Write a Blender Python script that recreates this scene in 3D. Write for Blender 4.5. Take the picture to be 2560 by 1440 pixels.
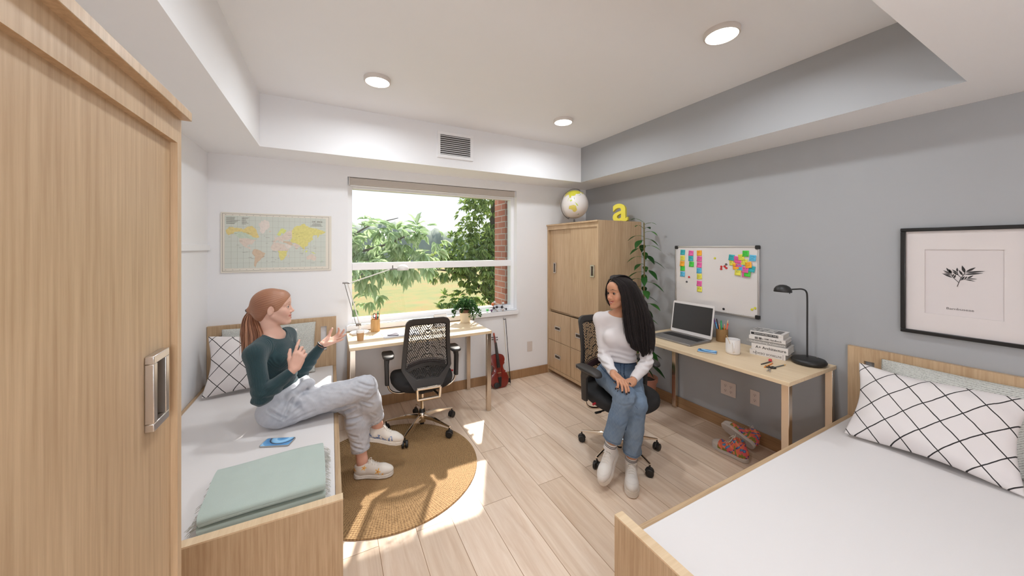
import bpy, bmesh, math, random
import numpy as np
from mathutils import Vector, Matrix, Euler
S = bpy.context.scene
for o in list(bpy.data.objects):
    bpy.data.objects.remove(o)
PI = math.pi
R = math.radians

# ------------------------------------------------------------------ camera
cam_data = bpy.data.cameras.new('camera')
cam_data.sensor_width = 36.0
cam_data.lens = 858.06 * 36.0 / 2560.0
cam_data.shift_y = -100.8 / 2560.0
cam_data.clip_start = 0.02
cam_data.clip_end = 600
cam = bpy.data.objects.new('camera', cam_data)
S.collection.objects.link(cam)
cam.location = (0, 0, 1.55)
cam.rotation_euler = (R(90), 0, R(-27.82))
S.camera = cam

# ------------------------------------------------------------------ world
W = bpy.data.worlds.new('overcast_sky')
S.world = W
W.use_nodes = True
wn = W.node_tree.nodes
wl = W.node_tree.links
wbg = wn['Background']
wtc = wn.new('ShaderNodeTexCoord')
wsep = wn.new('ShaderNodeSeparateXYZ')
wl.new(wtc.outputs['Generated'], wsep.inputs[0])
wr = wn.new('ShaderNodeValToRGB')
wr.color_ramp.elements[0].position = 0.0
wr.color_ramp.elements[0].color = (0.90, 0.92, 0.95, 1)
wr.color_ramp.elements[1].position = 0.6
wr.color_ramp.elements[1].color = (0.62, 0.78, 1.0, 1)
wl.new(wsep.outputs['Z'], wr.inputs[0])
wl.new(wr.outputs[0], wbg.inputs['Color'])
wbg.inputs['Strength'].default_value = 1.35

# ------------------------------------------------------------------ sun
sd = bpy.data.lights.new('sun', 'SUN')
sd.energy = 10.5
sd.angle = R(1.2)
sd.color = (1.0, 0.94, 0.86)
sun = bpy.data.objects.new('sun', sd)
S.collection.objects.link(sun)
sun.location = (4, 8, 9)
sun.rotation_euler = Vector((-0.45, -0.88, -1.0)).to_track_quat('-Z', 'Y').to_euler()

# ------------------------------------------------------------------ exposure
S.view_settings.view_transform = 'Standard'
S.view_settings.look = 'None'
S.view_settings.exposure = 0.0
S.view_settings.gamma = 1.0
S.view_settings.use_curve_mapping = False
S.cycles.max_bounces = 10
S.cycles.diffuse_bounces = 8
S.cycles.glossy_bounces = 4
S.cycles.transparent_max_bounces = 12
S.cycles.caustics_reflective = False
S.cycles.caustics_refractive = False
S.cycles.sample_clamp_indirect = 6.0
DOWNLIGHT_W = 9.5
FILL_L = 40.0  # emission of the fill globe added behind the camera
FILL_COL = (245, 250, 255)
LAMP_COL = (0.90, 0.955, 1.0)
# ------------------------------------------------------------------ materials
def lin(c):
    return tuple(((x / 255) / 12.92 if x / 255 <= .04045 else ((x / 255 + .055) / 1.055) ** 2.4) for x in c) + (1.0,)

MATS = {}
def nodes_of(name):
    m = bpy.data.materials.new(name)
    m.use_nodes = True
    nt = m.node_tree
    return m, nt.nodes, nt.links, nt.nodes['Principled BSDF']

def mat(name, col, rough=.5, metal=0.0, var=0.0, vscale=8.0, bump=0.0, bscale=200.0, spec=.5, sheen=0.0, emit=0.0, stretch=None, coat=0.0, trans=0.0):
    """plain material with an optional procedural colour variation and bump"""
    if name in MATS:
        return MATS[name]
    m, n, l, p = nodes_of(name)
    p.inputs['Base Color'].default_value = lin(col)
    p.inputs['Roughness'].default_value = rough
    p.inputs['Metallic'].default_value = metal
    p.inputs['Specular IOR Level'].default_value = spec
    p.inputs['Coat Weight'].default_value = coat
    if sheen:
        p.inputs['Sheen Weight'].default_value = sheen
    if trans:
        p.inputs['Transmission Weight'].default_value = trans
    if emit:
        p.inputs['Emission Color'].default_value = lin(col)
        p.inputs['Emission Strength'].default_value = emit
    tc = n.new('ShaderNodeTexCoord')
    src = tc.outputs['Object']
    if stretch:
        mp = n.new('ShaderNodeMapping')
        mp.inputs['Scale'].default_value = stretch
        l.new(src, mp.inputs[0])
        src = mp.outputs[0]
    nz = n.new('ShaderNodeTexNoise')
    nz.inputs['Scale'].default_value = vscale
    nz.inputs['Detail'].default_value = 4
    l.new(src, nz.inputs['Vector'])
    mx = n.new('ShaderNodeMix')
    mx.data_type = 'RGBA'
    c = lin(col)
    mx.inputs[6].default_value = tuple(max(0, x * (1 - var)) for x in c[:3]) + (1,)
    mx.inputs[7].default_value = tuple(min(1, x * (1 + var)) for x in c[:3]) + (1,)
    l.new(nz.outputs[0], mx.inputs[0])
    l.new(mx.outputs[2], p.inputs['Base Color'])
    if bump:
        nb = n.new('ShaderNodeTexNoise')
        nb.inputs['Scale'].default_value = bscale
        nb.inputs['Detail'].default_value = 3
        l.new(src, nb.inputs['Vector'])
        bp = n.new('ShaderNodeBump')
        bp.inputs['Strength'].default_value = bump
        bp.inputs['Distance'].default_value = .002
        l.new(nb.outputs[0], bp.inputs['Height'])
        l.new(bp.outputs[0], p.inputs['Normal'])
    MATS[name] = m
    return m

def wood(name, ca, cb, axis='Z', scale=1.0, rough=.42, streak=110.0, spec=.4):
    """straight-grained veneer; grain runs along the given object axis"""
    if name in MATS:
        return MATS[name]
    m, n, l, p = nodes_of(name)
    tc = n.new('ShaderNodeTexCoord')
    mp = n.new('ShaderNodeMapping')
    sc = [1.0, 1.0, 1.0]
    sc['XYZ'.index(axis)] = 0.035
    mp.inputs['Scale'].default_value = sc
    l.new(tc.outputs['Object'], mp.inputs[0])
    n1 = n.new('ShaderNodeTexNoise')
    n1.inputs['Scale'].default_value = streak * scale
    n1.inputs['Detail'].default_value = 6
    n1.inputs['Roughness'].default_value = .65
    l.new(mp.outputs[0], n1.inputs['Vector'])
    n2 = n.new('ShaderNodeTexNoise')
    n2.inputs['Scale'].default_value = 9 * scale
    n2.inputs['Detail'].default_value = 2
    n2.inputs['Distortion'].default_value = .6
    l.new(mp.outputs[0], n2.inputs['Vector'])
    ma = n.new('ShaderNodeMath')
    ma.operation = 'MULTIPLY_ADD'
    ma.inputs[1].default_value = .30
    l.new(n2.outputs[0], ma.inputs[0])
    mb = n.new('ShaderNodeMath')
    mb.operation = 'MULTIPLY'
    mb.inputs[1].default_value = .77
    l.new(n1.outputs[0], mb.inputs[0])
    l.new(mb.outputs[0], ma.inputs[2])
    cr = n.new('ShaderNodeValToRGB')
    cr.color_ramp.elements[0].position = .36
    cr.color_ramp.elements[0].color = lin(cb)
    cr.color_ramp.elements[1].position = .70
    cr.color_ramp.elements[1].color = lin(ca)
    l.new(ma.outputs[0], cr.inputs[0])
    l.new(cr.outputs[0], p.inputs['Base Color'])
    p.inputs['Roughness'].default_value = rough
    p.inputs['Specular IOR Level'].default_value = spec
    MATS[name] = m
    return m

def attr_mat(name, rough=.6, bump=0.0, bscale=300.0, spec=.4, sss=0.0, rib=0.0, stretch=None, sheen=0.0, aniso=0.0):
    """colour comes from the mesh attribute 'col' (pattern of the thing itself)"""
    if name in MATS:
        return MATS[name]
    m, n, l, p = nodes_of(name)
    a = n.new('ShaderNodeAttribute')
    a.attribute_name = 'col'
    l.new(a.outputs['Color'], p.inputs['Base Color'])
    p.inputs['Roughness'].default_value = rough
    p.inputs['Specular IOR Level'].default_value = spec
    if sheen:
        p.inputs['Sheen Weight'].default_value = sheen
    if sss:
        p.inputs['Subsurface Weight'].default_value = sss
        p.inputs['Subsurface Radius'].default_value = (.012, .005, .003)
        p.inputs['Subsurface Scale'].default_value = 1.0
    hts = None
    if bump:
        tc = n.new('ShaderNodeTexCoord')
        mp = n.new('ShaderNodeMapping')
        mp.inputs['Scale'].default_value = stretch or (1, 1, 1)
        l.new(tc.outputs['Object'], mp.inputs[0])
        nb = n.new('ShaderNodeTexNoise')
        nb.inputs['Scale'].default_value = bscale
        l.new(mp.outputs[0], nb.inputs['Vector'])
        hts = nb.outputs[0]
    if rib:
        ra = n.new('ShaderNodeAttribute')
        ra.attribute_name = 'rib'
        m1 = n.new('ShaderNodeMath'); m1.operation = 'MULTIPLY'; m1.inputs[1].default_value = rib
        l.new(ra.outputs['Fac'], m1.inputs[0])
        m2 = n.new('ShaderNodeMath'); m2.operation = 'SINE'
        l.new(m1.outputs[0], m2.inputs[0])
        hts = m2.outputs[0]
    if hts:
        bp = n.new('ShaderNodeBump')
        bp.inputs['Strength'].default_value = bump or .5
        bp.inputs['Distance'].default_value = .002
        l.new(hts, bp.inputs['Height'])
        l.new(bp.outputs[0], p.inputs['Normal'])
    MATS[name] = m
    return m

# ------------------------------------------------------------------ mesh builder
def frame_z(d):
    d = Vector(d).normalized()
    up = Vector((0, 0, 1)) if abs(d.z) < .95 else Vector((1, 0, 0))
    x = up.cross(d).normalized()
    y = d.cross(x)
    return Matrix((x, y, d)).transposed().to_4x4()

class MB:
    def __init__(s):
        s.v = []; s.f = []; s.m = []
    def add(s, vs, fs, mi=0, M=None):
        b = len(s.v)
        for q in vs:
            q = Vector(q)
            s.v.append(M @ q if M else q)
        for f in fs:
            s.f.append([i + b for i in f]); s.m.append(mi)
        return s
    def box(s, x0, x1, y0, y1, z0, z1, mi=0, M=None):
        return s.add([(x0, y0, z0), (x1, y0, z0), (x1, y1, z0), (x0, y1, z0), (x0, y0, z1), (x1, y0, z1), (x1, y1, z1), (x0, y1, z1)],
                     [(0, 3, 2, 1), (4, 5, 6, 7), (0, 1, 5, 4), (1, 2, 6, 5), (2, 3, 7, 6), (3, 0, 4, 7)], mi, M)
    def ring(s, rings, mi=0, M=None, cap=True, closed=False):
        """rings: list of equal-length point lists joined in order"""
        k = len(rings[0]); vs = [p for r in rings for p in r]; fs = []
        nr = len(rings)
        for i in range(nr if closed else nr - 1):
            a = i * k; b = ((i + 1) % nr) * k
            for j in range(k):
                j2 = (j + 1) % k
                fs.append((a + j, a + j2, b + j2, b + j))
        if cap and not closed:
            fs.append(tuple(range(k))[::-1]); fs.append(tuple(range((nr - 1) * k, nr * k)))
        return s.add(vs, fs, mi, M)
    def cyl(s, p0, p1, r0, r1=None, n=16, mi=0, M=None, cap=True):
        p0 = Vector(p0); p1 = Vector(p1); r1 = r0 if r1 is None else r1
        F = frame_z(p1 - p0).to_3x3()
        rg = []
        for p, r in ((p0, r0), (p1, r1)):
            rg.append([p + F @ Vector((r * math.cos(2 * PI * j / n), r * math.sin(2 * PI * j / n), 0)) for j in range(n)])
        return s.ring(rg, mi, M, cap)
    def tube(s, pts, r, n=8, mi=0, M=None, flat=1.0, cap=True, closed=False):
        pts = [Vector(p) for p in pts]; N = len(pts)
        rs = r if isinstance(r, (list, tuple)) else [r] * N
        t0 = (pts[1] - pts[0]).normalized()
        F = frame_z(t0).to_3x3(); x = F.col[0].copy()
        rg = []
        for i in range(N):
            if closed:
                t = (pts[(i + 1) % N] - pts[i - 1]).normalized()
            else:
                t = (pts[min(i + 1, N - 1)] - pts[max(i - 1, 0)]).normalized()
            x = (x - t * x.dot(t)).normalized(); y = t.cross(x)
            rg.append([pts[i] + x * (rs[i] * math.cos(2 * PI * j / n)) + y * (rs[i] * flat * math.sin(2 * PI * j / n)) for j in range(n)])
        return s.ring(rg, mi, M, cap, closed)
    def lathe(s, prof, n=32, mi=0, M=None, c=(0, 0, 0), cap=True):
        c = Vector(c)
        rg = [[c + Vector((r * math.cos(2 * PI * j / n), r * math.sin(2 * PI * j / n), z)) for j in range(n)] for r, z in prof]
        return s.ring(rg, mi, M, cap)
    def ball(s, c, r, n=16, mi=0, M=None, m=10):
        c = Vector(c); r = (r, r, r) if not isinstance(r, (tuple, list)) else r
        rg = []
        for i in range(m + 1):
            a = -PI / 2 + PI * i / m
            ca = max(math.cos(a), .002)
            rg.append([c + Vector((r[0] * ca * math.cos(2 * PI * j / n), r[1] * ca * math.sin(2 * PI * j / n), r[2] * math.sin(a))) for j in range(n)])
        return s.ring(rg, mi, M)
    def prism(s, poly, z0, z1, mi=0, M=None):
        a = [(x, y, z0) for x, y in poly]; b = [(x, y, z1) for x, y in poly]
        return s.ring([a, b], mi, M)
    def rbox(s, x0, x1, y0, y1, z0, z1, r, mi=0, M=None, k=4):
        """box with rounded vertical edges"""
        pl = []
        for cx, cy, a0 in ((x1 - r, y1 - r, 0), (x0 + r, y1 - r, 90), (x0 + r, y0 + r, 180), (x1 - r, y0 + r, 270)):
            for i in range(k + 1):
                a = R(a0 + 90 * i / k)
                pl.append((cx + r * math.cos(a), cy + r * math.sin(a)))
        return s.prism(pl, z0, z1, mi, M)
    def grid(s, fn, nu, nv, mi=0, M=None):
        vs = [fn(i / (nu - 1), j / (nv - 1)) for j in range(nv) for i in range(nu)]
        fs = [(j * nu + i, j * nu + i + 1, (j + 1) * nu + i + 1, (j + 1) * nu + i) for j in range(nv - 1) for i in range(nu - 1)]
        return s.add(vs, fs, mi, M)
    def build(s, name, mats, parent=None, loc=(0, 0, 0), rot=(0, 0, 0), smooth=35, bevel=0.0, seg=2, mods=()):
        me = bpy.data.meshes.new(name)
        me.from_pydata([tuple(q) for q in s.v], [], s.f)
        if not isinstance(mats, (list, tuple)):
            mats = [mats]
        for m in mats:
            me.materials.append(m)
        if len(mats) > 1:
            me.polygons.foreach_set('material_index', s.m)
        bm = bmesh.new(); bm.from_mesh(me)
        bmesh.ops.recalc_face_normals(bm, faces=bm.faces)
        bm.to_mesh(me); bm.free()
        return link(name, me, parent, loc, rot, smooth, bevel, seg)

def link(name, me, parent=None, loc=(0, 0, 0), rot=(0, 0, 0), smooth=35, bevel=0.0, seg=2):
    if smooth:
        me.shade_smooth()
        if smooth < 180:
            me.set_sharp_from_angle(angle=R(smooth))
    o = bpy.data.objects.new(name, me)
    S.collection.objects.link(o)
    o.parent = parent
    o.location = loc
    o.rotation_euler = rot
    if bevel:
        b = o.modifiers.new('soft edge', 'BEVEL')
        b.width = bevel; b.segments = seg; b.limit_method = 'ANGLE'; b.angle_limit = R(40)
        b.harden_normals = False
    return o

def tag(o, label=None, cat=None, group=None, kind=None):
    if label: o['label'] = label
    if cat: o['category'] = cat
    if group: o['group'] = group
    if kind: o['kind'] = kind
    return o

def thing(name, label, cat, loc=(0, 0, 0), rz=0.0, group=None, rot=None):
    o = bpy.data.objects.new(name, None)
    o.empty_display_size = .05
    S.collection.objects.link(o)
    o.location = loc
    o.rotation_euler = rot or (0, 0, rz)
    return tag(o, label, cat, group)

def copy_tree(o, parent=None):
    c = o.copy(); S.collection.objects.link(c); c.parent = parent
    for ch in list(o.children):
        copy_tree(ch, c)
    return c

def smoothpath(pts, n=8):
    """Catmull-Rom through the points"""
    P = [Vector(p) for p in pts]; P = [2 * P[0] - P[1]] + P + [2 * P[-1] - P[-2]]
    out = []
    for i in range(1, len(P) - 2):
        for k in range(n):
            t = k / n
            out.append(.5 * ((2 * P[i]) + (P[i + 1] - P[i - 1]) * t + (2 * P[i - 1] - 5 * P[i] + 4 * P[i + 1] - P[i + 2]) * t * t + (3 * P[i] - P[i - 1] - 3 * P[i + 1] + P[i + 2]) * t ** 3))
    out.append(P[-2])
    return out

def text_mesh(name, txt, size, mt, parent, loc, rot, depth=.0004, align='CENTER', fat=0.0, res=3, sx=1.0):
    cu = bpy.data.curves.new(name, 'FONT')
    cu.body = txt; cu.size = size; cu.extrude = depth; cu.align_x = align; cu.align_y = 'CENTER'; cu.offset = fat
    cu.resolution_u = res
    t = bpy.data.objects.new(name, cu); S.collection.objects.link(t)
    dg = bpy.context.evaluated_depsgraph_get()
    me = bpy.data.meshes.new_from_object(t.evaluated_get(dg))
    bpy.data.objects.remove(t); bpy.data.curves.remove(cu)
    me.name = name
    if sx != 1.0:
        for q in me.vertices: q.co.x *= sx
    me.materials.clear(); me.materials.append(mt)
    return link(name, me, parent, loc, rot, smooth=30)

# common materials
WHITE = mat('white_paint', (237, 237, 239), .6, var=.01)
TRIM = mat('white_trim', (240, 240, 242), .4, var=.01)
GREY = mat('grey_paint', (163, 164, 166), .55, var=.015)
CA, CB = (204, 176, 142), (172, 142, 109)
OAK_Z = wood('oak_veneer_upright', CA, CB, 'Z')
OAK_X = wood('oak_veneer_lengthwise', CA, CB, 'X')
OAK_Y = wood('oak_veneer_crosswise', CA, CB, 'Y')
EDGE = wood('oak_edge_band', (226, 202, 168), (206, 178, 142), 'Y', scale=.7)
LOAK_X = wood('light_oak_top', (228, 206, 174), (210, 184, 148), 'X', scale=.6, rough=.4)
LOAK_Y = wood('light_oak_top_cross', (228, 206, 174), (210, 184, 148), 'Y', scale=.6, rough=.4)
CHROME = mat('polished_chrome', (235, 225, 212), .12, 1.0)
STEEL = mat('brushed_steel', (214, 207, 200), .28, 1.0)
BLACK = mat('black_plastic', (34, 32, 31), .45, bump=.05, bscale=400)
DARK = mat('charcoal_plastic', (52, 48, 46), .5, bump=.05, bscale=400)
SEATF = mat('black_seat_fabric', (33, 31, 31), .85, var=.1, vscale=300, bump=.4, bscale=900)
PAPER = mat('white_paper', (232, 230, 228), .7, var=.01)
INK = mat('black_ink', (40, 38, 38), .6)
# ================================================================== setting
XL, XR, YB, YF = -0.876, 3.0, 3.58, -1.9
SZ, CZ = 2.316, 2.716
def struct(name, mb, mats, parent=None, **k):
    o = mb.build(name, mats, parent, **k)
    if parent is None:
        o['kind'] = 'structure'
    return o

# oak plank floor
m, n, l, p = nodes_of('oak_plank_floor')
tc = n.new('ShaderNodeTexCoord')
mp = n.new('ShaderNodeMapping')
mp.inputs['Rotation'].default_value = (0, 0, R(90))
mp.inputs['Location'].default_value = (0.55, 0.171, 0)
l.new(tc.outputs['Object'], mp.inputs[0])
def brick(c1, c2, cm, mort):
    b = n.new('ShaderNodeTexBrick')
    b.offset = .37; b.offset_frequency = 2; b.squash = 1
    b.inputs['Color1'].default_value = c1
    b.inputs['Color2'].default_value = c2
    b.inputs['Mortar'].default_value = cm
    b.inputs['Scale'].default_value = 1.0
    b.inputs['Mortar Size'].default_value = mort
    b.inputs['Mortar Smooth'].default_value = .3
    b.inputs['Bias'].default_value = 0
    b.inputs['Brick Width'].default_value = 1.35
    b.inputs['Row Height'].default_value = .1955
    l.new(mp.outputs[0], b.inputs['Vector'])
    return b
bw = brick((0, 0, 0, 1), (1, 1, 1, 1), (.5, .5, .5, 1), .0016)
# grain: noise stretched along the planks and shifted per plank
g = n.new('ShaderNodeMapping')
g.inputs['Scale'].default_value = (1.0, .07, 1.0)
l.new(tc.outputs['Object'], g.inputs[0])
sh = n.new('ShaderNodeVectorMath'); sh.operation = 'MULTIPLY_ADD'
sh.inputs[1].default_value = (7.0, 5.0, 3.0)
l.new(bw.outputs['Color'], sh.inputs[0]); l.new(g.outputs[0], sh.inputs[2])
gn = n.new('ShaderNodeTexNoise'); gn.inputs['Scale'].default_value = 26; gn.inputs['Detail'].default_value = 7; gn.inputs['Roughness'].default_value = .62
gn.inputs['Distortion'].default_value = .9
l.new(sh.outputs[0], gn.inputs['Vector'])
gn2 = n.new('ShaderNodeTexNoise'); gn2.inputs['Scale'].default_value = 5; gn2.inputs['Detail'].default_value = 3; gn2.inputs['Distortion'].default_value = 1.4
l.new(sh.outputs[0], gn2.inputs['Vector'])
cr = n.new('ShaderNodeValToRGB')
e = cr.color_ramp.elements
e[0].position = .30; e[0].color = lin((218, 196, 174))
e[1].position = .70; e[1].color = lin((238, 224, 208))
l.new(gn.outputs[0], cr.inputs[0])
cr2 = n.new('ShaderNodeValToRGB')
cr2.color_ramp.elements[0].position = .25; cr2.color_ramp.elements[0].color = (.88, .84, .80, 1)
cr2.color_ramp.elements[1].position = .75; cr2.color_ramp.elements[1].color = (1.06, 1.04, 1.02, 1)
l.new(gn2.outputs[0], cr2.inputs[0])
mm = n.new('ShaderNodeMix'); mm.data_type = 'RGBA'; mm.blend_type = 'MULTIPLY'; mm.inputs[0].default_value = 1
l.new(cr.outputs[0], mm.inputs[6]); l.new(cr2.outputs[0], mm.inputs[7])
tint = n.new('ShaderNodeValToRGB')
tint.color_ramp.elements[0].color = (.90, .855, .81, 1); tint.color_ramp.elements[1].color = (1.08, 1.07, 1.08, 1)
l.new(bw.outputs['Color'], tint.inputs[0])
m2 = n.new('ShaderNodeMix'); m2.data_type = 'RGBA'; m2.blend_type = 'MULTIPLY'; m2.inputs[0].default_value = 1
l.new(mm.outputs[2], m2.inputs[6]); l.new(tint.outputs[0], m2.inputs[7])
# knots
vo = n.new('ShaderNodeTexVoronoi'); vo.inputs['Scale'].default_value = 1.0
km = n.new('ShaderNodeMapping'); km.inputs['Scale'].default_value = (3.2, 1.9, 1)
l.new(tc.outputs['Object'], km.inputs[0]); l.new(km.outputs[0], vo.inputs['Vector'])
kr = n.new('ShaderNodeValToRGB')
kr.color_ramp.elements[0].position = .012; kr.color_ramp.elements[0].color = (.30, .24, .20, 1)
kr.color_ramp.elements[1].position = .05; kr.color_ramp.elements[1].color = (1, 1, 1, 1)
l.new(vo.outputs['Distance'], kr.inputs[0])
m3 = n.new('ShaderNodeMix'); m3.data_type = 'RGBA'; m3.blend_type = 'MULTIPLY'; m3.inputs[0].default_value = .8
l.new(m2.outputs[2], m3.inputs[6]); l.new(kr.outputs[0], m3.inputs[7])
m4 = n.new('ShaderNodeMix'); m4.data_type = 'RGBA'
m4.inputs[7].default_value = lin((150, 116, 82))
l.new(bw.outputs['Fac'], m4.inputs[0]); l.new(m3.outputs[2], m4.inputs[6])
l.new(m4.outputs[2], p.inputs['Base Color'])
p.inputs['Roughness'].default_value = .38
p.inputs['Specular IOR Level'].default_value = .35
inv = n.new('ShaderNodeMath'); inv.operation = 'SUBTRACT'; inv.inputs[0].default_value = 1
l.new(bw.outputs['Fac'], inv.inputs[1])
bp = n.new('ShaderNodeBump'); bp.inputs['Strength'].default_value = .35; bp.inputs['Distance'].default_value = .002
l.new(inv.outputs[0], bp.inputs['Height']); l.new(bp.outputs[0], p.inputs['Normal'])
FLOOR = m

struct('floor', MB().box(XL - .2, XR + .2, YF - .2, YB + .2, -.12, 0), FLOOR)
struct('ceiling', MB().box(XL - .2, XR + .2, YF - .2, YB + .2, CZ, CZ + .15), WHITE)
# dropped ceiling border around the tray
struct('trim_1', MB().box(XL, XR, 3.18, YB, SZ, CZ), WHITE)                       # over the window
struct('trim_2', MB().box(XL, -0.475, 0.42, 3.18, SZ, CZ), WHITE)                 # left
sb = MB().box(2.592, XR, 0.42, 3.18, SZ, CZ)
sb.m = [0, 0, 0, 0, 0, 1]
struct('trim_3', sb, [WHITE, GREY])                                               # right, grey inner face
struct('trim_4', MB().box(XL, XR, YF, 0.42, SZ, CZ), WHITE)                       # low ceiling over the entry

WX0, WX1, WZ0, WZ1 = 0.140, 1.952, 0.815, 2.222
wb = MB()
wb.box(XL - .2, WX0, YB, YB + .2, 0, CZ); wb.box(WX1, XR + .2, YB, YB + .2, 0, CZ)
wb.box(WX0, WX1, YB, YB + .2, 0, WZ0 - .05); wb.box(WX0, WX1, YB, YB + .2, WZ1, CZ)
struct('wall_back', wb, WHITE)
struct('wall_left', MB().box(XL - .2, XL, YF - .2, YB, 0, CZ), WHITE)
struct('wall_right', MB().box(XR, XR + .2, YF - .2, YB, 0, CZ), GREY)
struct('wall_front', MB().box(XL, XR, YF - .2, YF, 0, CZ), WHITE)
BASEW = wood('oak_baseboard', (172, 136, 100), (138, 104, 72), 'Z', streak=90)
BASEY = wood('oak_baseboard_long', (172, 136, 100), (138, 104, 72), 'Y')
struct('baseboard_back', MB().box(XL, XR, YB - .014, YB, 0, .1), BASEW, bevel=.003)
struct('baseboard_right', MB().box(XR - .014, XR, YF, YB - .014, 0, .1), BASEY, bevel=.003)
struct('baseboard_left', MB().box(XL, XL + .014, YF, YB - .014, 0, .1), BASEY, bevel=.003)

# window: frame, lower sash rail, sill, panes
win = MB()
yo = 3.655
win.box(WX0, WX0 + .042, yo, yo + .09, WZ0, WZ1); win.box(WX1 - .042, WX1, yo, yo + .09, WZ0, WZ1)
win.box(WX0 + .042, WX1 - .042, yo, yo + .09, WZ1 - .1, WZ1); win.box(WX0 + .042, WX1 - .042, yo, yo + .09, WZ0, WZ0 + .048)
wo = struct('window_1', win, TRIM, bevel=.003)
MB().box(WX0 + .042, WX1 - .042, yo - .008, yo + .05, 1.332, 1.402).build('sash_rail', TRIM, wo, bevel=.003)
MB().box(WX0, WX1, YB - .025, yo, WZ0 - .05, WZ0).box(WX0 - .012, WX1 + .012, YB - .026, YB - .001, WZ0 - .05, WZ0).build('window_sill', TRIM, wo, bevel=.004)
m, n, l, p = nodes_of('window_glass')
n.remove(p)
tr = n.new('ShaderNodeBsdfTransparent'); tr.inputs[0].default_value = (.955, .965, .96, 1)
gl = n.new('ShaderNodeBsdfGlossy'); gl.inputs['Roughness'].default_value = .02; gl.inputs[0].default_value = (1, 1, 1, 1)
fr = n.new('ShaderNodeFresnel'); fr.inputs['IOR'].default_value = 1.5
mx = n.new('ShaderNodeMixShader')
l.new(fr.outputs[0], mx.inputs[0]); l.new(tr.outputs[0], mx.inputs[1]); l.new(gl.outputs[0], mx.inputs[2])
l.new(mx.outputs[0], n['Material Output'].inputs[0])
GLASS = m
MB().add([(WX0 + .03, yo + .06, 1.37), (WX1 - .03, yo + .06, 1.37), (WX1 - .03, yo + .06, WZ1 - .05), (WX0 + .03, yo + .06, WZ1 - .05)], [(0, 1, 2, 3)]).build('glass_pane', GLASS, wo, smooth=0)
MB().add([(WX0 + .03, yo + .03, WZ0 + .03), (WX1 - .03, yo + .03, WZ0 + .03), (WX1 - .03, yo + .03, 1.37), (WX0 + .03, yo + .03, 1.37)], [(0, 1, 2, 3)]).build('glass_pane', GLASS, wo, smooth=0)

# roller blind rolled up under the head of the window
BLIND = mat('woven_blind_fabric', (196, 188, 180), .85, var=.10, vscale=60, stretch=(3, 3, 30), bump=.3, bscale=300)
bl = thing('roller_blind', 'rolled-up beige woven roller blind under the head of the window', 'blind', ((WX0 + WX1) / 2, 3.63, 2.16))
hw = (WX1 - WX0) / 2 - .012
MB().box(-hw, hw, -.03, .02, -.008, .058).build('cassette', BLIND, bl, bevel=.004)
MB().box(-hw + .01, hw - .01, -.012, .004, -.02, -.008).build('bottom_bar', TRIM, bl, bevel=.003)
for sx in (-1, 1):
    MB().box(sx * hw - .003, sx * hw + .003, -.033, .022, -.012, .061).build('end_bracket', TRIM, bl)

# thin ledge on the left wall
lg = MB().box(XL, XL + .016, 1.3, YB, 1.528, 1.574).build('wall_rail', TRIM, None, bevel=.002)
tag(lg, 'slim white rail fixed along the left wall', 'wall rail')

# air vent on the dropped border over the window
VENTD = mat('vent_dark', (70, 66, 63), .8)
av = thing('air_vent', 'white louvred air vent on the dropped ceiling over the window', 'air vent', (1.06, 3.18, 2.525))
vf = MB()
vf.box(-.18, .18, -.016, 0, .095, .125).box(-.18, .18, -.016, 0, -.125, -.095).box(-.18, -.15, -.016, 0, -.095, .095).box(.15, .18, -.016, 0, -.095, .095)
vf.build('vent_frame', TRIM, av, bevel=.002)
MB().box(-.15, .15, -.003, 0, -.095, .095).build('vent_backing', VENTD, av)
vs_ = MB()
for i in range(10):
    z = -.086 + i * .019
    M_ = Matrix.Translation((0, -.008, z)) @ Matrix.Rotation(R(38), 4, 'X')
    vs_.box(-.15, .15, -.0085, .0085, -.0012, .0012, 0, M_)
vs_.build('louvres', TRIM, av)

# ceiling downlights
LENS = mat('lit_diffuser', (255, 252, 246), .5, emit=6.0)
RIM = mat('downlight_rim', (214, 206, 200), .45)
def downlight(name, x, y, label):
    t = thing(name, label, 'ceiling light', (x, y, CZ), 0, 'ceiling downlights')
    MB().lathe([(.078, -.026), (.084, -.026), (.088, -.02), (.088, 0)], 48, cap=False).build('light_rim', RIM, t)
    MB().lathe([(.0785, -.022), (.0785, -.018)], 48).build('diffuser', LENS, t)
    d = bpy.data.lights.new('downlight_lamp', 'AREA'); d.shape = 'DISK'; d.size = .15; d.energy = DOWNLIGHT_W; d.color = LAMP_COL
    d.spread = R(170)
    lo = bpy.data.objects.new('downlight_lamp', d); S.collection.objects.link(lo); lo.parent = t; lo.location = (0, 0, -.03)
    return t
downlight('downlight', .285, 2.53, 'round lit downlight in the ceiling nearest the left border')
downlight('downlight', 1.866, 1.11, 'largest round lit downlight, towards the near grey-faced border')
downlight('downlight', 1.876, 2.553, 'smallest round lit downlight, in front of the corner wardrobe')
downlight('downlight', .285, 1.11, 'round downlight overhead near the tall wardrobe')
et = thing('fill_light', 'added fill light, a glowing globe on a stand behind the viewer', 'fill light', (.05, -1.15, 0))  # unseen fill light, added to lift the ceiling and walls
MB().lathe([(.0, 0), (.14, 0), (.14, .02), (.02, .03), (.012, .04), (.012, 1.40), (.03, 1.42), (.0, 1.42)], 32).build('fill_stand', STEEL, et)
MB().ball((0, 0, 1.6), .18, 32, m=20).build('fill_globe', mat('fill_glow', FILL_COL, .4, emit=FILL_L), et, smooth=180)

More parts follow.
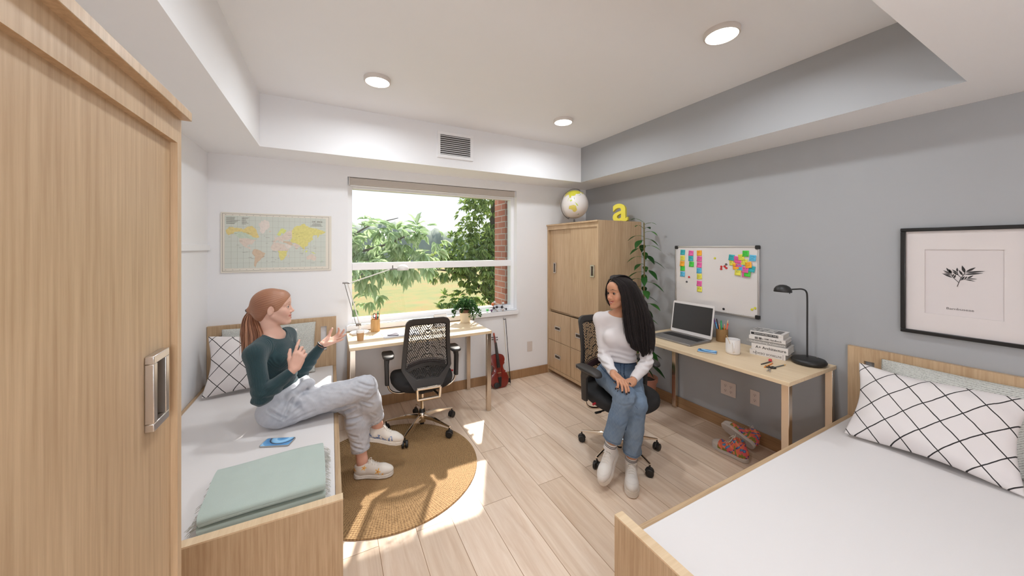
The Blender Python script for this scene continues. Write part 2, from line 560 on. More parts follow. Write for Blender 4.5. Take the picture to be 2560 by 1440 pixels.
# wall plates and sockets
PLATE = mat('socket_plate', (214, 198, 188), .5)
PLATEW = mat('white_blank_plate', (214, 204, 197), .5)
SLOT = mat('socket_slot', (50, 44, 42), .6)
def plate(name, w, h, cols, label, loc, rz, mt, slots=True):
    t = thing(name, label, 'socket', loc, rz)
    MB().rbox(-w / 2, w / 2, -h / 2, h / 2, 0, .005, .004).build('cover_plate', mt, t, rot=(R(90), 0, 0), bevel=.0015)
    if slots:
        for cx in cols:
            for cz in (-.021, .021):
                MB().lathe([(.015, 0), (.015, .0015)], 20).build('receptacle', mt, t, loc=(cx, -.005, cz), rot=(R(90), 0, 0))
                sl = MB().box(-.006, -.0042, -.0008, 0, -.001, .007).box(.0042, .006, -.0008, 0, -.001, .007).cyl((0, -.0008, -.007), (0, 0, -.007), .0025, n=10)
                sl.build('slots', SLOT, t, loc=(cx, -.0066, cz))
    return t
plate('wall_socket', .124, .118, (-.023, .023), 'wide four-outlet socket plate on the grey wall under the desk', (XR - .001, 1.728, .347), R(-90), PLATE)
plate('wall_socket', .07, .115, (0,), 'narrow two-outlet socket plate on the grey wall beside the wide one', (XR - .001, 1.52, .35), R(-90), PLATE)
plate('blank_plate', .07, .118, (), 'blank wall plate low on the white wall between violin bow and wardrobe', (2.13, YB - .001, .356), 0, PLATEW, False)['category'] = 'wall plate'
# ================================================================== furniture
def make_bed(label, loc, rz):
    """local +Y runs from the headboard towards the foot, +X across; head wall at y = 0"""
    W_, L_ = .917, 2.062
    t = thing('bed', label, 'bed', loc, rz, 'single beds')
    # headboard with a hand slot near both ends
    hb = MB(); th = .03; H = .918
    s0, s1, z0, z1 = .077, .124, .617, .838
    hb.box(0, s0, .002, th, 0, H); hb.box(s1, W_ - s1, .002, th, 0, H); hb.box(W_ - s0, W_, .002, th, 0, H)
    for a, b in ((s0, s1), (W_ - s1, W_ - s0)):
        hb.box(a, b, .002, th, 0, z0); hb.box(a, b, .002, th, z1, H)
    hb.build('headboard', OAK_Z, t)
    MB().box(0, W_, L_ - .038, L_, 0, .549).build('footboard', OAK_Z, t)
    MB().box(0, W_, L_ - .038, L_, .549, .555).build('footboard_edge', EDGE, t)
    for x0 in (0.0, W_ - .025):
        MB().box(x0, x0 + .025, th, L_ - .038, .13, .468).build('side_panel', OAK_Y, t, bevel=.002)
    MB().box(.025, W_ - .025, th, L_ - .038, .16, .19).build('slat_base', OAK_Y, t)
    return t
make_bed('oak single bed along the left wall with its headboard on the window wall', (.043, YB - .002, 0), R(180))
make_bed('oak single bed in the near corner with its headboard on the grey wall', (XR - .002, .037, 0), R(90))
SHEET = mat('white_sheet', (226, 222, 221), .8, var=.012, vscale=3, bump=.12, bscale=500)
def mattress(label, loc, rz):
    o = MB().box(.026, .891, .034, 2.02, .192, .476).build('mattress', SHEET, None, loc=loc, rot=(0, 0, rz), bevel=.008, seg=3)
    return tag(o, label, 'mattress', 'white mattresses')
mattress('white mattress on the bed the redhead sits on', (.043, YB - .002, 0), R(180))
mattress('white mattress on the near bed below the framed leaf print', (XR - .002, .037, 0), R(90))

def handle(parent, w, h, loc, proud=.012):
    """rectangular metal ring pull with a dark recess; local front is -Y"""
    f = MB(); b = .22 * min(w, h)
    y0, y1 = -proud, .0
    f.box(-w / 2, w / 2, y0, y1, h / 2 - b, h / 2).box(-w / 2, w / 2, y0, y1, -h / 2, -h / 2 + b)
    f.box(-w / 2, -w / 2 + b, y0, y1, -h / 2 + b, h / 2 - b).box(w / 2 - b, w / 2, y0, y1, -h / 2 + b, h / 2 - b)
    o = f.build('handle', STEEL, parent, loc=loc, bevel=.0012)
    MB().box(-w / 2 + b, w / 2 - b, -.001, .0, -h / 2 + b, h / 2 - b).build('handle_recess', HREC, o)
    return o
HREC = mat('handle_recess', (86, 72, 58), .5, .3)
def wardrobe(label, loc, rz, H):
    W_, D = .92, .612
    t = thing('wardrobe', label, 'wardrobe', loc, rz, 'oak wardrobes')
    c = MB(); th = .019
    c.box(0, th, 0, D, 0, H - .017); c.box(W_ - th, W_, 0, D, 0, H - .017); c.box(th, W_ - th, D - .012, D, .06, H - .017)
    c.box(th, W_ - th, .0, D - .012, .055, .088)                    # bottom rail
    c.box(th, W_ - th, .0, .018, H - .066, H - .017)                # fascia
    c.box(th, W_ - th, .045, D - .012, .765, .785)
    c.build('carcass', OAK_Z, t)
    MB().box(-.0, W_ + .0, -.016, D, H - .017, H).build('cornice', EDGE if False else OAK_Z, t, bevel=.001)
    mid = W_ / 2
    zt = H - .066
    d1 = MB().box(th + .002, mid + .01, .03, .046, .79, zt).build('sliding_door', OAK_Z, t)
    d2 = MB().box(mid - .005, W_ - th - .001, .01, .026, .79, zt).build('sliding_door', OAK_Z, t)
    handle(d1, .05, .125, (.125, .03, 1.305)); handle(d2, .06, .125, (W_ - .093, .01, 1.308))
    for c0, c1 in ((th + .002, mid - .002), (mid + .004, W_ - th - .002)):
        for z0, z1 in ((.092, .424), (.429, .765)):
            d = MB().box(c0, c1, .004, .02, z0, z1).build('drawer_front', OAK_Z, t)
            handle(d, .115, .05, ((.215 if c0 < .1 else .61), .004, (z0 + z1) / 2 - .01), .006)
    return t
wardrobe('tall oak wardrobe in the corner, with a globe and a letter on top', (2.385, YB - .005, 0), R(-90), 1.832)
wardrobe('tall oak wardrobe on the near left, cut off by the picture edge', (-.26, -.02, 0), R(90), 1.817)

LEGM = mat('satin_metal_leg', (222, 208, 192), .22, 1.0)
def desk(label, loc, rz, W_, D, on_rug=0.0):
    """local: back edge on y = 0, front on -D, width along +X"""
    t = thing('desk', label, 'desk', loc, rz, 'oak-topped desks')
    MB().box(0, W_, -D, -.002, .735, .76).build('desk_top', LOAK_X, t, bevel=.002)
    for x in (.005, W_ - .045):
        for y in (-D + .008, -.05):
            MB().box(x, x + .04, y, y + .04, on_rug if x < .1 and y < -.3 else 0, .735).build('leg', LEGM, t, bevel=.002)
    MB().box(.045, W_ - .045, -.03, -.012, .70, .735).build('apron_rail', LEGM, t)
    return t
desk('light oak desk under the window with satin metal legs', (.128, YB, 0), 0, 1.227, .605, .0108)
desk('light oak desk against the grey wall, laptop and books on it', (XR, 2.245, 0), R(-90), 1.226, .628)

# round braided rug
def rug():
    m, n, l, p = nodes_of('braided_jute')
    tc = n.new('ShaderNodeTexCoord')
    sp = n.new('ShaderNodeSeparateXYZ'); l.new(tc.outputs['Object'], sp.inputs[0])
    an = n.new('ShaderNodeMath'); an.operation = 'ARCTAN2'; l.new(sp.outputs[1], an.inputs[0]); l.new(sp.outputs[0], an.inputs[1])
    ln = n.new('ShaderNodeVectorMath'); ln.operation = 'LENGTH'; l.new(tc.outputs['Object'], ln.inputs[0])
    cb = n.new('ShaderNodeCombineXYZ')
    a2 = n.new('ShaderNodeMath'); a2.operation = 'MULTIPLY'; a2.inputs[1].default_value = 38
    l.new(an.outputs[0], a2.inputs[0])
    r2 = n.new('ShaderNodeMath'); r2.operation = 'MULTIPLY'; r2.inputs[1].default_value = 1 / .0125
    l.new(ln.outputs['Value'], r2.inputs[0])
    l.new(a2.outputs[0], cb.inputs[0]); l.new(r2.outputs[0], cb.inputs[1])
    nz = n.new('ShaderNodeTexNoise'); nz.inputs['Scale'].default_value = 1.6; nz.inputs['Detail'].default_value = 2
    l.new(cb.outputs[0], nz.inputs['Vector'])
    sn = n.new('ShaderNodeMath'); sn.operation = 'SINE'
    a3 = n.new('ShaderNodeMath'); a3.operation = 'MULTIPLY'; a3.inputs[1].default_value = 210
    l.new(an.outputs[0], a3.inputs[0]); l.new(a3.outputs[0], sn.inputs[0])
    ad = n.new('ShaderNodeMath'); ad.operation = 'MULTIPLY_ADD'; ad.inputs[1].default_value = .12
    l.new(sn.outputs[0], ad.inputs[0]); l.new(nz.outputs[0], ad.inputs[2])
    cr = n.new('ShaderNodeValToRGB')
    cr.color_ramp.elements[0].position = .3; cr.color_ramp.elements[0].color = lin((128, 98, 64))
    cr.color_ramp.elements[1].position = .7; cr.color_ramp.elements[1].color = lin((176, 142, 98))
    l.new(ad.outputs[0], cr.inputs[0]); l.new(cr.outputs[0], p.inputs['Base Color'])
    bp = n.new('ShaderNodeBump'); bp.inputs['Strength'].default_value = .6; bp.inputs['Distance'].default_value = .002
    l.new(ad.outputs[0], bp.inputs['Height']); l.new(bp.outputs[0], p.inputs['Normal'])
    p.inputs['Roughness'].default_value = .85
    prof = [(.001, .0)]
    prof = []
    N = 48; pitch = .60 / N
    for i in range(N):
        for k, h in ((.04, .0035), (.25, .0085), (.5, .0095), (.75, .0085)):
            prof.append(((i + k) * pitch, h))
    prof.append((.60, .004)); prof.append((.599, .0))
    return MB().lathe(prof, 180).build('rug', m, None, loc=(.375, 2.53, 0.0005), smooth=180)
tag(rug(), 'round brown braided rug on the floor beside the left bed', 'rug')
# ================================================================== swivel chairs
def make_chair(label, loc, rz):
    """local: sitter looks along +Y; column on the origin"""
    t = thing('office_chair', label, 'office chair', loc, rz, 'mesh-back office chairs')
    CH = CHROME
    # star base: five tapering chrome spokes on casters
    b = MB()
    b.lathe([(.0, .062), (.032, .062), (.036, .075), (.036, .125), (.028, .14), (.0, .14)], 24)
    cast = []
    for k in range(5):
        a = R(90 + 72 * k)
        d = Vector((math.cos(a), math.sin(a), 0)); q = Vector((-d.y, d.x, 0))
        rg = []
        for f, h, w, z in ((.02, .040, .028, .108), (.12, .034, .022, .110), (.24, .018, .016, .092), (.302, .010, .014, .082)):
            c = d * f + Vector((0, 0, z))
            rg.append([c + q * w * .5 * sx + Vector((0, 0, h * .5 * sz)) for sx, sz in ((-1, -.7), (-.6, -1), (.6, -1), (1, -.7), (1, .7), (.6, 1), (-.6, 1), (-1, .7))])
        b.ring(rg)
        cast.append(d * .297)
    b.build('star_base', CH, t, smooth=40)
    for i, c in enumerate(cast):
        a = R(40 + 67 * i)
        w = MB()
        M_ = Matrix.Rotation(a, 4, 'Z')
        for s in (-1, 1):
            w.lathe([(.0, -.010), (.022, -.010), (.027, -.006), (.027, .006), (.022, .010), (.0, .010)], 20, 0, M_ @ Matrix.Translation((s * .0145, 0, .027)) @ Matrix.Rotation(R(90), 4, 'Y'))
        w.cyl((0, 0, .04), (0, 0, .078), .006, n=10)
        hood = []
        w.tube([M_ @ Vector((0, -.026, .030)), M_ @ Vector((0, -.018, .048)), M_ @ Vector((0, 0, .056)), M_ @ Vector((0, .018, .048))], .007, 8)
        w.build('caster', BLACK, t, loc=c + Vector((0, 0, 0.0)))
    MB().cyl((0, 0, .04), (0, 0, .07), .017, n=20).build('column_foot', BLACK, t)
    MB().cyl((0, 0, .13), (0, 0, .30), .014, n=20).build('gas_column', CH, t)
    MB().lathe([(.0, .30), (.026, .30), (.034, .315), (.034, .345), (.0, .345)], 20).build('column_collar', BLACK, t)
    MB().cyl((0, 0, .14), (0, 0, .165), .028, .022, n=20).build('hub_cap', BLACK, t)
    mech = MB().rbox(-.075, .075, -.13, .12, .345, .385, .02)
    mech.tube([(.07, .02, .365), (.16, .03, .362), (.22, .03, .36)], .006, 8).box(.20, .25, .022, .04, .354, .364)
    mech.build('tilt_mechanism', BLACK, t, bevel=.004)
    # seat
    def seat_pt(u, v):
        return u, v
    sm = MB(); N = 40; rg = []
    def outline(s, z):
        pts = []
        for i in range(N):
            a = 2 * PI * i / N
            c, q = math.cos(a), math.sin(a)
            e = .62
            x = .255 * s * math.copysign(abs(c) ** e, c); y = .245 * s * math.copysign(abs(q) ** e, q)
            if y < 0: x *= 1 - .10 * (y / -.245)
            zz = z - .02 * max(0, (y - .12) / .12) ** 2 + .012 * (abs(x) / .25) ** 2
            pts.append((x, y + .0, zz))
        return pts
    for s, z in ((.80, .392), (.93, .395), (.985, .412), (1.0, .435), (.985, .457), (.94, .470), (.80, .476), (.5, .474), (.2, .472)):
        rg.append(outline(s, z))
    sm.ring(rg)
    sm.build('seat', SEATF, t, smooth=60)
    # back: frame + perforated shell. (s across, h up) -> point
    H0, H1 = .43, .99
    def bp(s, h, off=0.0):
        f = (h - H0) / (H1 - H0)
        y = -.262 - .050 * f - .045 * math.sin(f * PI) * -0.35 + .55 * s * s
        y += .03 * math.sin(f * PI * 1.0)
        return Vector((s, y + off, h))
    def halfw(h):
        f = (h - H0) / (H1 - H0)
        if f < .28: return .105 + (.196 - .105) * (f / .28)
        w = .196 - .028 * ((f - .28) / .72)
        r = .05
        dtop = (H1 - h)
        if dtop < r:
            w = w - r + math.sqrt(max(0, r * r - (r - dtop) ** 2))
        return w
    fr = MB()
    hs = [H0 + (H1 - H0) * i / 60 for i in range(61)]
    fw_ = .024
    # side rails and crown as one swept closed loop
    loop = [(halfw(h), h) for h in hs] + [(-halfw(h), h) for h in hs[::-1]]
    inner = []
    def inw(h):
        f = (h - H0) / (H1 - H0)
        w = halfw(min(h, H1 - .051)) - .030
        return w
    I0, I1 = H0 + .075, H1 - .04
    ih = [I0 + (I1 - I0) * i / 60 for i in range(61)]
    def inw2(h):
        w = halfw(min(h, H1 - .051)) - .028
        f = (h - H0) / (H1 - H0)
        if f < .28: w = max(.06, .085 + (.168 - .085) * ((h - I0) / (H0 + .28 * (H1 - H0) - I0)))
        r = .025; dt = I1 - h
        if dt < r: w = w - r + math.sqrt(max(0, r * r - (r - dt) ** 2))
        return w
    iloop = [(inw2(h), h) for h in ih] + [(-inw2(h), h) for h in ih[::-1]]
    ring_f = [bp(s, h, .012) for s, h in loop]; ring_b = [bp(s, h, -.014) for s, h in loop]
    in_f = [bp(s, h, .010) for s, h in iloop]; in_b = [bp(s, h, -.010) for s, h in iloop]
    fr.ring([ring_f, ring_b, in_b, in_f], closed=True, cap=False)
    fr.build('back_frame', DARK, t, smooth=50, bevel=.0)
    # perforated shell: fine cells with the slot cells left out
    rnd = random.Random(5)
    c = .0016
    nx = int(.36 / c); nz = int((I1 - I0 + .02) / c)
    vid = {}; mbv = []; mbf = []
    def slot(s, h):
        a = math.sqrt(s * s + .010 ** 2)
        hl = .635 - 1.6 * s * s          # lumbar band centre line
        if abs(h - hl) < .034:           # lumbar band: little holes
            r = (h - hl + .034) / .0125; cidx = math.floor(r); fx = (s / .0105 + .5 * (cidx % 2)) % 1
            return abs(r - cidx - .5) < .30 and abs(fx - .5) < .30 and cidx > 1
        if h > hl: q = h - 1.75 * a; along = h + a / 1.75
        else: q = h + 2.1 * a; along = h - a / 2.1
        per = .027 if h > hl else .029
        k = math.floor(q / per); f = q / per - k
        if abs(f - .5) > .29: return False
        ln = .052 + .03 * (((k * 7919) % 13) / 13)
        ph = ((k * 104729) % 97) / 97
        return ((along / ln + ph) % 1) > .13
    def gv(i, j):
        if (i, j) not in vid:
            s = -.18 + i * c; h = I0 - .01 + j * c
            vid[(i, j)] = len(mbv); mbv.append(bp(s, h, 0))
        return vid[(i, j)]
    for j in range(nz):
        h = I0 - .01 + (j + .5) * c
        wv = inw2(min(max(h, I0), I1 - .0001)) + .012
        for i in range(nx):
            s = -.18 + (i + .5) * c
            if abs(s) > wv: continue
            inside = abs(s) < wv - .020 and I0 + .006 < h < I1 - .012
            if inside and slot(s, h): continue
            mbf.append((gv(i, j), gv(i + 1, j), gv(i + 1, j + 1), gv(i, j + 1)))
    sh = MB().add(mbv, mbf).build('back_mesh', BLACK, t, smooth=180)
    so = sh.modifiers.new('thickness', 'SOLIDIFY'); so.thickness = .0018; so.offset = 0
    # lumbar pad behind the shell
    lp = MB().grid(lambda u, v: bp(-.15 + .30 * u, .605 - 1.6 * (-.15 + .30 * u) ** 2 + .05 * v, .012), 24, 6).build('lumbar_pad', mat('lumbar_red', (62, 36, 40), .7), t, smooth=180)
    lps = lp.modifiers.new('thickness', 'SOLIDIFY'); lps.thickness = .004
    # chrome back bracket
    br = MB()
    zc, hh, ww = .405, .042, .085
    pts = [(-ww, -.29, zc - hh), (ww, -.29, zc - hh), (ww + .005, -.298, zc + hh), (-ww - .005, -.298, zc + hh)]
    for i in range(4):
        br.tube([pts[i], pts[(i + 1) % 4]], .0125, 8)
    for sx in (-1, 1):
        br.tube(smoothpath([(sx * ww, -.29, zc - hh + .01), (sx * .07, -.2, .375), (sx * .06, -.12, .368)]), .011, 8)
    br.build('back_bracket', CH, t, smooth=50)
    # arms
    for sx in (-1, 1):
        ap = MB()
        ap.tube(smoothpath([(sx * .06, -.04, .352), (sx * .19, -.05, .350), (sx * .262, -.05, .385), (sx * .285, -.045, .46)]), .0085, 10)
        ap.build('arm_bracket', CH, t, smooth=60)
        po = MB()
        rg = []
        for z, w, d_, x in ((.43, .016, .027, .286), (.52, .016, .029, .288), (.60, .017, .032, .290), (.635, .020, .048, .286), (.650, .026, .062, .282)):
            rg.append([(sx * x + w * cx_, -.045 + d_ * cy_ + (.02 if z > .63 else 0), z) for cx_, cy_ in ((1, .6), (.6, 1), (-.6, 1), (-1, .6), (-1, -.6), (-.6, -1), (.6, -1), (1, -.6))])
        po.ring(rg)
        po.build('arm_post', DARK, t, smooth=40, bevel=.003)
        pad = MB(); rg = []
        for z, s in ((.648, .86), (.654, .97), (.664, 1.0), (.672, .96), (.676, .82)):
            pts = []
            for i in range(28):
                a = 2 * PI * i / 28; cc, qq = math.cos(a), math.sin(a)
                x = .046 * s * math.copysign(abs(cc) ** .6, cc); y = .125 * s * math.copysign(abs(qq) ** .6, qq)
                zz = z - .016 * max(0, (y - .06) / .065) ** 2
                pts.append((sx * .276 + x, -.01 + y, zz))
            rg.append(pts)
        pad.ring(rg); pad.build('armrest_pad', DARK, t, smooth=60)
    MB().cyl((.262, .05, .44), (.285, .05, .435), .008, n=10).build('red_lever', mat('lever_red', (168, 30, 40), .5), t)
    return t
ch = make_chair('empty black mesh-back office chair at the desk under the window', (.69, 2.955, 0.0058), R(-3))
ch.rotation_euler = (R(-1.05), 0, R(-3))
c2 = copy_tree(ch)
c2.location = (1.935, 1.92, 0); c2.rotation_euler = (0, 0, R(176))
c2['label'] = 'black mesh-back office chair the dark-haired woman sits on'
# ================================================================== outside the window
def leaf_mat(name, ca, cb, cc):
    m, n, l, p = nodes_of(name)
    gi = n.new('ShaderNodeNewGeometry')
    cr = n.new('ShaderNodeValToRGB')
    e = cr.color_ramp.elements
    e[0].color = lin(ca); e[1].color = lin(cc)
    k = e.new(.5); k.color = lin(cb)
    l.new(gi.outputs['Random Per Island'], cr.inputs[0])
    l.new(cr.outputs[0], p.inputs['Base Color'])
    p.inputs['Roughness'].default_value = .45
    tl = n.new('ShaderNodeBsdfTranslucent')
    l.new(cr.outputs[0], tl.inputs[0])
    ms = n.new('ShaderNodeMixShader'); ms.inputs[0].default_value = .4
    l.new(p.outputs[0], ms.inputs[1]); l.new(tl.outputs[0], ms.inputs[2])
    l.new(ms.outputs[0], n['Material Output'].inputs[0])
    return m
BARK = mat('tree_bark', (98, 90, 80), .9, var=.25, vscale=20, bump=.5, bscale=60)
LEAF_A = leaf_mat('ash_leaves', (146, 172, 122), (172, 194, 148), (202, 216, 176))
LEAF_B = leaf_mat('oak_leaves', (100, 126, 70), (138, 162, 88), (176, 190, 112))
def leaf_fan(V, F, P, d, nrm, ln, w):
    """one folded, pointed leaf from P along d"""
    d = d / np.linalg.norm(d); s = np.cross(d, nrm); s /= (np.linalg.norm(s) + 1e-9); u = np.cross(s, d)
    b = len(V)
    for f, g, h in ((0, 0, 0), (.35, .5, .12), (.35, 0, .0), (.35, -.5, .12), (.72, .36, .06), (.72, 0, -.04), (.72, -.36, .06), (1, 0, -.16)):
        V.append(P + d * ln * f + s * w * g + u * ln * h)
    F += [(b, b + 1, b + 2), (b, b + 2, b + 3), (b + 1, b + 4, b + 5, b + 2), (b + 2, b + 5, b + 6, b + 3), (b + 4, b + 7, b + 5), (b + 5, b + 7, b + 6)]
def mesh_obj(name, V, F, mt, parent=None, smooth=30):
    me = bpy.data.meshes.new(name); me.from_pydata([tuple(q) for q in V], [], F); me.materials.append(mt)
    return link(name, me, parent, smooth=smooth)

field_m = mat('dry_meadow', (176, 172, 108), .95, var=.22, vscale=.35)
m = field_m; n = m.node_tree.nodes; l = m.node_tree.links
mix = [q for q in n if q.type == 'MIX'][0]
crf = n.new('ShaderNodeValToRGB'); e = crf.color_ramp.elements
e[0].position = .3; e[0].color = lin((104, 116, 66)); e[1].position = .72; e[1].color = lin((150, 108, 68))
k = e.new(.5); k.color = lin((128, 122, 68))
nz = [q for q in n if q.type == 'TEX_NOISE'][0]; nz.inputs['Detail'].default_value = 8; nz.inputs['Roughness'].default_value = .7
l.new(nz.outputs[0], crf.inputs[0]); l.new(crf.outputs[0], n['Principled BSDF'].inputs['Base Color'])
fo = MB().grid(lambda u, v: (-160 + 320 * u, 4.2 + 150 * v, -3.6 + .25 * math.sin(u * 60) * v), 40, 30).build('field', field_m, None, smooth=180)
tag(fo, kind='structure')
hm = mat('wooded_ridge', (128, 136, 122), .95, var=.3, vscale=.25)
hb = MB()
rnd = random.Random(3)
hx = [(-150 + i * 1.3) for i in range(240)]
def ridge(x):
    return 9.0 - .028 * (x - 8) + 1.2 * math.sin(x * .11) + .8 * math.sin(x * .37 + 1) + .55 * math.sin(x * 1.3) + .45 * rnd.random()
top = [ridge(x) for x in hx]
rg = [[(x, 118, -3.8) for x in hx], [(x, 120 + rnd.random(), 1.5 + rnd.random()) for x in hx], [(x, 124 + 2 * rnd.random(), t * .7 + 1.0 * rnd.random()) for x, t in zip(hx, top)], [(x, 128, t) for x, t in zip(hx, top)], [(x, 150, -3.8) for x in hx]]
vs = [p for r in rg for p in r]; K = len(hx)
fs = [(j * K + i, j * K + i + 1, (j + 1) * K + i + 1, (j + 1) * K + i) for j in range(4) for i in range(K - 1)]
ho = MB().add(vs, fs).build('hills', hm, None, smooth=180)
tag(ho, kind='structure')

# brick return of the facade to the right of the window
m, n, l, p = nodes_of('red_brick')
tc = n.new('ShaderNodeTexCoord')
mp = n.new('ShaderNodeMapping'); mp.inputs['Rotation'].default_value = (R(90), 0, R(90))
sx = n.new('ShaderNodeSeparateXYZ'); l.new(tc.outputs['Object'], sx.inputs[0])
cx = n.new('ShaderNodeCombineXYZ')
ad = n.new('ShaderNodeMath'); l.new(sx.outputs[0], ad.inputs[0]); l.new(sx.outputs[1], ad.inputs[1])
l.new(ad.outputs[0], cx.inputs[0]); l.new(sx.outputs[2], cx.inputs[1])
b = n.new('ShaderNodeTexBrick'); l.new(cx.outputs[0], b.inputs['Vector'])
b.inputs['Color1'].default_value = lin((192, 130, 108)); b.inputs['Color2'].default_value = lin((172, 108, 88)); b.inputs['Mortar'].default_value = lin((196, 182, 172))
b.inputs['Scale'].default_value = 1; b.inputs['Mortar Size'].default_value = .006; b.inputs['Brick Width'].default_value = .215; b.inputs['Row Height'].default_value = .075
l.new(b.outputs['Color'], p.inputs['Base Color']); p.inputs['Roughness'].default_value = .9
bo = MB().box(1.907, 2.6, 3.785, 4.10, -3.6, 5.5).build('brick_pier', m, None)
tag(bo, kind='structure')

def tree(name, label, base, trunk_pts, trunk_r, limbs, blobs, lmat, seed, leaf, spread=1.0, group=None, cat='tree'):
    """limbs: list of (points, r0, r1); blobs: (centre, radii, count)"""
    t = thing(name, label, cat, base, 0, group)
    rr = np.random.default_rng(seed)
    tb = MB()
    tb.tube(smoothpath(trunk_pts, 5), list(np.linspace(trunk_r, trunk_r * .5, (len(trunk_pts) - 1) * 5 + 1)), 9)
    for pts, r0, r1 in limbs:
        k = (len(pts) - 1) * 5 + 1
        tb.tube(smoothpath(pts, 5), list(np.linspace(r0, r1, k)), 7)
    tb.build('trunk', BARK, t, smooth=60)
    V = []; F = []
    for c, r, cnt in blobs:
        c = np.array(c, float); r = np.array(r, float)
        for i in range(cnt):
            q = rr.normal(size=3); q /= np.linalg.norm(q)
            rad = rr.uniform(.35, 1.0) ** .6
            P = c + q * r * rad
            out = q * .6 + rr.normal(size=3) * .5 + np.array([0, 0, -.45])
            # a compound leaf: five to seven drooping leaflets on a short stalk
            ln = leaf * rr.uniform(.7, 1.25)
            out /= np.linalg.norm(out)
            side = np.cross(out, [0, 0, 1.0]); side /= np.linalg.norm(side) + 1e-9
            for j, sp_ in enumerate((-.9, -.45, 0, .45, .9)):
                dd = out + side * sp_ + np.array([0, 0, -.25]) + rr.normal(size=3) * .12
                leaf_fan(V, F, P + out * ln * .25, dd, np.array([0, 0, 1.0]) + rr.normal(size=3) * .3, ln * (1 - .25 * abs(sp_)), ln * .30)
    mesh_obj('foliage', V, F, lmat, t)
    return t
# ash tree on the left, branches reaching across the window
tree('ash_tree', 'pale-leaved tree whose branches cross the left half of the window view', (-1.6, 7.6, -3.6),
     [(0, 0, 0), (.1, .1, 2.2), (.0, .1, 4.2), (-.2, .1, 6.5), (-.3, 0, 8.2)], .20,
     [([(0, .1, 4.4), (.8, -.1, 4.9), (1.6, -.2, 5.0), (2.4, -.3, 5.15), (3.2, -.4, 5.5)], .06, .012), ([(1.0, -.1, 4.9), (1.7, 0, 5.2), (2.3, .1, 5.6), (2.9, .2, 5.8)], .035, .008),
      ([(0, .1, 3.6), (.8, -.4, 4.2), (1.6, -.6, 4.5), (2.6, -.7, 4.8)], .05, .01), ([(0, .1, 5.6), (.6, -.2, 6.4), (1.3, -.4, 7.0), (1.9, -.5, 7.1)], .05, .008), ([(0, .1, 2.8), (.9, -.4, 3.1), (1.8, -.7, 3.2), (2.8, -.8, 3.3)], .04, .008)],
     [((1.3, -.2, 5.25), (.75, .5, .38), 60), ((2.35, -.3, 5.35), (.75, .5, .36), 62), ((3.15, -.3, 5.25), (.65, .5, .42), 54), ((1.9, -.6, 4.75), (.9, .4, .26), 40), ((2.75, -.6, 4.85), (.7, .4, .24), 40),
      ((1.45, -.4, 7.0), (.48, .4, .42), 42), ((1.0, -.5, 3.0), (.8, .4, .30), 50), ((2.2, -.7, 2.95), (.8, .4, .26), 56), ((3.0, -.8, 3.0), (.5, .3, .2), 26), ((2.1, -.3, 4.2), (.34, .2, .26), 16), ((1.0, 0, 5.0), (.5, .6, 1.3), 70),
      ((-.6, .2, 7.2), (1.3, 1.0, 1.2), 120)], LEAF_A, 11, .30)
# dense oak on the right
tree('oak_tree', 'dense leafy green tree filling the right half of the window view', (5.6, 12.2, -3.6),
     [(0, 0, 0), (.1, 0, 2.2), (.0, .1, 4.5), (.1, .1, 7.0)], .24,
     [([(0, 0, 3.0), (-.9, -.2, 3.9), (-1.8, -.4, 4.3), (-2.6, -.4, 4.4)], .08, .015), ([(0, 0, 4), (.9, -.2, 5.2), (1.6, -.4, 6)], .08, .015), ([(0, 0, 2.6), (-.8, -.6, 2.9), (-1.9, -.9, 2.9)], .07, .012)],
     [((-.1, 0, 6.2), (1.25, 1.2, 1.5), 520), ((-1.0, -.3, 5.0), (1.1, 1.0, .9), 300), ((.9, -.2, 5.6), (1.3, 1.1, 1.5), 360), ((-.2, -.4, 4.4), (1.6, 1.0, .9), 420), ((-2.0, -.4, 4.5), (.9, .7, .45), 120),
      ((.9, -.3, 3.6), (1.3, .9, .9), 240), ((-.9, -.5, 3.2), (1.3, .8, .55), 200), ((-1.8, -.8, 2.7), (.9, .6, .45), 110), ((.4, -.3, 2.4), (1.2, .8, .6), 160), ((-.9, -.6, 7.0), (.6, .4, .3), 40)], LEAF_B, 23, .26)
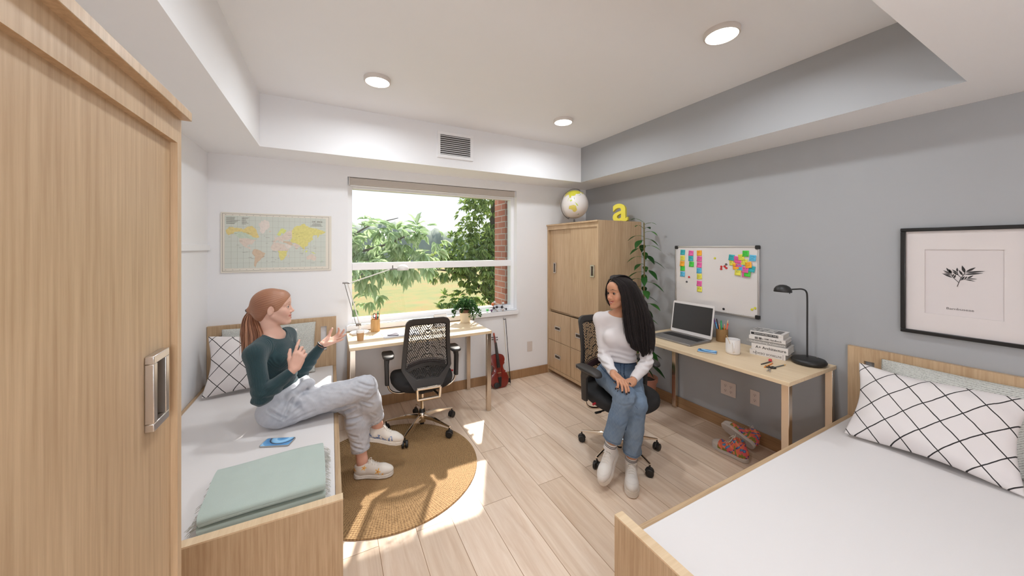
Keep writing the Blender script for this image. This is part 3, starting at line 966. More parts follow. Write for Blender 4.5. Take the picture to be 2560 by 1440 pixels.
# ================================================================== sculpting with distance fields
def npv(a): return np.array(a, dtype=np.float64)
class Vox:
    """solid sculpted on a regular grid with smooth unions; meshed with surface nets"""
    def __init__(s, lo, hi, h):
        s.lo = npv(lo); s.h = h
        s.n = np.ceil((npv(hi) - s.lo) / h).astype(int) + 1
        s.g = np.full(s.n, .5, np.float32)
    def _win(s, lo, hi, pad):
        a = np.clip(np.floor((npv(lo) - pad - s.lo) / s.h).astype(int), 0, s.n)
        b = np.clip(np.ceil((npv(hi) + pad - s.lo) / s.h).astype(int) + 1, 0, s.n)
        if np.any(b <= a): return None
        ax = [(s.lo[i] + s.h * np.arange(a[i], b[i])).astype(np.float32) for i in range(3)]
        return (slice(a[0], b[0]), slice(a[1], b[1]), slice(a[2], b[2])), ax[0][:, None, None], ax[1][None, :, None], ax[2][None, None, :]
    def put(s, fn, lo, hi, k=.01, op='add'):
        w = s._win(lo, hi, k + 2.5 * s.h)
        if w is None: return
        sl, X, Y, Z = w
        d = fn(X, Y, Z).astype(np.float32); g = s.g[sl]
        if op == 'add':
            m = np.maximum(k - np.abs(g - d), 0) / max(k, 1e-6)
            s.g[sl] = np.minimum(g, d) - m * m * k * .25
        else:
            d = -d
            m = np.maximum(k - np.abs(g - d), 0) / max(k, 1e-6)
            s.g[sl] = np.maximum(g, d) + m * m * k * .25
    def cone(s, p0, p1, r0, r1=None, k=.01, op='add', flat=None):
        """round cone; flat=(direction, factor) squeezes it along a direction"""
        p0 = npv(p0); p1 = npv(p1); r1 = r0 if r1 is None else r1
        d = p1 - p0; L2 = max(float(d @ d), 1e-9)
        if flat is not None:
            fd = npv(flat[0]); fd = fd / np.linalg.norm(fd); fs = 1.0 / flat[1]
        def fn(X, Y, Z):
            x = X - p0[0]; y = Y - p0[1]; z = Z - p0[2]
            t = np.clip((x * d[0] + y * d[1] + z * d[2]) / L2, 0, 1)
            x = x - t * d[0]; y = y - t * d[1]; z = z - t * d[2]
            r = r0 + (r1 - r0) * t
            if flat is None:
                return np.sqrt(x * x + y * y + z * z) - r
            q = x * fd[0] + y * fd[1] + z * fd[2]
            e = q * (fs - 1)
            xx = x + fd[0] * e; yy = y + fd[1] * e; zz = z + fd[2] * e
            nn = np.sqrt(xx * xx + yy * yy + zz * zz)
            raw = np.sqrt(x * x + y * y + z * z)
            return (nn - r) * np.clip(raw / np.maximum(nn, 1e-6), min(1, flat[1]), 1)
        R_ = max(r0, r1) * (max(1, flat[1]) if flat else 1)
        s.put(fn, np.minimum(p0, p1) - R_, np.maximum(p0, p1) + R_, k, op)
    def ell(s, c, r, M=None, k=.01, op='add'):
        """ellipsoid with axes given by the 3x3 matrix M (columns)"""
        c = npv(c); r = npv(r); M = np.eye(3) if M is None else npv(M)
        def fn(X, Y, Z):
            x = X - c[0]; y = Y - c[1]; z = Z - c[2]
            a = (x * M[0, 0] + y * M[1, 0] + z * M[2, 0]) / r[0]
            b = (x * M[0, 1] + y * M[1, 1] + z * M[2, 1]) / r[1]
            e = (x * M[0, 2] + y * M[1, 2] + z * M[2, 2]) / r[2]
            k0 = np.sqrt(a * a + b * b + e * e)
            k1 = np.sqrt((a / r[0]) ** 2 + (b / r[1]) ** 2 + (e / r[2]) ** 2)
            return k0 * (k0 - 1) / np.maximum(k1, 1e-6)
        ext = np.sqrt(((M * r) ** 2).sum(1))
        s.put(fn, c - ext, c + ext, k, op)
    def cut(s, p, nrm, lo, hi, k=.004):
        """remove what lies on the side the normal points to, inside the box"""
        p = npv(p); nrm = npv(nrm) / np.linalg.norm(nrm)
        s.put(lambda X, Y, Z: -((X - p[0]) * nrm[0] + (Y - p[1]) * nrm[1] + (Z - p[2]) * nrm[2]), lo, hi, k, 'sub')
    def crop(s, p, d, rad, ln=.2, k=.003):
        """saw a limb off at p: everything beyond p along d within the given radius goes"""
        p = npv(p); d = npv(d) / np.linalg.norm(d)
        def fn(X, Y, Z):
            x = X - p[0]; y = Y - p[1]; z = Z - p[2]
            t = x * d[0] + y * d[1] + z * d[2]
            r = np.sqrt(np.maximum(x * x + y * y + z * z - t * t, 0))
            return np.maximum(np.maximum(-t, t - ln), r - rad)
        e = p + d * ln
        s.put(fn, np.minimum(p, e) - rad, np.maximum(p, e) + rad, k, 'sub')
    def warp(s, fn, lo, hi):
        w = s._win(lo, hi, 0)
        if w is None: return
        sl, X, Y, Z = w
        s.g[sl] += fn(X, Y, Z).astype(np.float32)
    def mesh(s):
        g = s.g; inside = g < 0
        cnt = np.zeros(np.array(g.shape) - 1, np.int8)
        for i in (0, 1):
            for j in (0, 1):
                for k in (0, 1):
                    cnt += inside[i:g.shape[0] - 1 + i, j:g.shape[1] - 1 + j, k:g.shape[2] - 1 + k]
        act = (cnt > 0) & (cnt < 8)
        I = np.argwhere(act)
        flat = np.flatnonzero(act)
        corner = {}
        for i in (0, 1):
            for j in (0, 1):
                for k in (0, 1):
                    corner[(i, j, k)] = g[I[:, 0] + i, I[:, 1] + j, I[:, 2] + k].astype(np.float64)
        acc = np.zeros((len(I), 3)); nacc = np.zeros(len(I))
        cs = list(corner)
        for a in cs:
            for ax in range(3):
                if a[ax] == 0:
                    b = list(a); b[ax] = 1; b = tuple(b)
                    va, vb = corner[a], corner[b]
                    m = (va < 0) != (vb < 0)
                    t = np.where(m, va / np.where(m, va - vb, 1), 0)
                    P = np.tile(npv(a), (len(I), 1)); P[:, ax] += t
                    acc[m] += P[m]; nacc[m] += 1
        V = (I + acc / nacc[:, None]) * s.h + s.lo
        cshape = act.shape
        def cid(ix):
            f = (ix[:, 0] * cshape[1] + ix[:, 1]) * cshape[2] + ix[:, 2]
            return np.searchsorted(flat, f)
        F = []
        for ax in range(3):
            b = [slice(None)] * 3; c = [slice(None)] * 3
            b[ax] = slice(0, -1); c[ax] = slice(1, None)
            A = inside[tuple(b)]; B = inside[tuple(c)]
            E = np.argwhere(A != B)
            o1, o2 = [(1, 2), (2, 0), (0, 1)][ax]
            ok = (E[:, o1] > 0) & (E[:, o2] > 0) & (E[:, o1] < cshape[o1]) & (E[:, o2] < cshape[o2])
            E = E[ok]
            sgn = A[E[:, 0], E[:, 1], E[:, 2]]
            q = []
            for d1, d2 in ((0, 0), (-1, 0), (-1, -1), (0, -1)):
                T = E.copy(); T[:, o1] += d1; T[:, o2] += d2
                q.append(cid(T))
            q = np.stack(q, 1)
            q[~sgn] = q[~sgn][:, ::-1]
            F.append(q)
        return V, np.concatenate(F)[:, ::-1]

def smooth_verts(V, F, it=1, f=.5):
    for _ in range(it):
        acc = np.zeros_like(V); n = np.zeros(len(V))
        for a, b in ((0, 1), (1, 2), (2, 3), (3, 0)):
            np.add.at(acc, F[:, a], V[F[:, b]]); np.add.at(acc, F[:, b], V[F[:, a]])
            np.add.at(n, F[:, a], 1); np.add.at(n, F[:, b], 1)
        V = V * (1 - f) + f * acc / np.maximum(n, 1)[:, None]
    return V

def np_link(name, V, F, mats, parent=None, col=None, attrs=None, mi=None, smooth=180, origin=None):
    me = bpy.data.meshes.new(name)
    if origin is not None: V = V - npv(origin)
    me.vertices.add(len(V)); me.vertices.foreach_set('co', np.ascontiguousarray(V, np.float32).ravel())
    F = np.asarray(F, np.int32); k = F.shape[1]
    me.loops.add(F.size); me.loops.foreach_set('vertex_index', F.ravel())
    me.polygons.add(len(F)); me.polygons.foreach_set('loop_start', np.arange(0, F.size, k, dtype=np.int32))
    for m in (mats if isinstance(mats, (list, tuple)) else [mats]): me.materials.append(m)
    if mi is not None: me.polygons.foreach_set('material_index', np.asarray(mi, np.int32))
    me.update(calc_edges=True)
    if col is not None:
        a = me.attributes.new('col', 'FLOAT_COLOR', 'POINT')
        c = np.ones((len(V), 4), np.float32); c[:, :3] = col; a.data.foreach_set('color', c.ravel())
    for an, av in (attrs or {}).items():
        a = me.attributes.new(an, 'FLOAT', 'POINT'); a.data.foreach_set('value', np.asarray(av, np.float32))
    return link(name, me, parent, smooth=smooth, loc=(0, 0, 0) if origin is None else origin)

def linc(c): return np.array(lin(c)[:3])
def wob(P, sc, seed=0):
    """cheap smooth noise in [-1,1] at points P (n,3)"""
    r = np.random.default_rng(seed); out = 0
    for i in range(6):
        k = r.normal(size=3) * sc; ph = r.uniform(0, 6.28)
        out = out + np.sin(P @ k + ph)
    return out / 3.2
def wobg(X, Y, Z, sc, seed=0):
    r = np.random.default_rng(seed); out = 0
    for i in range(6):
        k = r.normal(size=3) * sc; ph = r.uniform(0, 6.28)
        out = out + np.sin(X * k[0] + Y * k[1] + Z * k[2] + ph)
    return out / 3.2
# ================================================================== things on the walls
LAND = {
 'alaska': ((-168, 66), (-156, 71), (-141, 70), (-141, 60), (-150, 59), (-158, 56), (-165, 60)),
 'canada_north': ((-141, 70), (-125, 70), (-110, 68), (-95, 72), (-82, 73), (-68, 67), (-62, 60), (-56, 52), (-66, 50), (-78, 52), (-82, 55), (-94, 59), (-105, 62), (-125, 64), (-141, 63)),
 'canada': ((-141, 63), (-125, 64), (-105, 62), (-94, 59), (-82, 55), (-78, 52), (-66, 50), (-64, 46), (-75, 45), (-83, 46), (-95, 49), (-123, 49), (-130, 54), (-141, 60)),
 'united_states': ((-123, 49), (-95, 49), (-83, 46), (-75, 45), (-67, 45), (-74, 40), (-76, 35), (-81, 31), (-80, 26), (-83, 30), (-90, 30), (-97, 26), (-106, 31), (-117, 32), (-124, 40)),
 'mexico': ((-117, 32), (-106, 31), (-97, 26), (-97, 20), (-91, 19), (-88, 21), (-88, 16), (-83, 10), (-78, 8), (-84, 9), (-95, 16), (-105, 20), (-110, 24)),
 'greenland': ((-55, 66), (-52, 70), (-60, 76), (-40, 79), (-22, 77), (-20, 72), (-32, 68), (-43, 60), (-50, 62)),
 'baffin': ((-80, 73), (-66, 67), (-64, 62), (-72, 63), (-85, 70)),
 'south_america': ((-78, 8), (-72, 12), (-62, 10), (-51, 4), (-44, -2), (-35, -6), (-39, -14), (-41, -22), (-48, -26), (-54, -34), (-62, -39), (-66, -46), (-69, -54), (-74, -50), (-73, -38), (-71, -20), (-76, -14), (-81, -6), (-80, 0)),
 'north_africa': ((-6, 36), (10, 37), (20, 32), (33, 31), (37, 20), (43, 12), (51, 12), (44, 3), (30, 4), (9, 4), (-8, 4), (-17, 14), (-16, 22), (-10, 31)),
 'south_africa': ((9, 4), (30, 4), (44, 3), (40, -5), (40, -16), (35, -22), (32, -29), (26, -34), (19, -35), (15, -26), (12, -16), (13, -6), (9, 0)),
 'madagascar': ((44, -17), (49, -13), (50, -17), (47, -25), (44, -23)),
 'arabia': ((35, 31), (48, 30), (56, 25), (59, 22), (52, 16), (44, 13), (39, 20)),
 'iberia_europe': ((-9, 43), (-2, 44), (-4, 48), (2, 51), (8, 54), (20, 55), (30, 60), (45, 66), (60, 68), (60, 52), (48, 46), (40, 44), (30, 46), (28, 41), (23, 37), (19, 42), (14, 45), (18, 40), (15, 38), (10, 44), (3, 43), (-1, 37), (-9, 37)),
 'scandinavia': ((5, 59), (11, 64), (20, 70), (30, 70), (40, 67), (30, 61), (22, 63), (18, 57), (12, 56)),
 'britain': ((-5, 50), (1, 51), (-2, 56), (-4, 58), (-6, 56), (-3, 54)),
 'iceland': ((-23, 64), (-15, 64), (-15, 66), (-22, 66)),
 'turkey_persia': ((27, 37), (28, 41), (40, 41), (50, 40), (60, 38), (62, 26), (56, 27), (48, 30), (36, 36)),
 'siberia': ((60, 68), (70, 73), (85, 74), (104, 77), (115, 74), (130, 72), (150, 71), (170, 69), (189, 66), (178, 62), (164, 60), (162, 56), (156, 51), (156, 59), (142, 59), (136, 54), (140, 48), (132, 43), (120, 50), (100, 50), (85, 49), (60, 51)),
 'china': ((60, 51), (85, 49), (100, 50), (120, 50), (132, 43), (126, 38), (122, 39), (120, 32), (121, 27), (113, 22), (106, 20), (109, 12), (104, 9), (100, 13), (98, 17), (93, 21), (88, 27), (78, 32), (72, 36), (62, 36), (53, 42)),
 'india': ((62, 26), (72, 36), (78, 32), (88, 27), (92, 22), (87, 21), (80, 14), (77, 8), (73, 17), (68, 23)),
 'japan': ((130, 32), (136, 34), (141, 38), (141, 43), (145, 44), (140, 35)),
 'malaya': ((99, 9), (103, 4), (104, 1), (101, 3)),
 'sumatra': ((95, 5), (105, -5), (102, -4)),
 'borneo': ((109, 1), (116, 6), (118, 3), (115, -4), (110, -2)),
 'guinea': ((131, -1), (141, -3), (150, -10), (142, -9), (135, -4)),
 'philippines': ((120, 18), (122, 16), (126, 8), (121, 12)),
 'australia': ((114, -22), (122, -17), (130, -12), (136, -12), (141, -12), (146, -19), (153, -26), (150, -37), (140, -38), (132, -32), (124, -33), (115, -34)),
 'new_zealand': ((173, -35), (178, -38), (172, -43), (167, -46), (171, -41)),
}
LCOL = {'yellow': (220, 212, 138), 'gold': (222, 204, 142), 'green': (196, 208, 190), 'pink': (218, 204, 192), 'tan': (210, 188, 164), 'white': (224, 214, 206), 'lime': (216, 222, 140)}
LSEL = {'alaska': 'gold', 'canada_north': 'gold', 'canada': 'green', 'united_states': 'pink', 'mexico': 'pink', 'greenland': 'white', 'baffin': 'gold', 'south_america': 'tan', 'north_africa': 'pink', 'south_africa': 'yellow',
        'madagascar': 'pink', 'arabia': 'white', 'iberia_europe': 'pink', 'scandinavia': 'lime', 'britain': 'pink', 'iceland': 'pink', 'turkey_persia': 'tan', 'siberia': 'yellow', 'china': 'yellow', 'india': 'pink', 'japan': 'green',
        'malaya': 'lime', 'sumatra': 'lime', 'borneo': 'lime', 'guinea': 'lime', 'philippines': 'green', 'australia': 'pink', 'new_zealand': 'green'}
LK = list(LCOL)
LMATS = [mat('map_' + k, LCOL[k], .8, var=.16, vscale=60) for k in LK]
LMATG = [mat('globe_' + k, c, .5, var=.15, vscale=40) for k, c in (('yellow', (208, 202, 60)), ('gold', (206, 178, 70)), ('green', (120, 168, 120)), ('pink', (206, 190, 92)), ('tan', (204, 188, 96)), ('white', (226, 222, 216)), ('lime', (190, 206, 80)))]
def jag(poly, seed, n=5, amp=.10):
    r = random.Random(seed); out = []
    for i, p in enumerate(poly):
        q = poly[(i + 1) % len(poly)]; L = math.hypot(q[0] - p[0], q[1] - p[1])
        for k in range(n):
            t = k / n; a = amp * L * (0 if k == 0 else 1)
            out.append((p[0] + (q[0] - p[0]) * t + r.uniform(-a, a) * .5, p[1] + (q[1] - p[1]) * t + r.uniform(-a, a) * .5))
    return out
def land_mesh(fn, mats, name, parent, cuts=0, smooth=0):
    bm = bmesh.new()
    for i, (nm, poly) in enumerate(LAND.items()):
        pts = jag(poly, i)
        vs = [bm.verts.new((x, y, i * .012)) for x, y in pts]
        f = bm.faces.new(vs); f.material_index = LK.index(LSEL[nm])
    bmesh.ops.triangulate(bm, faces=bm.faces[:])
    for _ in range(cuts):
        es = [e for e in bm.edges if e.calc_length() > 8]
        if not es: break
        bmesh.ops.subdivide_edges(bm, edges=es, cuts=1)
        bmesh.ops.triangulate(bm, faces=bm.faces[:])
    for v_ in bm.verts:
        v_.co = Vector(fn(v_.co.x, v_.co.y)) + (Vector((0, -v_.co.z * .001, 0)) if not cuts else Vector())
    me = bpy.data.meshes.new(name); bm.to_mesh(me); bm.free()
    for m_ in mats: me.materials.append(m_)
    return link(name, me, parent, smooth=smooth)

mp_ = thing('world_map', 'printed world map poster on the white wall over the left bed', 'map', (-.394, YB, 1.592))
MB().box(-.398, .398, -.012, -.001, -.248, .248).build('map_board', mat('map_paper', (226, 220, 208), .7, var=.01), mp_, bevel=.001)
SEA = mat('map_sea', (206, 211, 202), .8, var=.03, vscale=6)
MB().box(-.372, .352, -.0132, -.012, -.212, .222).build('printed_sea', SEA, mp_)
def merc(lon, lat):
    return (-.37 + (lon + 170) * .00201, -.0138, -.077 + .00201 * math.degrees(math.log(math.tan(PI / 4 + R(lat) / 2))))
land_mesh(merc, LMATS, 'printed_land', mp_)
MLINE = mat('map_line', (150, 146, 136), .8)
ml = MB()
for x in [i * .0402 - .37 for i in range(1, 18)]: ml.box(x, x + .0006, -.0136, -.0132, -.212, .222)
for z in (-.17, -.13, -.077, -.035, .012, .07, .13, .185): ml.box(-.372, .352, -.0136, -.0132, z, z + .0006)
ml.build('printed_graticule', MLINE, mp_)
MINK = mat('map_ink', (112, 104, 96), .8)
mb_ = MB()
for a, b_ in ((-.388, .378), ):
    mb_.box(a, b_, -.0128, -.012, .236, .2378).box(a, b_, -.0128, -.012, -.236, -.2342).box(a, a + .0018, -.0128, -.012, -.236, .237).box(b_ - .0018, b_, -.0128, -.012, -.236, .237)
rnd = random.Random(8)
for i in range(16):
    mb_.box(-.37 + .0 + i * .046, -.37 + i * .046 + .008, -.0128, -.012, .227, .229); mb_.box(-.37 + i * .046, -.37 + i * .046 + .008, -.0128, -.012, -.226, -.224)
for i in range(8):
    z = .206 - .0075 * i
    mb_.box(-.362, -.362 + rnd.uniform(.05, .09), -.0142, -.0138, z, z + .0022); mb_.box(-.26, -.26 + rnd.uniform(.02, .05), -.0142, -.0138, z, z + .0022)
for i in range(4):
    z = .172 - .007 * i
    w = rnd.uniform(.03, .05); mb_.box(.28 - w, .28 + w, -.0142, -.0138, z, z + .002)
for i in range(46):
    x = rnd.uniform(-.35, .32); z = rnd.uniform(-.19, .09); w = rnd.uniform(.008, .03)
    mb_.box(x, x + w, -.0142, -.0138, z, z + .0013)
mb_.build('printed_lines', MINK, mp_)
text_mesh('map_title', 'DIE  ERDE', .019, MINK, mp_, (.285, -.0139, .190), (R(90), 0, 0))

# whiteboard with notes and magnets
wbt = thing('whiteboard', 'magnetic whiteboard on the grey wall, coloured notes and magnets on it', 'whiteboard', (XR, 1.8545, 1.276), R(-90))
WBS = mat('whiteboard_enamel', (216, 210, 207), .12, var=.01, coat=.4)
HW, HH = .372, .290
MB().box(-HW + .008, HW - .008, -.012, -.001, -HH + .008, HH - .008).build('board_surface', WBS, wbt)
ALU = mat('anodised_aluminium', (206, 202, 199), .35, .85)
f_ = MB()
f_.box(-HW, HW, -.018, -.001, HH - .014, HH).box(-HW, HW, -.018, -.001, -HH, -HH + .014).box(-HW, -HW + .012, -.018, -.001, -HH, HH).box(HW - .012, HW, -.018, -.001, -HH, HH)
f_.build('aluminium_frame', ALU, wbt, bevel=.002)
for sx in (-1, 1):
    for sz in (-1, 1):
        MB().rbox(-.016, .016, -.016, .016, 0, .021, .008).build('corner_cap', BLACK, wbt, loc=(sx * (HW - .013), -.0005, sz * (HH - .013)), rot=(R(90), 0, 0), bevel=.002)
NC = {'teal': (60, 172, 178), 'yellow': (230, 222, 88), 'orange': (248, 172, 52), 'green': (76, 200, 70), 'blue': (96, 186, 222), 'pink': (236, 104, 168)}
NM = {k: mat('note_' + k, c, .8, var=.02) for k, c in NC.items()}
NOTES = [('teal', 2.148, 1.506, 2), ('yellow', 2.150, 1.450, -2), ('orange', 2.154, 1.397, 4), ('green', 2.150, 1.353, -3), ('blue', 2.150, 1.297, 2), ('pink', 2.063, 1.499, 3), ('teal', 2.065, 1.449, -2), ('green', 2.058, 1.395, 2), ('orange', 1.981, 1.501, -3), ('pink', 1.980, 1.447, 3), ('pink', 1.981, 1.392, 4), ('blue', 1.983, 1.340, 0), ('yellow', 1.980, 1.286, -3), ('pink', 1.981, 1.222, 3), ('yellow', 1.979, 1.170, 0),
 ('teal', 1.694, 1.467, 6), ('yellow', 1.688, 1.426, -6), ('pink', 1.651, 1.455, 3), ('yellow', 1.616, 1.472, -8), ('pink', 1.639, 1.442, 10), ('green', 1.582, 1.502, 0), ('yellow', 1.593, 1.433, 5), ('blue', 1.529, 1.467, 4), ('pink', 1.635, 1.415, -4), ('orange', 1.658, 1.394, -6), ('blue', 1.623, 1.388, 3), ('teal', 1.535, 1.379, 10), ('pink', 1.583, 1.334, -2), ('orange', 1.559, 1.410, -8), ('pink', 1.582, 1.371, 4), ('yellow', 1.640, 1.345, 3), ('green', 1.567, 1.339, 3)]
NLAB = ['teal sticky note topping the left column on the whiteboard', 'yellow sticky note second from top in the left column', 'orange sticky note in the middle of the left column', 'green sticky note second from bottom in the left column', 'blue sticky note at the foot of the left column',
 'pink sticky note topping the short middle column', 'teal sticky note in the middle of the short column', 'green sticky note at the foot of the short column', 'orange sticky note topping the long third column', 'pink sticky note second from top in the third column', 'pink sticky note with dark scribbles, third in the long column',
 'blue sticky note in the middle of the long third column', 'yellow sticky note fifth in the long third column', 'pink sticky note just above the smiley note at the column foot', 'yellow sticky note with a smiley at the column foot',
 'teal sticky note at the left end of the note cluster', 'yellow smiley sticky note below the teal one in the cluster', 'pink sticky note beside the teal note at the cluster top', 'yellow sticky note under the big green note', 'pink tilted sticky note in the heart of the cluster', 'bright green sticky note crowning the cluster', 'yellow scribbled sticky note at the cluster centre',
 'blue sticky note alone at the cluster right side', 'pink sticky note above the blue scribbled note', 'orange sticky note peeping out at the cluster left edge', 'blue scribbled sticky note in the lower cluster', 'teal sticky note poking out at the cluster lower right', 'pink sticky note mostly under the lowest green note',
 'orange sticky note over the teal one, cluster right', 'pink scribbled sticky note below the orange one, cluster right', 'yellow sticky note at the cluster lower left', 'small green sticky note at the foot of the cluster']
rnd = random.Random(4)
for i, ((c, y, z, rt), lb) in enumerate(zip(NOTES, NLAB)):
    lay = .0125 + .0005 * (i - 14 if i > 14 else 1)
    t = thing('sticky_note', lb, 'sticky note', (XR - lay, y, z), 0, 'sticky notes on the whiteboard', rot=(0, R(rt), R(-90)))
    def pt(u, v): return ((u - .5) * .048, -.0006 - .004 * (1 - v) ** 3, (v - .5) * .048)
    nb = MB().grid(pt, 3, 6); o = nb.build('note_paper', NM[c], t, smooth=180)
    so = o.modifiers.new('thickness', 'SOLIDIFY'); so.thickness = .0004; so.offset = 0
    w = MB(); yy = -.0014
    if 'smiley' in lb and 'above' not in lb:
        w.tube([(.013 * math.cos(a * .35), yy, .013 * math.sin(a * .35)) for a in range(18)], .0008, 5, closed=True)
        w.tube([(.008 * math.cos(a), yy - .0005, .008 * math.sin(a)) for a in np.linspace(R(200), R(340), 8)], .0008, 5)
        for sx in (-1, 1): w.box(sx * .005 - .001, sx * .005 + .001, yy - .0008, yy, .002, .007)
    else:
        for ln in range(2 if rnd.random() < .5 else 3):
            z0 = .012 - ln * .011; x = -.016 + rnd.uniform(0, .006)
            pts = []
            while x < .015:
                pts.append((x, yy - .0008 - (.002 if z0 < -.005 else 0), z0 + rnd.uniform(-.004, .004))); x += rnd.uniform(.0015, .0035)
            if len(pts) > 2: w.tube(pts, .00055, 4)
    w.build('handwriting', INK, t, smooth=0)
MAGC = {'red': (196, 48, 48), 'grey': (96, 94, 96), 'yellow': (206, 200, 60), 'black': (30, 29, 30)}
for c, y, z, lb in [('red', 2.083, 1.273, 'red round magnet alone under the short note column'), ('grey', 2.107, 1.227, 'grey round magnet below the red one under the left notes'), ('yellow', 1.837, 1.457, 'pale yellow magnet alone at upper middle of the whiteboard'), ('grey', 1.739, 1.407, 'grey magnet just over the red magnet group'),
 ('red', 1.780, 1.386, 'upper left red magnet of the group of four'), ('red', 1.782, 1.366, 'lower left red magnet of the group of four'), ('red', 1.752, 1.390, 'third red magnet of the group of four from the left'), ('red', 1.738, 1.376, 'rightmost red magnet of the group of four'), ('black', 1.761, 1.023, 'black round magnet at the bottom edge of the whiteboard'),
 ('yellow', 1.536, 1.054, 'lower yellow magnet of the pair in the board bottom corner'), ('yellow', 1.514, 1.068, 'upper yellow magnet of the pair in the board bottom corner')]:
    o = MB().lathe([(.0, 0), (.0095, 0), (.0098, .003), (.008, .006), (.0, .0065)], 20).build('magnet', mat('magnet_' + c, MAGC[c], .4), None, loc=(XR - .012, y, z), rot=(0, R(-90), 0))
    tag(o, lb, 'magnet', 'round magnets on the whiteboard')

# framed print
pf = thing('framed_print', 'black-framed botanical print of a leafy twig on the grey wall', 'picture', (XR, .5005, 1.36), R(-90))
FRM = mat('black_lacquer_frame', (26, 25, 25), .3)
fw, fh = .2215, .303
f_ = MB(); b = .02
f_.box(-fw, fw, -.03, -.001, fh - b, fh).box(-fw, fw, -.03, -.001, -fh, -fh + b).box(-fw, -fw + b, -.03, -.001, -fh + b, fh - b).box(fw - b, fw, -.03, -.001, -fh + b, fh - b)
f_.build('picture_frame', FRM, pf, bevel=.003)
MATB = mat('passe_partout', (214, 206, 204), .7, var=.01)
mw, mh = .1305, .180
f_ = MB(); y0, y1 = -.014, -.008
f_.box(-fw + b, fw - b, y0, y1, mh, fh - b).box(-fw + b, fw - b, y0, y1, -fh + b, -mh).box(-fw + b, -mw, y0, y1, -mh, mh).box(mw, fw - b, y0, y1, -mh, mh)
f_.build('mount_board', MATB, pf)
MB().box(-mw, mw, -.008, -.006, -mh, mh).build('print_sheet', mat('print_paper', (212, 204, 203), .75, var=.01), pf)
# twig, drawn from the print: coordinates in the print plane (x across, z up), metres
def tz(px, py): return ((px - 740) * .000172 * .74 + 0.0, -.0092, (640 - py) * .000137 + .028)
tw = MB()
def leaf2(a, b_, w):
    a = Vector(tz(*a)); b_ = Vector(tz(*b_)); d = b_ - a; s = Vector((-d.z, 0, d.x)).normalized() * w
    pts = [a, a + d * .25 + s * .8, a + d * .5 + s, a + d * .75 + s * .6, b_, a + d * .75 - s * .6, a + d * .5 - s, a + d * .25 - s * .8]
    tw.add(pts + [p + Vector((0, .0004, 0)) for p in pts], [tuple(range(8)), tuple(range(15, 7, -1))])
for a, b_, w in (((460, 495), (400, 320), .0046), ((440, 480), (315, 262), .0046), ((450, 515), (225, 368), .0034), ((460, 570), (250, 458), .0026), ((490, 652), (190, 484), .0040), ((485, 605), (522, 495), .0026), ((525, 670), (568, 520), .0034),
                 ((632, 540), (482, 403), .0038), ((615, 460), (470, 322), .0034), ((612, 410), (604, 247), .0034), ((750, 545), (653, 335), .0042), ((808, 448), (732, 153), .0058), ((832, 405), (1084, 212), .0050), ((820, 428), (1320, 343), .0042), ((782, 503), (1268, 424), .0042),
                 ((715, 718), (806, 570), .0034), ((808, 690), (860, 570), .0028), ((866, 655), (1026, 520), .0036), ((846, 668), (1130, 650), .0024), ((800, 692), (1078, 748), .0024)):
    leaf2(a, b_, w)
for pts in (((610, 990), (655, 820), (700, 660), (760, 545), (810, 445)), ((650, 830), (540, 690), (480, 600), (450, 500)), ((706, 625), (635, 540), (612, 420)), ((688, 738), (760, 700), (812, 686))):
    tw.tube([Vector(tz(*p)) for p in pts], .0011, 5, flat=1)
tw.build('twig_drawing', INK, pf, smooth=0)
text_mesh('print_caption', 'Bambuseae', .0165, mat('caption_ink', (92, 86, 84), .7), pf, (-.008, -.0083, -.143), (R(90), 0, 0), sx=1.25)
# ================================================================== on top of the corner wardrobe, plants, violin
gl = thing('globe', 'white desk globe on a grey stand on top of the corner wardrobe', 'globe', (2.52, 3.215, 1.833))
GST = mat('globe_stand_grey', (112, 106, 102), .4, .4)
MB().lathe([(.0, 0), (.07, 0), (.072, .006), (.05, .014), (.012, .02), (.008, .05), (.0, .05)], 32).build('stand_foot', GST, gl)
GC = Vector((0, 0, .222)); GR = .163
ax = Matrix.Rotation(R(-22), 3, Vector((.88, -.47, 0)).cross(Vector((0, 0, 1))))
GM = Matrix.Rotation(R(20), 3, 'Z') @ ax
az = (ax @ Vector((0, 0, 1))).normalized()
side = Vector((-.80, .60, 0)); side = (side - az * side.dot(az)).normalized()
side = (Matrix.Rotation(R(205), 3, az) @ Vector((.88, -.47, 0))).normalized(); side = (side - az * side.dot(az)).normalized()
MB().tube([GC + (az * math.cos(a) + side * math.sin(a)) * (GR + .016) for a in np.linspace(0, PI, 30)], .008, 8, flat=.5).cyl(GC + az * (GR - .004), GC + az * (GR + .018), .006, n=10).cyl(GC - az * (GR - .004), GC - az * (GR + .018), .006, n=10).build('meridian_arm', GST, gl, smooth=60)
GS = mat('globe_sea', (222, 216, 213), .35, var=.02, vscale=20)
sp = MB().ball((0, 0, 0), GR, 48, m=32).build('globe_ball', GS, gl, loc=GC, smooth=180)
view_lon = 128
def onball(lon, lat):
    a = R(lon - view_lon) + math.atan2(-.78, -.62)
    q = Vector((math.cos(R(lat)) * math.cos(a), math.cos(R(lat)) * math.sin(a), math.sin(R(lat))))
    return ax @ q * (GR * 1.004)
land_mesh(onball, LMATG, 'globe_land', sp, cuts=4, smooth=180)

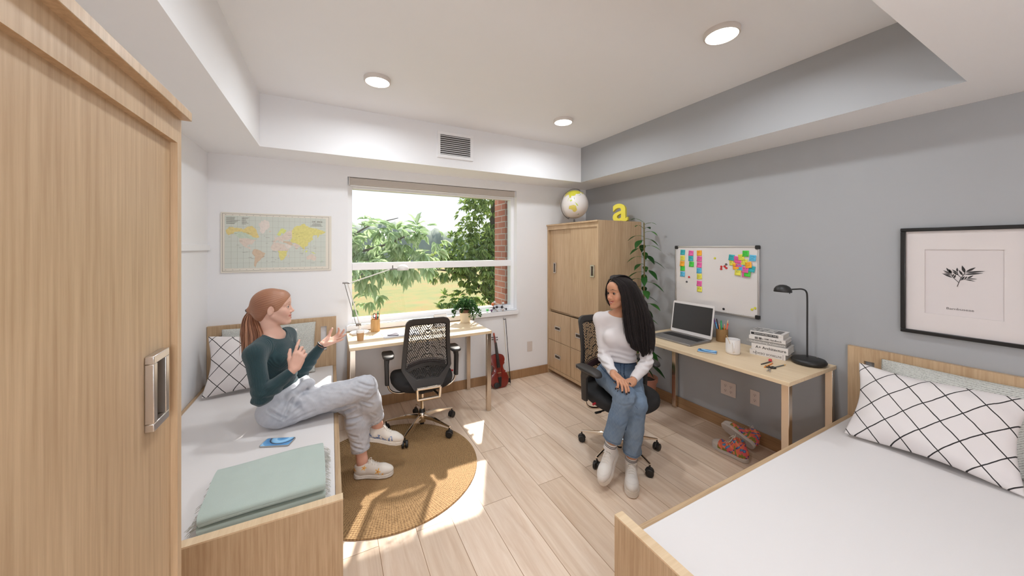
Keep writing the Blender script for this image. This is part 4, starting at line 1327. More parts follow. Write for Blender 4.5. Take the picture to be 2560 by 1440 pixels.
YEL = mat('yellow_lacquer', (226, 212, 70), .45, var=.03, vscale=10)
la = text_mesh('letter_a', 'a', .345, YEL, None, (0, 0, 0), (0, 0, 0), depth=.028, fat=.005, res=8)
zs = [q.co.y for q in la.data.vertices]; mn = min(zs); xs = [q.co.x for q in la.data.vertices]
sc = .198 / (max(zs) - mn)
for q in la.data.vertices:
    q.co = ((q.co.x - (max(xs) + min(xs)) / 2) * sc * .98, (q.co.y - mn) * sc, q.co.z)
la.rotation_euler = (R(90), 0, R(200 - 270 + 8)); la.location = (2.815, 2.775, 1.8325)
tag(la, 'yellow free-standing lower case letter a on top of the corner wardrobe', 'letter')

# tall climbing plant between wardrobe and desk
TERRA = mat('terracotta', (176, 120, 100), .8, var=.1, vscale=30)
SOIL = mat('potting_soil', (58, 44, 34), .95, var=.3, vscale=60, bump=.6, bscale=120)
GREENA = leaf_mat('rubber_leaves', (22, 62, 22), (44, 98, 36), (90, 146, 62))
pl = thing('tall_plant', 'tall leafy plant trained up a cane between wardrobe and desk', 'plant', (2.775, 2.425, 0))
MB().lathe([(.0, 0), (.085, 0), (.092, .01), (.118, .22), (.128, .225), (.130, .26), (.118, .26), (.108, .225), (.0, .225)], 36).build('plant_pot', TERRA, pl)
MB().lathe([(.0, .226), (.108, .226), (.09, .236), (.0, .24)], 24).build('soil', SOIL, pl)
st = [(0, 0, .22), (.012, .01, .6), (.004, .004, 1.0), (.012, .006, 1.4), (.018, .016, 1.80)]
stm = MB().tube(smoothpath(st, 8), .0065, 8); stm.build('cane', mat('plant_cane', (112, 96, 56), .7, var=.2, vscale=30), pl, smooth=60)
V = []; F = []; V2 = MB()
rr = np.random.default_rng(6)
for i in range(54):
    z = .34 + 1.46 * (i / 53) + rr.uniform(-.01, .01)
    a = i * 2.4 + rr.uniform(-.4, .4)
    up = .45 if z > 1.7 else .12
    d = np.array([math.cos(a), math.sin(a), up + rr.uniform(-.15, .2)])
    ln = (.155 if z < 1.62 else .155 - (z - 1.62) * .45) * rr.uniform(.8, 1.15)
    P0 = np.array([.01, .01, z]); P1 = P0 + d * .07 * rr.uniform(.7, 1.2)
    if P1[0] + d[0] * ln > .205: d[0] *= .35; P1 = P0 + d * .055
    V2.tube([P0, (P0 + P1) / 2 + np.array([0, 0, .006]), P1], .0022, 5)
    dd = d + np.array([0, 0, -.45])
    b0 = len(V); ln *= .8
    dn = dd / np.linalg.norm(dd); s = np.cross(dn, [0, 0, 1]); s /= np.linalg.norm(s); u = np.cross(s, dn)
    K = 7
    for k in range(K):
        f = k / (K - 1); w = ln * .24 * math.sin(PI * min(1, f ** .8 * .97 + .02)) + .0008
        c = P1 + dn * ln * f - np.array([0, 0, 1]) * ln * .30 * f * f
        for e, h in ((-1, .16), (0, 0), (1, .16)): V.append(c + s * w * e + u * w * h)
    for k in range(K - 1):
        for e in (0, 1):
            q = b0 + k * 3 + e; F.append((q, q + 1, q + 4, q + 3))
V2.build('leaf_stalks', mat('leaf_stalk', (86, 112, 56), .6), pl, smooth=60)
fo = mesh_obj('foliage', V, F, GREENA, pl, smooth=180)

# trailing pot plant on the desk under the window
pp = thing('potted_plant', 'small trailing ivy in a cream pot on the window desk', 'plant', (1.262, 3.455, .7604))
CREAM = mat('cream_ceramic', (232, 220, 196), .4, var=.02)
MB().lathe([(.0, 0), (.046, 0), (.050, .006), (.059, .1), (.061, .105), (.0, .105)], 32).build('plant_pot', CREAM, pp)
MB().lathe([(.0605, .105), (.062, .107), (.063, .135), (.056, .135), (.052, .112), (.0, .112)], 32).build('pot_rim', mat('brown_band', (112, 74, 60), .7), pp)
V = []; F = []; vines = MB(); rr = np.random.default_rng(9)
for i in range(30):
    a = i * 2.4 + rr.uniform(-.3, .3)
    drop = rr.uniform(.03, .125) if i < 19 else -.02
    out = rr.uniform(.09, .125) if i < 19 else rr.uniform(.02, .09)
    top = rr.uniform(.175, .225) if i < 19 else rr.uniform(.20, .245)
    d = np.array([math.cos(a), math.sin(a), 0])
    if d[1] > 0.3: out = min(out, .085); drop = min(drop, .02)
    p = [np.array([0, 0, .115]) + d * .02, np.array([0, 0, top]) + d * out * .5, np.array([0, 0, max(.165 - drop * .2, .15)]) + d * out * .95, np.array([0, 0, .165 - drop]) + d * (out * 1.1 + .02)]
    path = smoothpath(p, 7); vines.tube(path, .0012, 4)
    for q in path[4:]:
        for k in range(4):
            n0 = rr.normal(size=3) * .6 + d * .5 + np.array([0, 0, .2])
            leaf_fan(V, F, np.array(q) + rr.normal(size=3) * .006, n0, rr.normal(size=3), rr.uniform(.014, .024), .015)
vines.build('vines', mat('ivy_stem', (70, 92, 48), .7), pp, smooth=60)
mesh_obj('foliage', V, F, leaf_mat('ivy_leaves', (28, 62, 30), (48, 92, 44), (96, 134, 74)), pp, smooth=0)

# violin leaning on the wall, and its bow
VIO = mat('violin_varnish', (124, 34, 22), .25, var=.35, vscale=14, coat=.5)
VDK = mat('violin_side', (84, 26, 18), .3, var=.2, coat=.4)
EB = mat('ebony', (24, 21, 20), .35)
vi = thing('violin', 'reddish brown violin leaning upright against the white wall', 'violin', (1.655, 3.415, .004), 0, None, rot=(R(-12.5), R(-2.5), R(-6)))
half = [(.0, .0), (.045, .002), (.078, .018), (.097, .05), (.104, .085), (.100, .118), (.088, .145), (.074, .158), (.082, .166), (.066, .180), (.057, .205), (.058, .228), (.068, .248), (.078, .252), (.076, .264), (.083, .285), (.082, .310), (.070, .335), (.045, .350), (.02, .356), (0, .357)]
sm_h = [(p.x, p.y) for p in smoothpath([(x, z, 0) for x, z in half], 3)]
outl = sm_h + [(-x, z) for x, z in sm_h[-2:0:-1]]
def vplate(y_edge, y_mid, s0):
    vsx = []; rings = []
    for f in (1.0, .93, .82, .6, .3, .05):
        rings.append([(x * f * s0, y_edge + (y_mid - y_edge) * (1 - f ** 3) ** 1.0, .178 + (z - .178) * f * s0 + .178 * 0) for x, z in outl])
    return rings
MB().ring([[(x, -.004, z) for x, z in outl], [(x, .030, z) for x, z in outl]]).build('ribs', VDK, vi, smooth=50)
tb_ = MB(); tb_.ring([[(x * 1.02, -.0, .178 + (z - .178) * 1.012) for x, z in outl], [(x * 1.035, -.004, .178 + (z - .178) * 1.015) for x, z in outl]] + vplate(-.007, -.018, 1.02)); tb_.build('top_plate', VIO, vi, smooth=60)
bb = MB(); bb.ring([[(x * 1.035, .030, .178 + (z - .178) * 1.015) for x, z in outl]] + vplate(.034, .044, 1.02)); bb.build('back_plate', VDK, vi, smooth=60)
nk = MB(); nk.ring([[(-.012, -.012, .345), (.012, -.012, .345), (.014, .012, .345), (-.014, .012, .345)], [(-.011, -.010, .48), (.011, -.010, .48), (.012, .008, .48), (-.012, .008, .48)], [(-.010, -.002, .50), (.010, -.002, .50), (.011, .014, .50), (-.011, .014, .50)], [(-.007, .012, .565), (.007, .012, .565), (.007, .024, .565), (-.007, .024, .565)]])
nk.build('neck', VIO, vi, smooth=50, bevel=.002)
sc_ = MB()
sc_.tube([(0, .018 + .011 * math.cos(t) * (1 - t / 14), .574 + .015 * math.sin(t) * (1 - t / 14)) for t in np.linspace(-1.6, 7.5, 40)], .0065, 8); sc_.tube([(0, .018, .545), (0, .026, .575)], .008, 8)
sc_.build('scroll', mat('violin_scroll', (176, 70, 40), .3, var=.2, vscale=40), vi, smooth=60)
MB().ring([[(-.021, -.020, .215), (.021, -.020, .215), (.021, -.026, .215), (-.021, -.026, .215)], [(-.012, -.013, .485), (.012, -.013, .485), (.012, -.018, .485), (-.012, -.018, .485)]]).build('fingerboard', EB, vi, bevel=.002)
MB().ring([[(-.008, -.012, .01), (.008, -.012, .01), (.007, -.022, .01), (-.007, -.022, .01)], [(-.022, -.022, .115), (.022, -.022, .115), (.020, -.032, .115), (-.020, -.032, .115)]]).build('tailpiece', EB, vi, bevel=.002)
MB().ring([[(-.020, -.016, .158), (.020, -.016, .158), (.020, -.016, .162), (-.020, -.016, .162)], [(-.018, -.040, .159), (.018, -.040, .159), (.018, -.040, .161), (-.018, -.040, .161)]]).build('bridge', mat('maple_bridge', (206, 176, 130), .6), vi)
MB().ball((-.042, -.022, .032), (.034, .007, .030), 20).build('chin_rest', BLACK, vi, smooth=180)
sg = MB()
for i in range(4):
    x0 = -.009 + .006 * i; sg.tube([(x0 * 1.2, -.031, .112), (x0 * 1.5, -.041, .16), (x0 * .8, -.020, .485), (x0 * .5, -.001, .52)], .0006, 4)
sg.build('strings', STEEL, vi)
for i, (sx, z) in enumerate(((1, .512), (-1, .520), (1, .538), (-1, .545))):
    MB().cyl((-.012 * sx, .012, z), (.024 * sx, .010, z), .0028, n=8).ball((.030 * sx, .010, z), (.008, .003, .006), 10, m=6).build('peg', EB, vi, smooth=60)
for sx in (-1, 1):
    MB().tube([(sx * (.034 + .006 * math.sin(t * 2)), -.0175 + .0 * t, .165 + .033 * t) for t in np.linspace(-1, 1, 12)], .0022, 6, flat=.5).build('sound_hole', EB, vi)
bo_ = thing('violin_bow', 'black violin bow leaning on the wall beside the violin', 'violin bow', (1.792, 3.43, .003), 0, None, rot=(R(-9.2), R(-1.5), R(-8)))
MB().tube(smoothpath([(0, 0, 0), (.0, .0, .1), (.0, .006, .38), (.0, .0, .70), (-.0, -.001, .735)], 6), [.0046] * 12 + [.0036] * 13, 8).build('stick', EB, bo_, smooth=60)
MB().ring([[(-.004, -.002, .735), (.003, -.002, .735), (.003, .004, .735), (-.004, .004, .735)], [(-.024, -.002, .728), (-.016, -.002, .722), (-.016, .003, .722), (-.024, .003, .728)]]).ring([[(-.022, -.002, .722), (-.028, -.002, .722), (-.028, .003, .722), (-.022, .003, .722)], [(-.026, -.001, .75), (-.028, -.001, .75), (-.028, .002, .75), (-.026, .002, .75)]]).build('bow_tip', EB, bo_)
MB().box(-.026, -.003, -.005, .005, .03, .075).build('frog', EB, bo_, bevel=.003)
MB().box(-.025, -.0235, -.004, .004, .05, .726).build('bow_hair', mat('bow_hair', (222, 208, 170), .6), bo_)
MB().cyl((0, 0, -.0), (0, 0, .02), .0052, n=10).build('end_screw', STEEL, bo_)
# ================================================================== soft furnishings
def stripes_mat(name, base, line, d, wdt, angles=(42, -42)):
    """off-white cloth with a hand-drawn lattice of dark lines in the cushion's own plane"""
    m, n, l, p = nodes_of(name)
    tc = n.new('ShaderNodeTexCoord')
    nz = n.new('ShaderNodeTexNoise'); nz.inputs['Scale'].default_value = 7; nz.inputs['Detail'].default_value = 3
    l.new(tc.outputs['Object'], nz.inputs['Vector'])
    ds = n.new('ShaderNodeVectorMath'); ds.operation = 'MULTIPLY_ADD'; ds.inputs[1].default_value = (.016, .016, 0)
    l.new(nz.outputs['Color'], ds.inputs[0]); l.new(tc.outputs['Object'], ds.inputs[2])
    outs = []
    for a in angles:
        dt = n.new('ShaderNodeVectorMath'); dt.operation = 'DOT_PRODUCT'
        dt.inputs[1].default_value = (math.cos(R(a)) / d, math.sin(R(a)) / d, 0)
        l.new(ds.outputs[0], dt.inputs[0])
        fr = n.new('ShaderNodeMath'); fr.operation = 'PINGPONG'; fr.inputs[1].default_value = .5
        l.new(dt.outputs['Value'], fr.inputs[0])
        lt = n.new('ShaderNodeMath'); lt.operation = 'LESS_THAN'; lt.inputs[1].default_value = wdt / d / 2
        l.new(fr.outputs[0], lt.inputs[0]); outs.append(lt.outputs[0])
    mx = n.new('ShaderNodeMath'); mx.operation = 'MAXIMUM'
    l.new(outs[0], mx.inputs[0]); l.new(outs[1], mx.inputs[1])
    cm = n.new('ShaderNodeMix'); cm.data_type = 'RGBA'
    cm.inputs[6].default_value = lin(base); cm.inputs[7].default_value = lin(line)
    l.new(mx.outputs[0], cm.inputs[0]); l.new(cm.outputs[2], p.inputs['Base Color'])
    p.inputs['Roughness'].default_value = .9
    fb = n.new('ShaderNodeTexNoise'); fb.inputs['Scale'].default_value = 500; l.new(tc.outputs['Object'], fb.inputs['Vector'])
    bp = n.new('ShaderNodeBump'); bp.inputs['Strength'].default_value = .25; bp.inputs['Distance'].default_value = .001
    l.new(fb.outputs[0], bp.inputs['Height']); l.new(bp.outputs[0], p.inputs['Normal'])
    return m
LATT = stripes_mat('lattice_cotton', (222, 216, 215), (40, 36, 36), .092, .0045)
def weave_mat():
    m, n, l, p = nodes_of('herringbone_wool')
    tc = n.new('ShaderNodeTexCoord')
    a = n.new('ShaderNodeTexWave'); a.inputs['Scale'].default_value = 38; a.inputs['Distortion'].default_value = 1.5; a.inputs['Detail Scale'].default_value = 6
    mp = n.new('ShaderNodeMapping'); mp.inputs['Rotation'].default_value = (0, 0, R(50)); l.new(tc.outputs['Object'], mp.inputs[0]); l.new(mp.outputs[0], a.inputs['Vector'])
    b = n.new('ShaderNodeTexVoronoi'); b.inputs['Scale'].default_value = 130; l.new(tc.outputs['Object'], b.inputs['Vector'])
    ad = n.new('ShaderNodeMath'); ad.operation = 'MULTIPLY_ADD'; ad.inputs[1].default_value = .9; l.new(b.outputs['Distance'], ad.inputs[0]); l.new(a.outputs['Fac'], ad.inputs[2])
    cr = n.new('ShaderNodeValToRGB'); cr.color_ramp.elements[0].color = lin((140, 140, 134)); cr.color_ramp.elements[1].color = lin((206, 206, 200)); cr.color_ramp.elements[0].position = .1; cr.color_ramp.elements[1].position = 1.0
    l.new(ad.outputs[0], cr.inputs[0]); l.new(cr.outputs[0], p.inputs['Base Color'])
    bp = n.new('ShaderNodeBump'); bp.inputs['Strength'].default_value = .5; bp.inputs['Distance'].default_value = .003; l.new(ad.outputs[0], bp.inputs['Height']); l.new(bp.outputs[0], p.inputs['Normal'])
    p.inputs['Roughness'].default_value = .95
    return m
WEAVE = weave_mat()
def cushion(name, label, w, h, t, mt, loc, rot, ears=.1, wr=.012, seed=1, sag=0.0, group=None):
    """stuffed cushion in its own x/y plane, z is its thickness; base edge on y = 0"""
    rr = random.Random(seed); ph = [rr.uniform(0, 6.3) for _ in range(8)]
    N = 56; V = []; F = []
    def pt(u, v, s):
        e = lambda a: 1 - ears * (1 - a * a) ** 1.5
        x = u * w / 2 * e(v); y = v * h / 2 * e(u)
        prof = max(0, (1 - abs(u) ** 2.4)) ** .55 * max(0, (1 - abs(v) ** 2.4)) ** .55
        z = s * t / 2 * prof
        edge = (1 - prof)
        wrk = math.sin(7 * u + 3 * v + ph[0]) * math.sin(5 * v - 4 * u + ph[1]) + .6 * math.sin(13 * v + 6 * u * u + ph[2]) * edge
        z += wr * prof * (.35 + edge) * wrk
        y -= sag * prof * (1 - v) * .5
        z += wr * .8 * edge * math.sin(4 * u + ph[3]) * (abs(v) + .2)
        return (x, y + h / 2, z)
    for s in (1, -1):
        b = len(V)
        for j in range(N):
            for i in range(N):
                u = -1 + 2 * i / (N - 1); v_ = -1 + 2 * j / (N - 1)
                u = math.sin(u * PI / 2) * .6 + u * .4; v_ = math.sin(v_ * PI / 2) * .6 + v_ * .4
                V.append(pt(u, v_, s))
        for j in range(N - 1):
            for i in range(N - 1):
                q = (b + j * N + i, b + j * N + i + 1, b + (j + 1) * N + i + 1, b + (j + 1) * N + i)
                F.append(q if s > 0 else q[::-1])
    me = bpy.data.meshes.new(name); me.from_pydata(V, [], F); me.materials.append(mt)
    bm = bmesh.new(); bm.from_mesh(me); bmesh.ops.remove_doubles(bm, verts=bm.verts, dist=.0004); bm.to_mesh(me); bm.free()
    o = link(name, me, None, loc, rot, 180)
    return tag(o, label, 'pillow', group)
def lean(ax_x, tilt):
    """axes: cushion x along ax_x (world xy), leaning back by tilt degrees from upright"""
    X = Vector((ax_x[0], ax_x[1], 0)).normalized(); back = Vector((-X.y, X.x, 0))
    Y = Vector((0, 0, 1)) * math.cos(R(tilt)) + back * math.sin(R(tilt)); Z = X.cross(Y)
    return Matrix((X, Y, Z)).transposed().to_euler()
# right bed: cushions face -X, so their x axis runs towards -Y
cushion('pillow', 'long grey woven pillow against the headboard of the near bed', .66, .42, .15, WEAVE, (2.800, .462, .484), lean((0, -1), 20), .03, .006, 3, 0, 'grey woven pillows')
cushion('lattice_pillow', 'white pillow with dark lattice lines on the near bed', .575, .43, .155, LATT, (2.600, .560, .492), lean((.03, -1), 33), .10, .014, 7, 0, 'lattice pillows')
# left bed: cushions face -Y, their x axis runs along +X
cushion('pillow', 'grey woven pillow behind the redhead on the left bed', .655, .425, .14, WEAVE, (-.447, 3.405, .484), lean((1, 0), 17), .03, .006, 5, 0, 'grey woven pillows')
cushion('lattice_pillow', 'white pillow with dark lattice lines behind the ponytail', .56, .43, .15, LATT, (-.52, 3.150, .492), lean((1, .03), 25), .10, .014, 9, 0, 'lattice pillows')

# folded throw
def throw():
    t = thing('folded_blanket', 'folded sage green throw with fringed ends on the left bed', 'blanket', (-.237, 1.846, .4765))
    BL = mat('sage_wool', (178, 192, 184), .95, var=.05, vscale=14, bump=.5, bscale=700, sheen=.3)
    # cross-section centre line in (y, z): four layers folded back and forth
    path = [(.215, .010), (0, .010), (-.200, .010), (-.226, .019), (-.200, .029), (0, .029), (.185, .030), (.208, .038), (.185, .048), (0, .047), (-.195, .047), (-.224, .057), (-.195, .067), (-.0, .068), (.165, .066), (.20, .050), (.222, .026), (.228, .010)]
    cl = smoothpath([(0, y * .83, z) for y, z in path], 6)
    th = .0085
    def section(x, f):
        top = []; bot = []
        for i, q in enumerate(cl):
            a = cl[max(i - 1, 0)]; b = cl[min(i + 1, len(cl) - 1)]; d = (b - a).normalized(); nrm = Vector((0, -d.z, d.y))
            tt = th * (1.0 if i not in (0, len(cl) - 1) else .5)
            w = .0025 * math.sin(q.y * 22 + x * 13 + i * .11) * (q.z / .07)
            zs = 1.0 + .10 * math.sin(x * 7 + .6) * (q.z > .03)
            sk = .02 * x * 0
            c = Vector((x + .012 * math.sin(i * .13 + f * 5) * (abs(f - .5) > .45), q.y + sk, q.z * zs + w))
            top.append(c + nrm * tt); bot.append(c - nrm * tt)
        return top + bot[::-1]
    rg = [section(-.205 + .41 * i / 28, i / 28) for i in range(29)]
    MB().ring(rg).build('wool_throw', BL, t, smooth=50)
    fr = MB(); r = random.Random(2)
    for sx in (-1, 1):
        for k in range(110):
            y = -.18 + .36 * r.random(); lay = r.choice((.010, .028, .047))
            x0 = sx * .204; ln = r.uniform(.018, .034)
            z0 = lay + r.uniform(-.003, .003)
            z1 = max(.0035, z0 - .012 - r.uniform(0, .012))
            fr.tube([(x0, y, z0), (x0 + sx * ln * .55, y + r.uniform(-.003, .003), (z0 + z1) / 2 + .003), (x0 + sx * ln, y + r.uniform(-.007, .007), z1)], .0009, 4)
    fr.build('fringe', mat('throw_fringe', (196, 194, 186), .95), t, smooth=0)['kind'] = 'stuff'
throw()

# ================================================================== phones, drinks, pens
SCR = None
def screen_mat():
    m, n, l, p = nodes_of('phone_wallpaper')
    tc = n.new('ShaderNodeTexCoord'); mp = n.new('ShaderNodeMapping'); mp.inputs['Scale'].default_value = (9, 9, 1); mp.inputs['Location'].default_value = (.1, .35, 0)
    l.new(tc.outputs['Object'], mp.inputs[0])
    w = n.new('ShaderNodeTexWave'); w.wave_type = 'RINGS'; w.rings_direction = 'Z'; w.wave_profile = 'SAW'; w.inputs['Scale'].default_value = .55; w.inputs['Distortion'].default_value = .6; w.inputs['Detail'].default_value = 0
    l.new(mp.outputs[0], w.inputs['Vector'])
    cr = n.new('ShaderNodeValToRGB'); e = cr.color_ramp.elements; e[0].color = lin((70, 120, 170)); e[1].color = lin((44, 48, 60)); e[1].position = .95
    k = e.new(.45); k.color = lin((96, 156, 204)); k = e.new(.5); k.color = lin((150, 192, 222)); k = e.new(.8); k.color = lin((120, 174, 214))
    l.new(w.outputs['Fac'], cr.inputs[0]); l.new(cr.outputs[0], p.inputs['Base Color']); p.inputs['Roughness'].default_value = .15
    l.new(cr.outputs[0], p.inputs['Emission Color']); p.inputs['Emission Strength'].default_value = .25
    return m
SCR = screen_mat()
SILV = mat('silver_phone_body', (176, 174, 172), .35, .6)
def phone(label, loc, rz, w, h):
    t = thing('smartphone', label, 'phone', loc, rz, 'smartphones')
    MB().rbox(-w / 2, w / 2, -h / 2, h / 2, 0, .0075, .010).build('phone_body', SILV, t, bevel=.0015)
    MB().rbox(-w / 2 + .003, w / 2 - .003, -h / 2 + .003, h / 2 - .003, .0075, .0079, .008).build('phone_screen', SCR, t)
phone('smartphone with a lit blue screen lying on the left bed', (-.258, 2.270, .4765), R(158), .152, .082)
phone('smartphone with a lit blue screen on the right desk', (2.522, 1.61, .7605), R(118), .128, .085)

CER = mat('white_ceramic', (228, 224, 222), .3, var=.01)
mg = thing('mug', 'white ceramic mug on the right desk', 'mug', (2.655, 1.497, .7604), R(215))
mp2 = MB().lathe([(.0, 0), (.040, 0), (.045, .004), (.047, .02), (.047, .105), (.0465, .108), (.044, .106), (.043, .02), (.0, .012)], 40); mp2.build('mug_body', CER, mg, smooth=50)
MB().tube(smoothpath([(.044, 0, .088), (.066, 0, .086), (.076, 0, .065), (.072, 0, .042), (.058, 0, .026), (.044, 0, .024)], 5), .0055, 10, flat=1.4).build('handle', CER, mg, smooth=60)
ss = MB().cyl((0, 0, 0), (.046, .042, .130), .0016, n=8).build('stirring_stick', mat('pale_wood_stick', (206, 176, 130), .7), None, loc=(2.640, 1.482, .774), rot=(0, 0, R(120)))
tag(ss, 'thin wooden stirring stick standing in the white mug', 'stick')

KRAFT = mat('kraft_sleeve', (190, 152, 112), .8, var=.06, vscale=40)
cf = thing('coffee_cup', 'paper coffee cup with white lid on the window desk', 'coffee cup', (.222, 3.185, .7604))
MB().lathe([(.0, 0), (.024, 0), (.0245, .002), (.031, .074), (.0, .074)], 32).build('paper_cup', KRAFT, cf)
MB().lathe([(.0325, .068), (.034, .070), (.0335, .078), (.0315, .080), (.031, .088), (.028, .090), (.026, .086), (.0, .086)], 32).build('lid', mat('white_cup_lid', (236, 232, 228), .4), cf)

BAMB = wood('bamboo_cup', (206, 166, 112), (176, 134, 84), 'Z', scale=.8)
def pencil_cup(label, loc, r, h, mt):
    t = thing('pencil_cup', label, 'pencil cup', loc, 0, 'pencil cups')
    MB().lathe([(.0, 0), (r, 0), (r, h), (r - .004, h), (r - .004, .006), (.0, .006)], 36).build('cup_body', mt, t, smooth=40)
def stick_in(label, kind, loc, dxy, ln, col, tip=None, r=.0036, n=6, cat='pencil', cap=None, group=None):
    t = thing(kind, label, cat, loc, 0, group)
    d = Vector((dxy[0], dxy[1], 1)).normalized()
    MB().cyl((0, 0, 0), d * ln * .9, r, n=n).build('barrel', mat('pen_%d_%d_%d' % col, col, .4), t)
    m = MB(); m.cyl(d * ln * .9, d * ln, r * (.98 if cap else 1), (r * 1.0 if cap else .0006), n=n)
    m.build('cap' if cap else 'sharpened_tip', mat('pen_%d_%d_%d' % (tip or (222, 190, 148)), tip or (222, 190, 148), .5), t)
    return t
WICK = mat('woven_cup', (150, 116, 74), .8, var=.2, vscale=120, bump=.8, bscale=240)
pencil_cup('woven brown pencil cup full of pens on the right desk', (2.925, 1.738, .7604), .044, .105, WICK)
px_, py_, pz_ = 2.925, 1.738, .768
for dx, dy, sx, sy, ln, col, tip, r, cat, nm, lb in [
    (-.02, .022, -.10, .22, .185, (118, 44, 130), (96, 30, 110), .0048, 'pen', 'marker_pen', 'tallest purple marker pen in the right desk pencil cup'),
    (-.012, .016, -.04, .16, .178, (60, 34, 58), (40, 24, 44), .0042, 'pen', 'marker_pen', 'dark plum marker pen next to the purple one'),
    (-.028, .014, -.16, .14, .155, (92, 164, 208), (72, 140, 190), .0056, 'pen', 'marker_pen', 'light blue marker pen in the right desk pencil cup'),
    (-.004, -.0, .02, .05, .165, (64, 184, 116), (52, 160, 96), .0058, 'pen', 'marker_pen', 'green marker pen in the right desk pencil cup'),
    (-.026, -.002, -.15, .02, .150, (228, 150, 70), None, .0042, 'pencil', 'pencil', 'orange pencil between the blue and green markers'),
    (.012, -.018, .06, -.16, .180, (236, 196, 130), (240, 214, 160), .0040, 'pencil', 'pencil', 'tall cream pencil at the right side of the woven cup'),
    (-.012, -.026, -.08, -.12, .150, (230, 146, 60), None, .0046, 'pencil', 'pencil', 'orange pencil at the right side of the woven cup'),
    (.004, -.030, .0, -.20, .152, (236, 120, 100), (224, 96, 84), .0056, 'pen', 'marker_pen', 'coral marker pen at the right rim of the woven cup')]:
    stick_in(lb, nm, (px_ + dx * .6, py_ + dy * .6, pz_), (sx, sy), ln, col, tip, r, 10 if cat == 'pen' else 6, cat, cap=(cat == 'pen'), group='pens in the woven cup')
pencil_cup('bamboo pencil cup with scissors on the window desk', (.372, 3.475, .7604), .041, .112, BAMB)
bx_, by_ = .372, 3.475
for dx, dy, sx, sy, ln, col, tip, r, cat, nm, lb in [
    (-.026, .0, -.12, -.02, .165, (224, 176, 90), None, .0040, 'pencil', 'pencil', 'ochre pencil at the left rim of the bamboo cup'),
    (-.016, .012, -.06, .04, .160, (236, 196, 110), None, .0040, 'pencil', 'pencil', 'pale yellow pencil in the bamboo cup'),
    (.004, -.008, .02, -.03, .158, (240, 130, 110), (228, 104, 92), .0055, 'pen', 'marker_pen', 'coral marker pen in the bamboo cup'),
    (.018, .010, .08, .04, .178, (124, 212, 160), (96, 190, 136), .0050, 'pen', 'marker_pen', 'mint green marker pen in the bamboo cup'),
    (.024, -.006, .14, -.02, .185, (236, 184, 104), None, .0040, 'pencil', 'pencil', 'tallest yellow pencil leaning right in the bamboo cup'),
    (.026, .004, .12, .02, .150, (230, 158, 70), None, .0040, 'pencil', 'pencil', 'orange pencil at the right rim of the bamboo cup')]:
    stick_in(lb, nm, (bx_ + dx * .6, by_ + dy * .6, .768), (sx, sy), ln, col, tip, r, 10 if cat == 'pen' else 6, cat, cap=(cat == 'pen'), group='pens in the bamboo cup')
def scissors(label, loc, rot):
    t = thing('scissors', label, 'scissors', loc, 0, 'pairs of scissors', rot=rot)
    for s in (-1, 1):
        MB().ring([[(-.004 * s, -.001 + .001 * s, 0), (.005 * s, -.001 + .001 * s, 0), (.005 * s, .0005 + .001 * s, 0), (-.004 * s, .0005 + .001 * s, 0)], [(-.003 * s, -.001 + .001 * s, .085), (.0005 * s, -.001 + .001 * s, .09), (.0005 * s, .0005 + .001 * s, .09), (-.003 * s, .0005 + .001 * s, .085)]]).build('blade', STEEL, t, rot=(0, R(-5 * s), 0))
        h = MB().tube([(s * .015 + .0125 * math.cos(a), 0, -.040 + .021 * math.sin(a)) for a in np.linspace(0, 2 * PI, 20, endpoint=False)], .0036, 8, closed=True)
        h.tube([(s * .002, 0, 0), (s * .007, 0, -.012), (s * .010, 0, -.022)], .0036, 8)
        h.build('finger_loop', BLACK, t, smooth=60)
    MB().cyl((0, -.003, .004), (0, .003, .004), .003, n=10).build('pivot', STEEL, t)
scissors('black-handled scissors standing handles-up in the bamboo cup', (.378, 3.468, .870), (R(180), 0, R(4)))
scissors('black-handled scissors lying at the front of the right desk', (2.525, 1.192, .765), (R(88), 0, R(-70)))
def lay_stick(label, nm, cat, a, b, r, col, endcol, n=6):
    a = Vector(a); b = Vector(b); t = thing(nm, label, cat, a)
    d = b - a
    MB().cyl((0, 0, 0), d * .86, r, n=n).build('barrel', mat('pen_%d_%d_%d' % col, col, .4), t)
    MB().cyl(d * .86, d, r * 1.0, r * .8, n=n).build('end', mat('pen_%d_%d_%d' % endcol, endcol, .5), t)
lay_stick('dark pencil with a red eraser end lying behind the scissors', 'pencil', 'pencil', (2.565, 1.262, .7642), (2.700, 1.262, .7642), .0036, (62, 58, 58), (206, 70, 74))
lay_stick('orange pencil lying between the red-ended one and the scissors', 'pencil', 'pencil', (2.522, 1.222, .7642), (2.660, 1.238, .7642), .0038, (228, 146, 66), (214, 128, 60))
lay_stick('grey pencil with a yellow tip lying right of the orange one', 'pencil', 'pencil', (2.56, 1.190, .7642), (2.70, 1.182, .7642), .0034, (96, 100, 96), (222, 180, 100))
er = MB().rbox(-.016, .016, -.009, .009, 0, .010, .003).build('eraser', mat('red_eraser', (206, 66, 72), .7), None, loc=(2.712, 1.278, .7606), rot=(0, 0, R(20)), bevel=.002)
tag(er, 'small red eraser lying by the red-ended pencil', 'eraser')

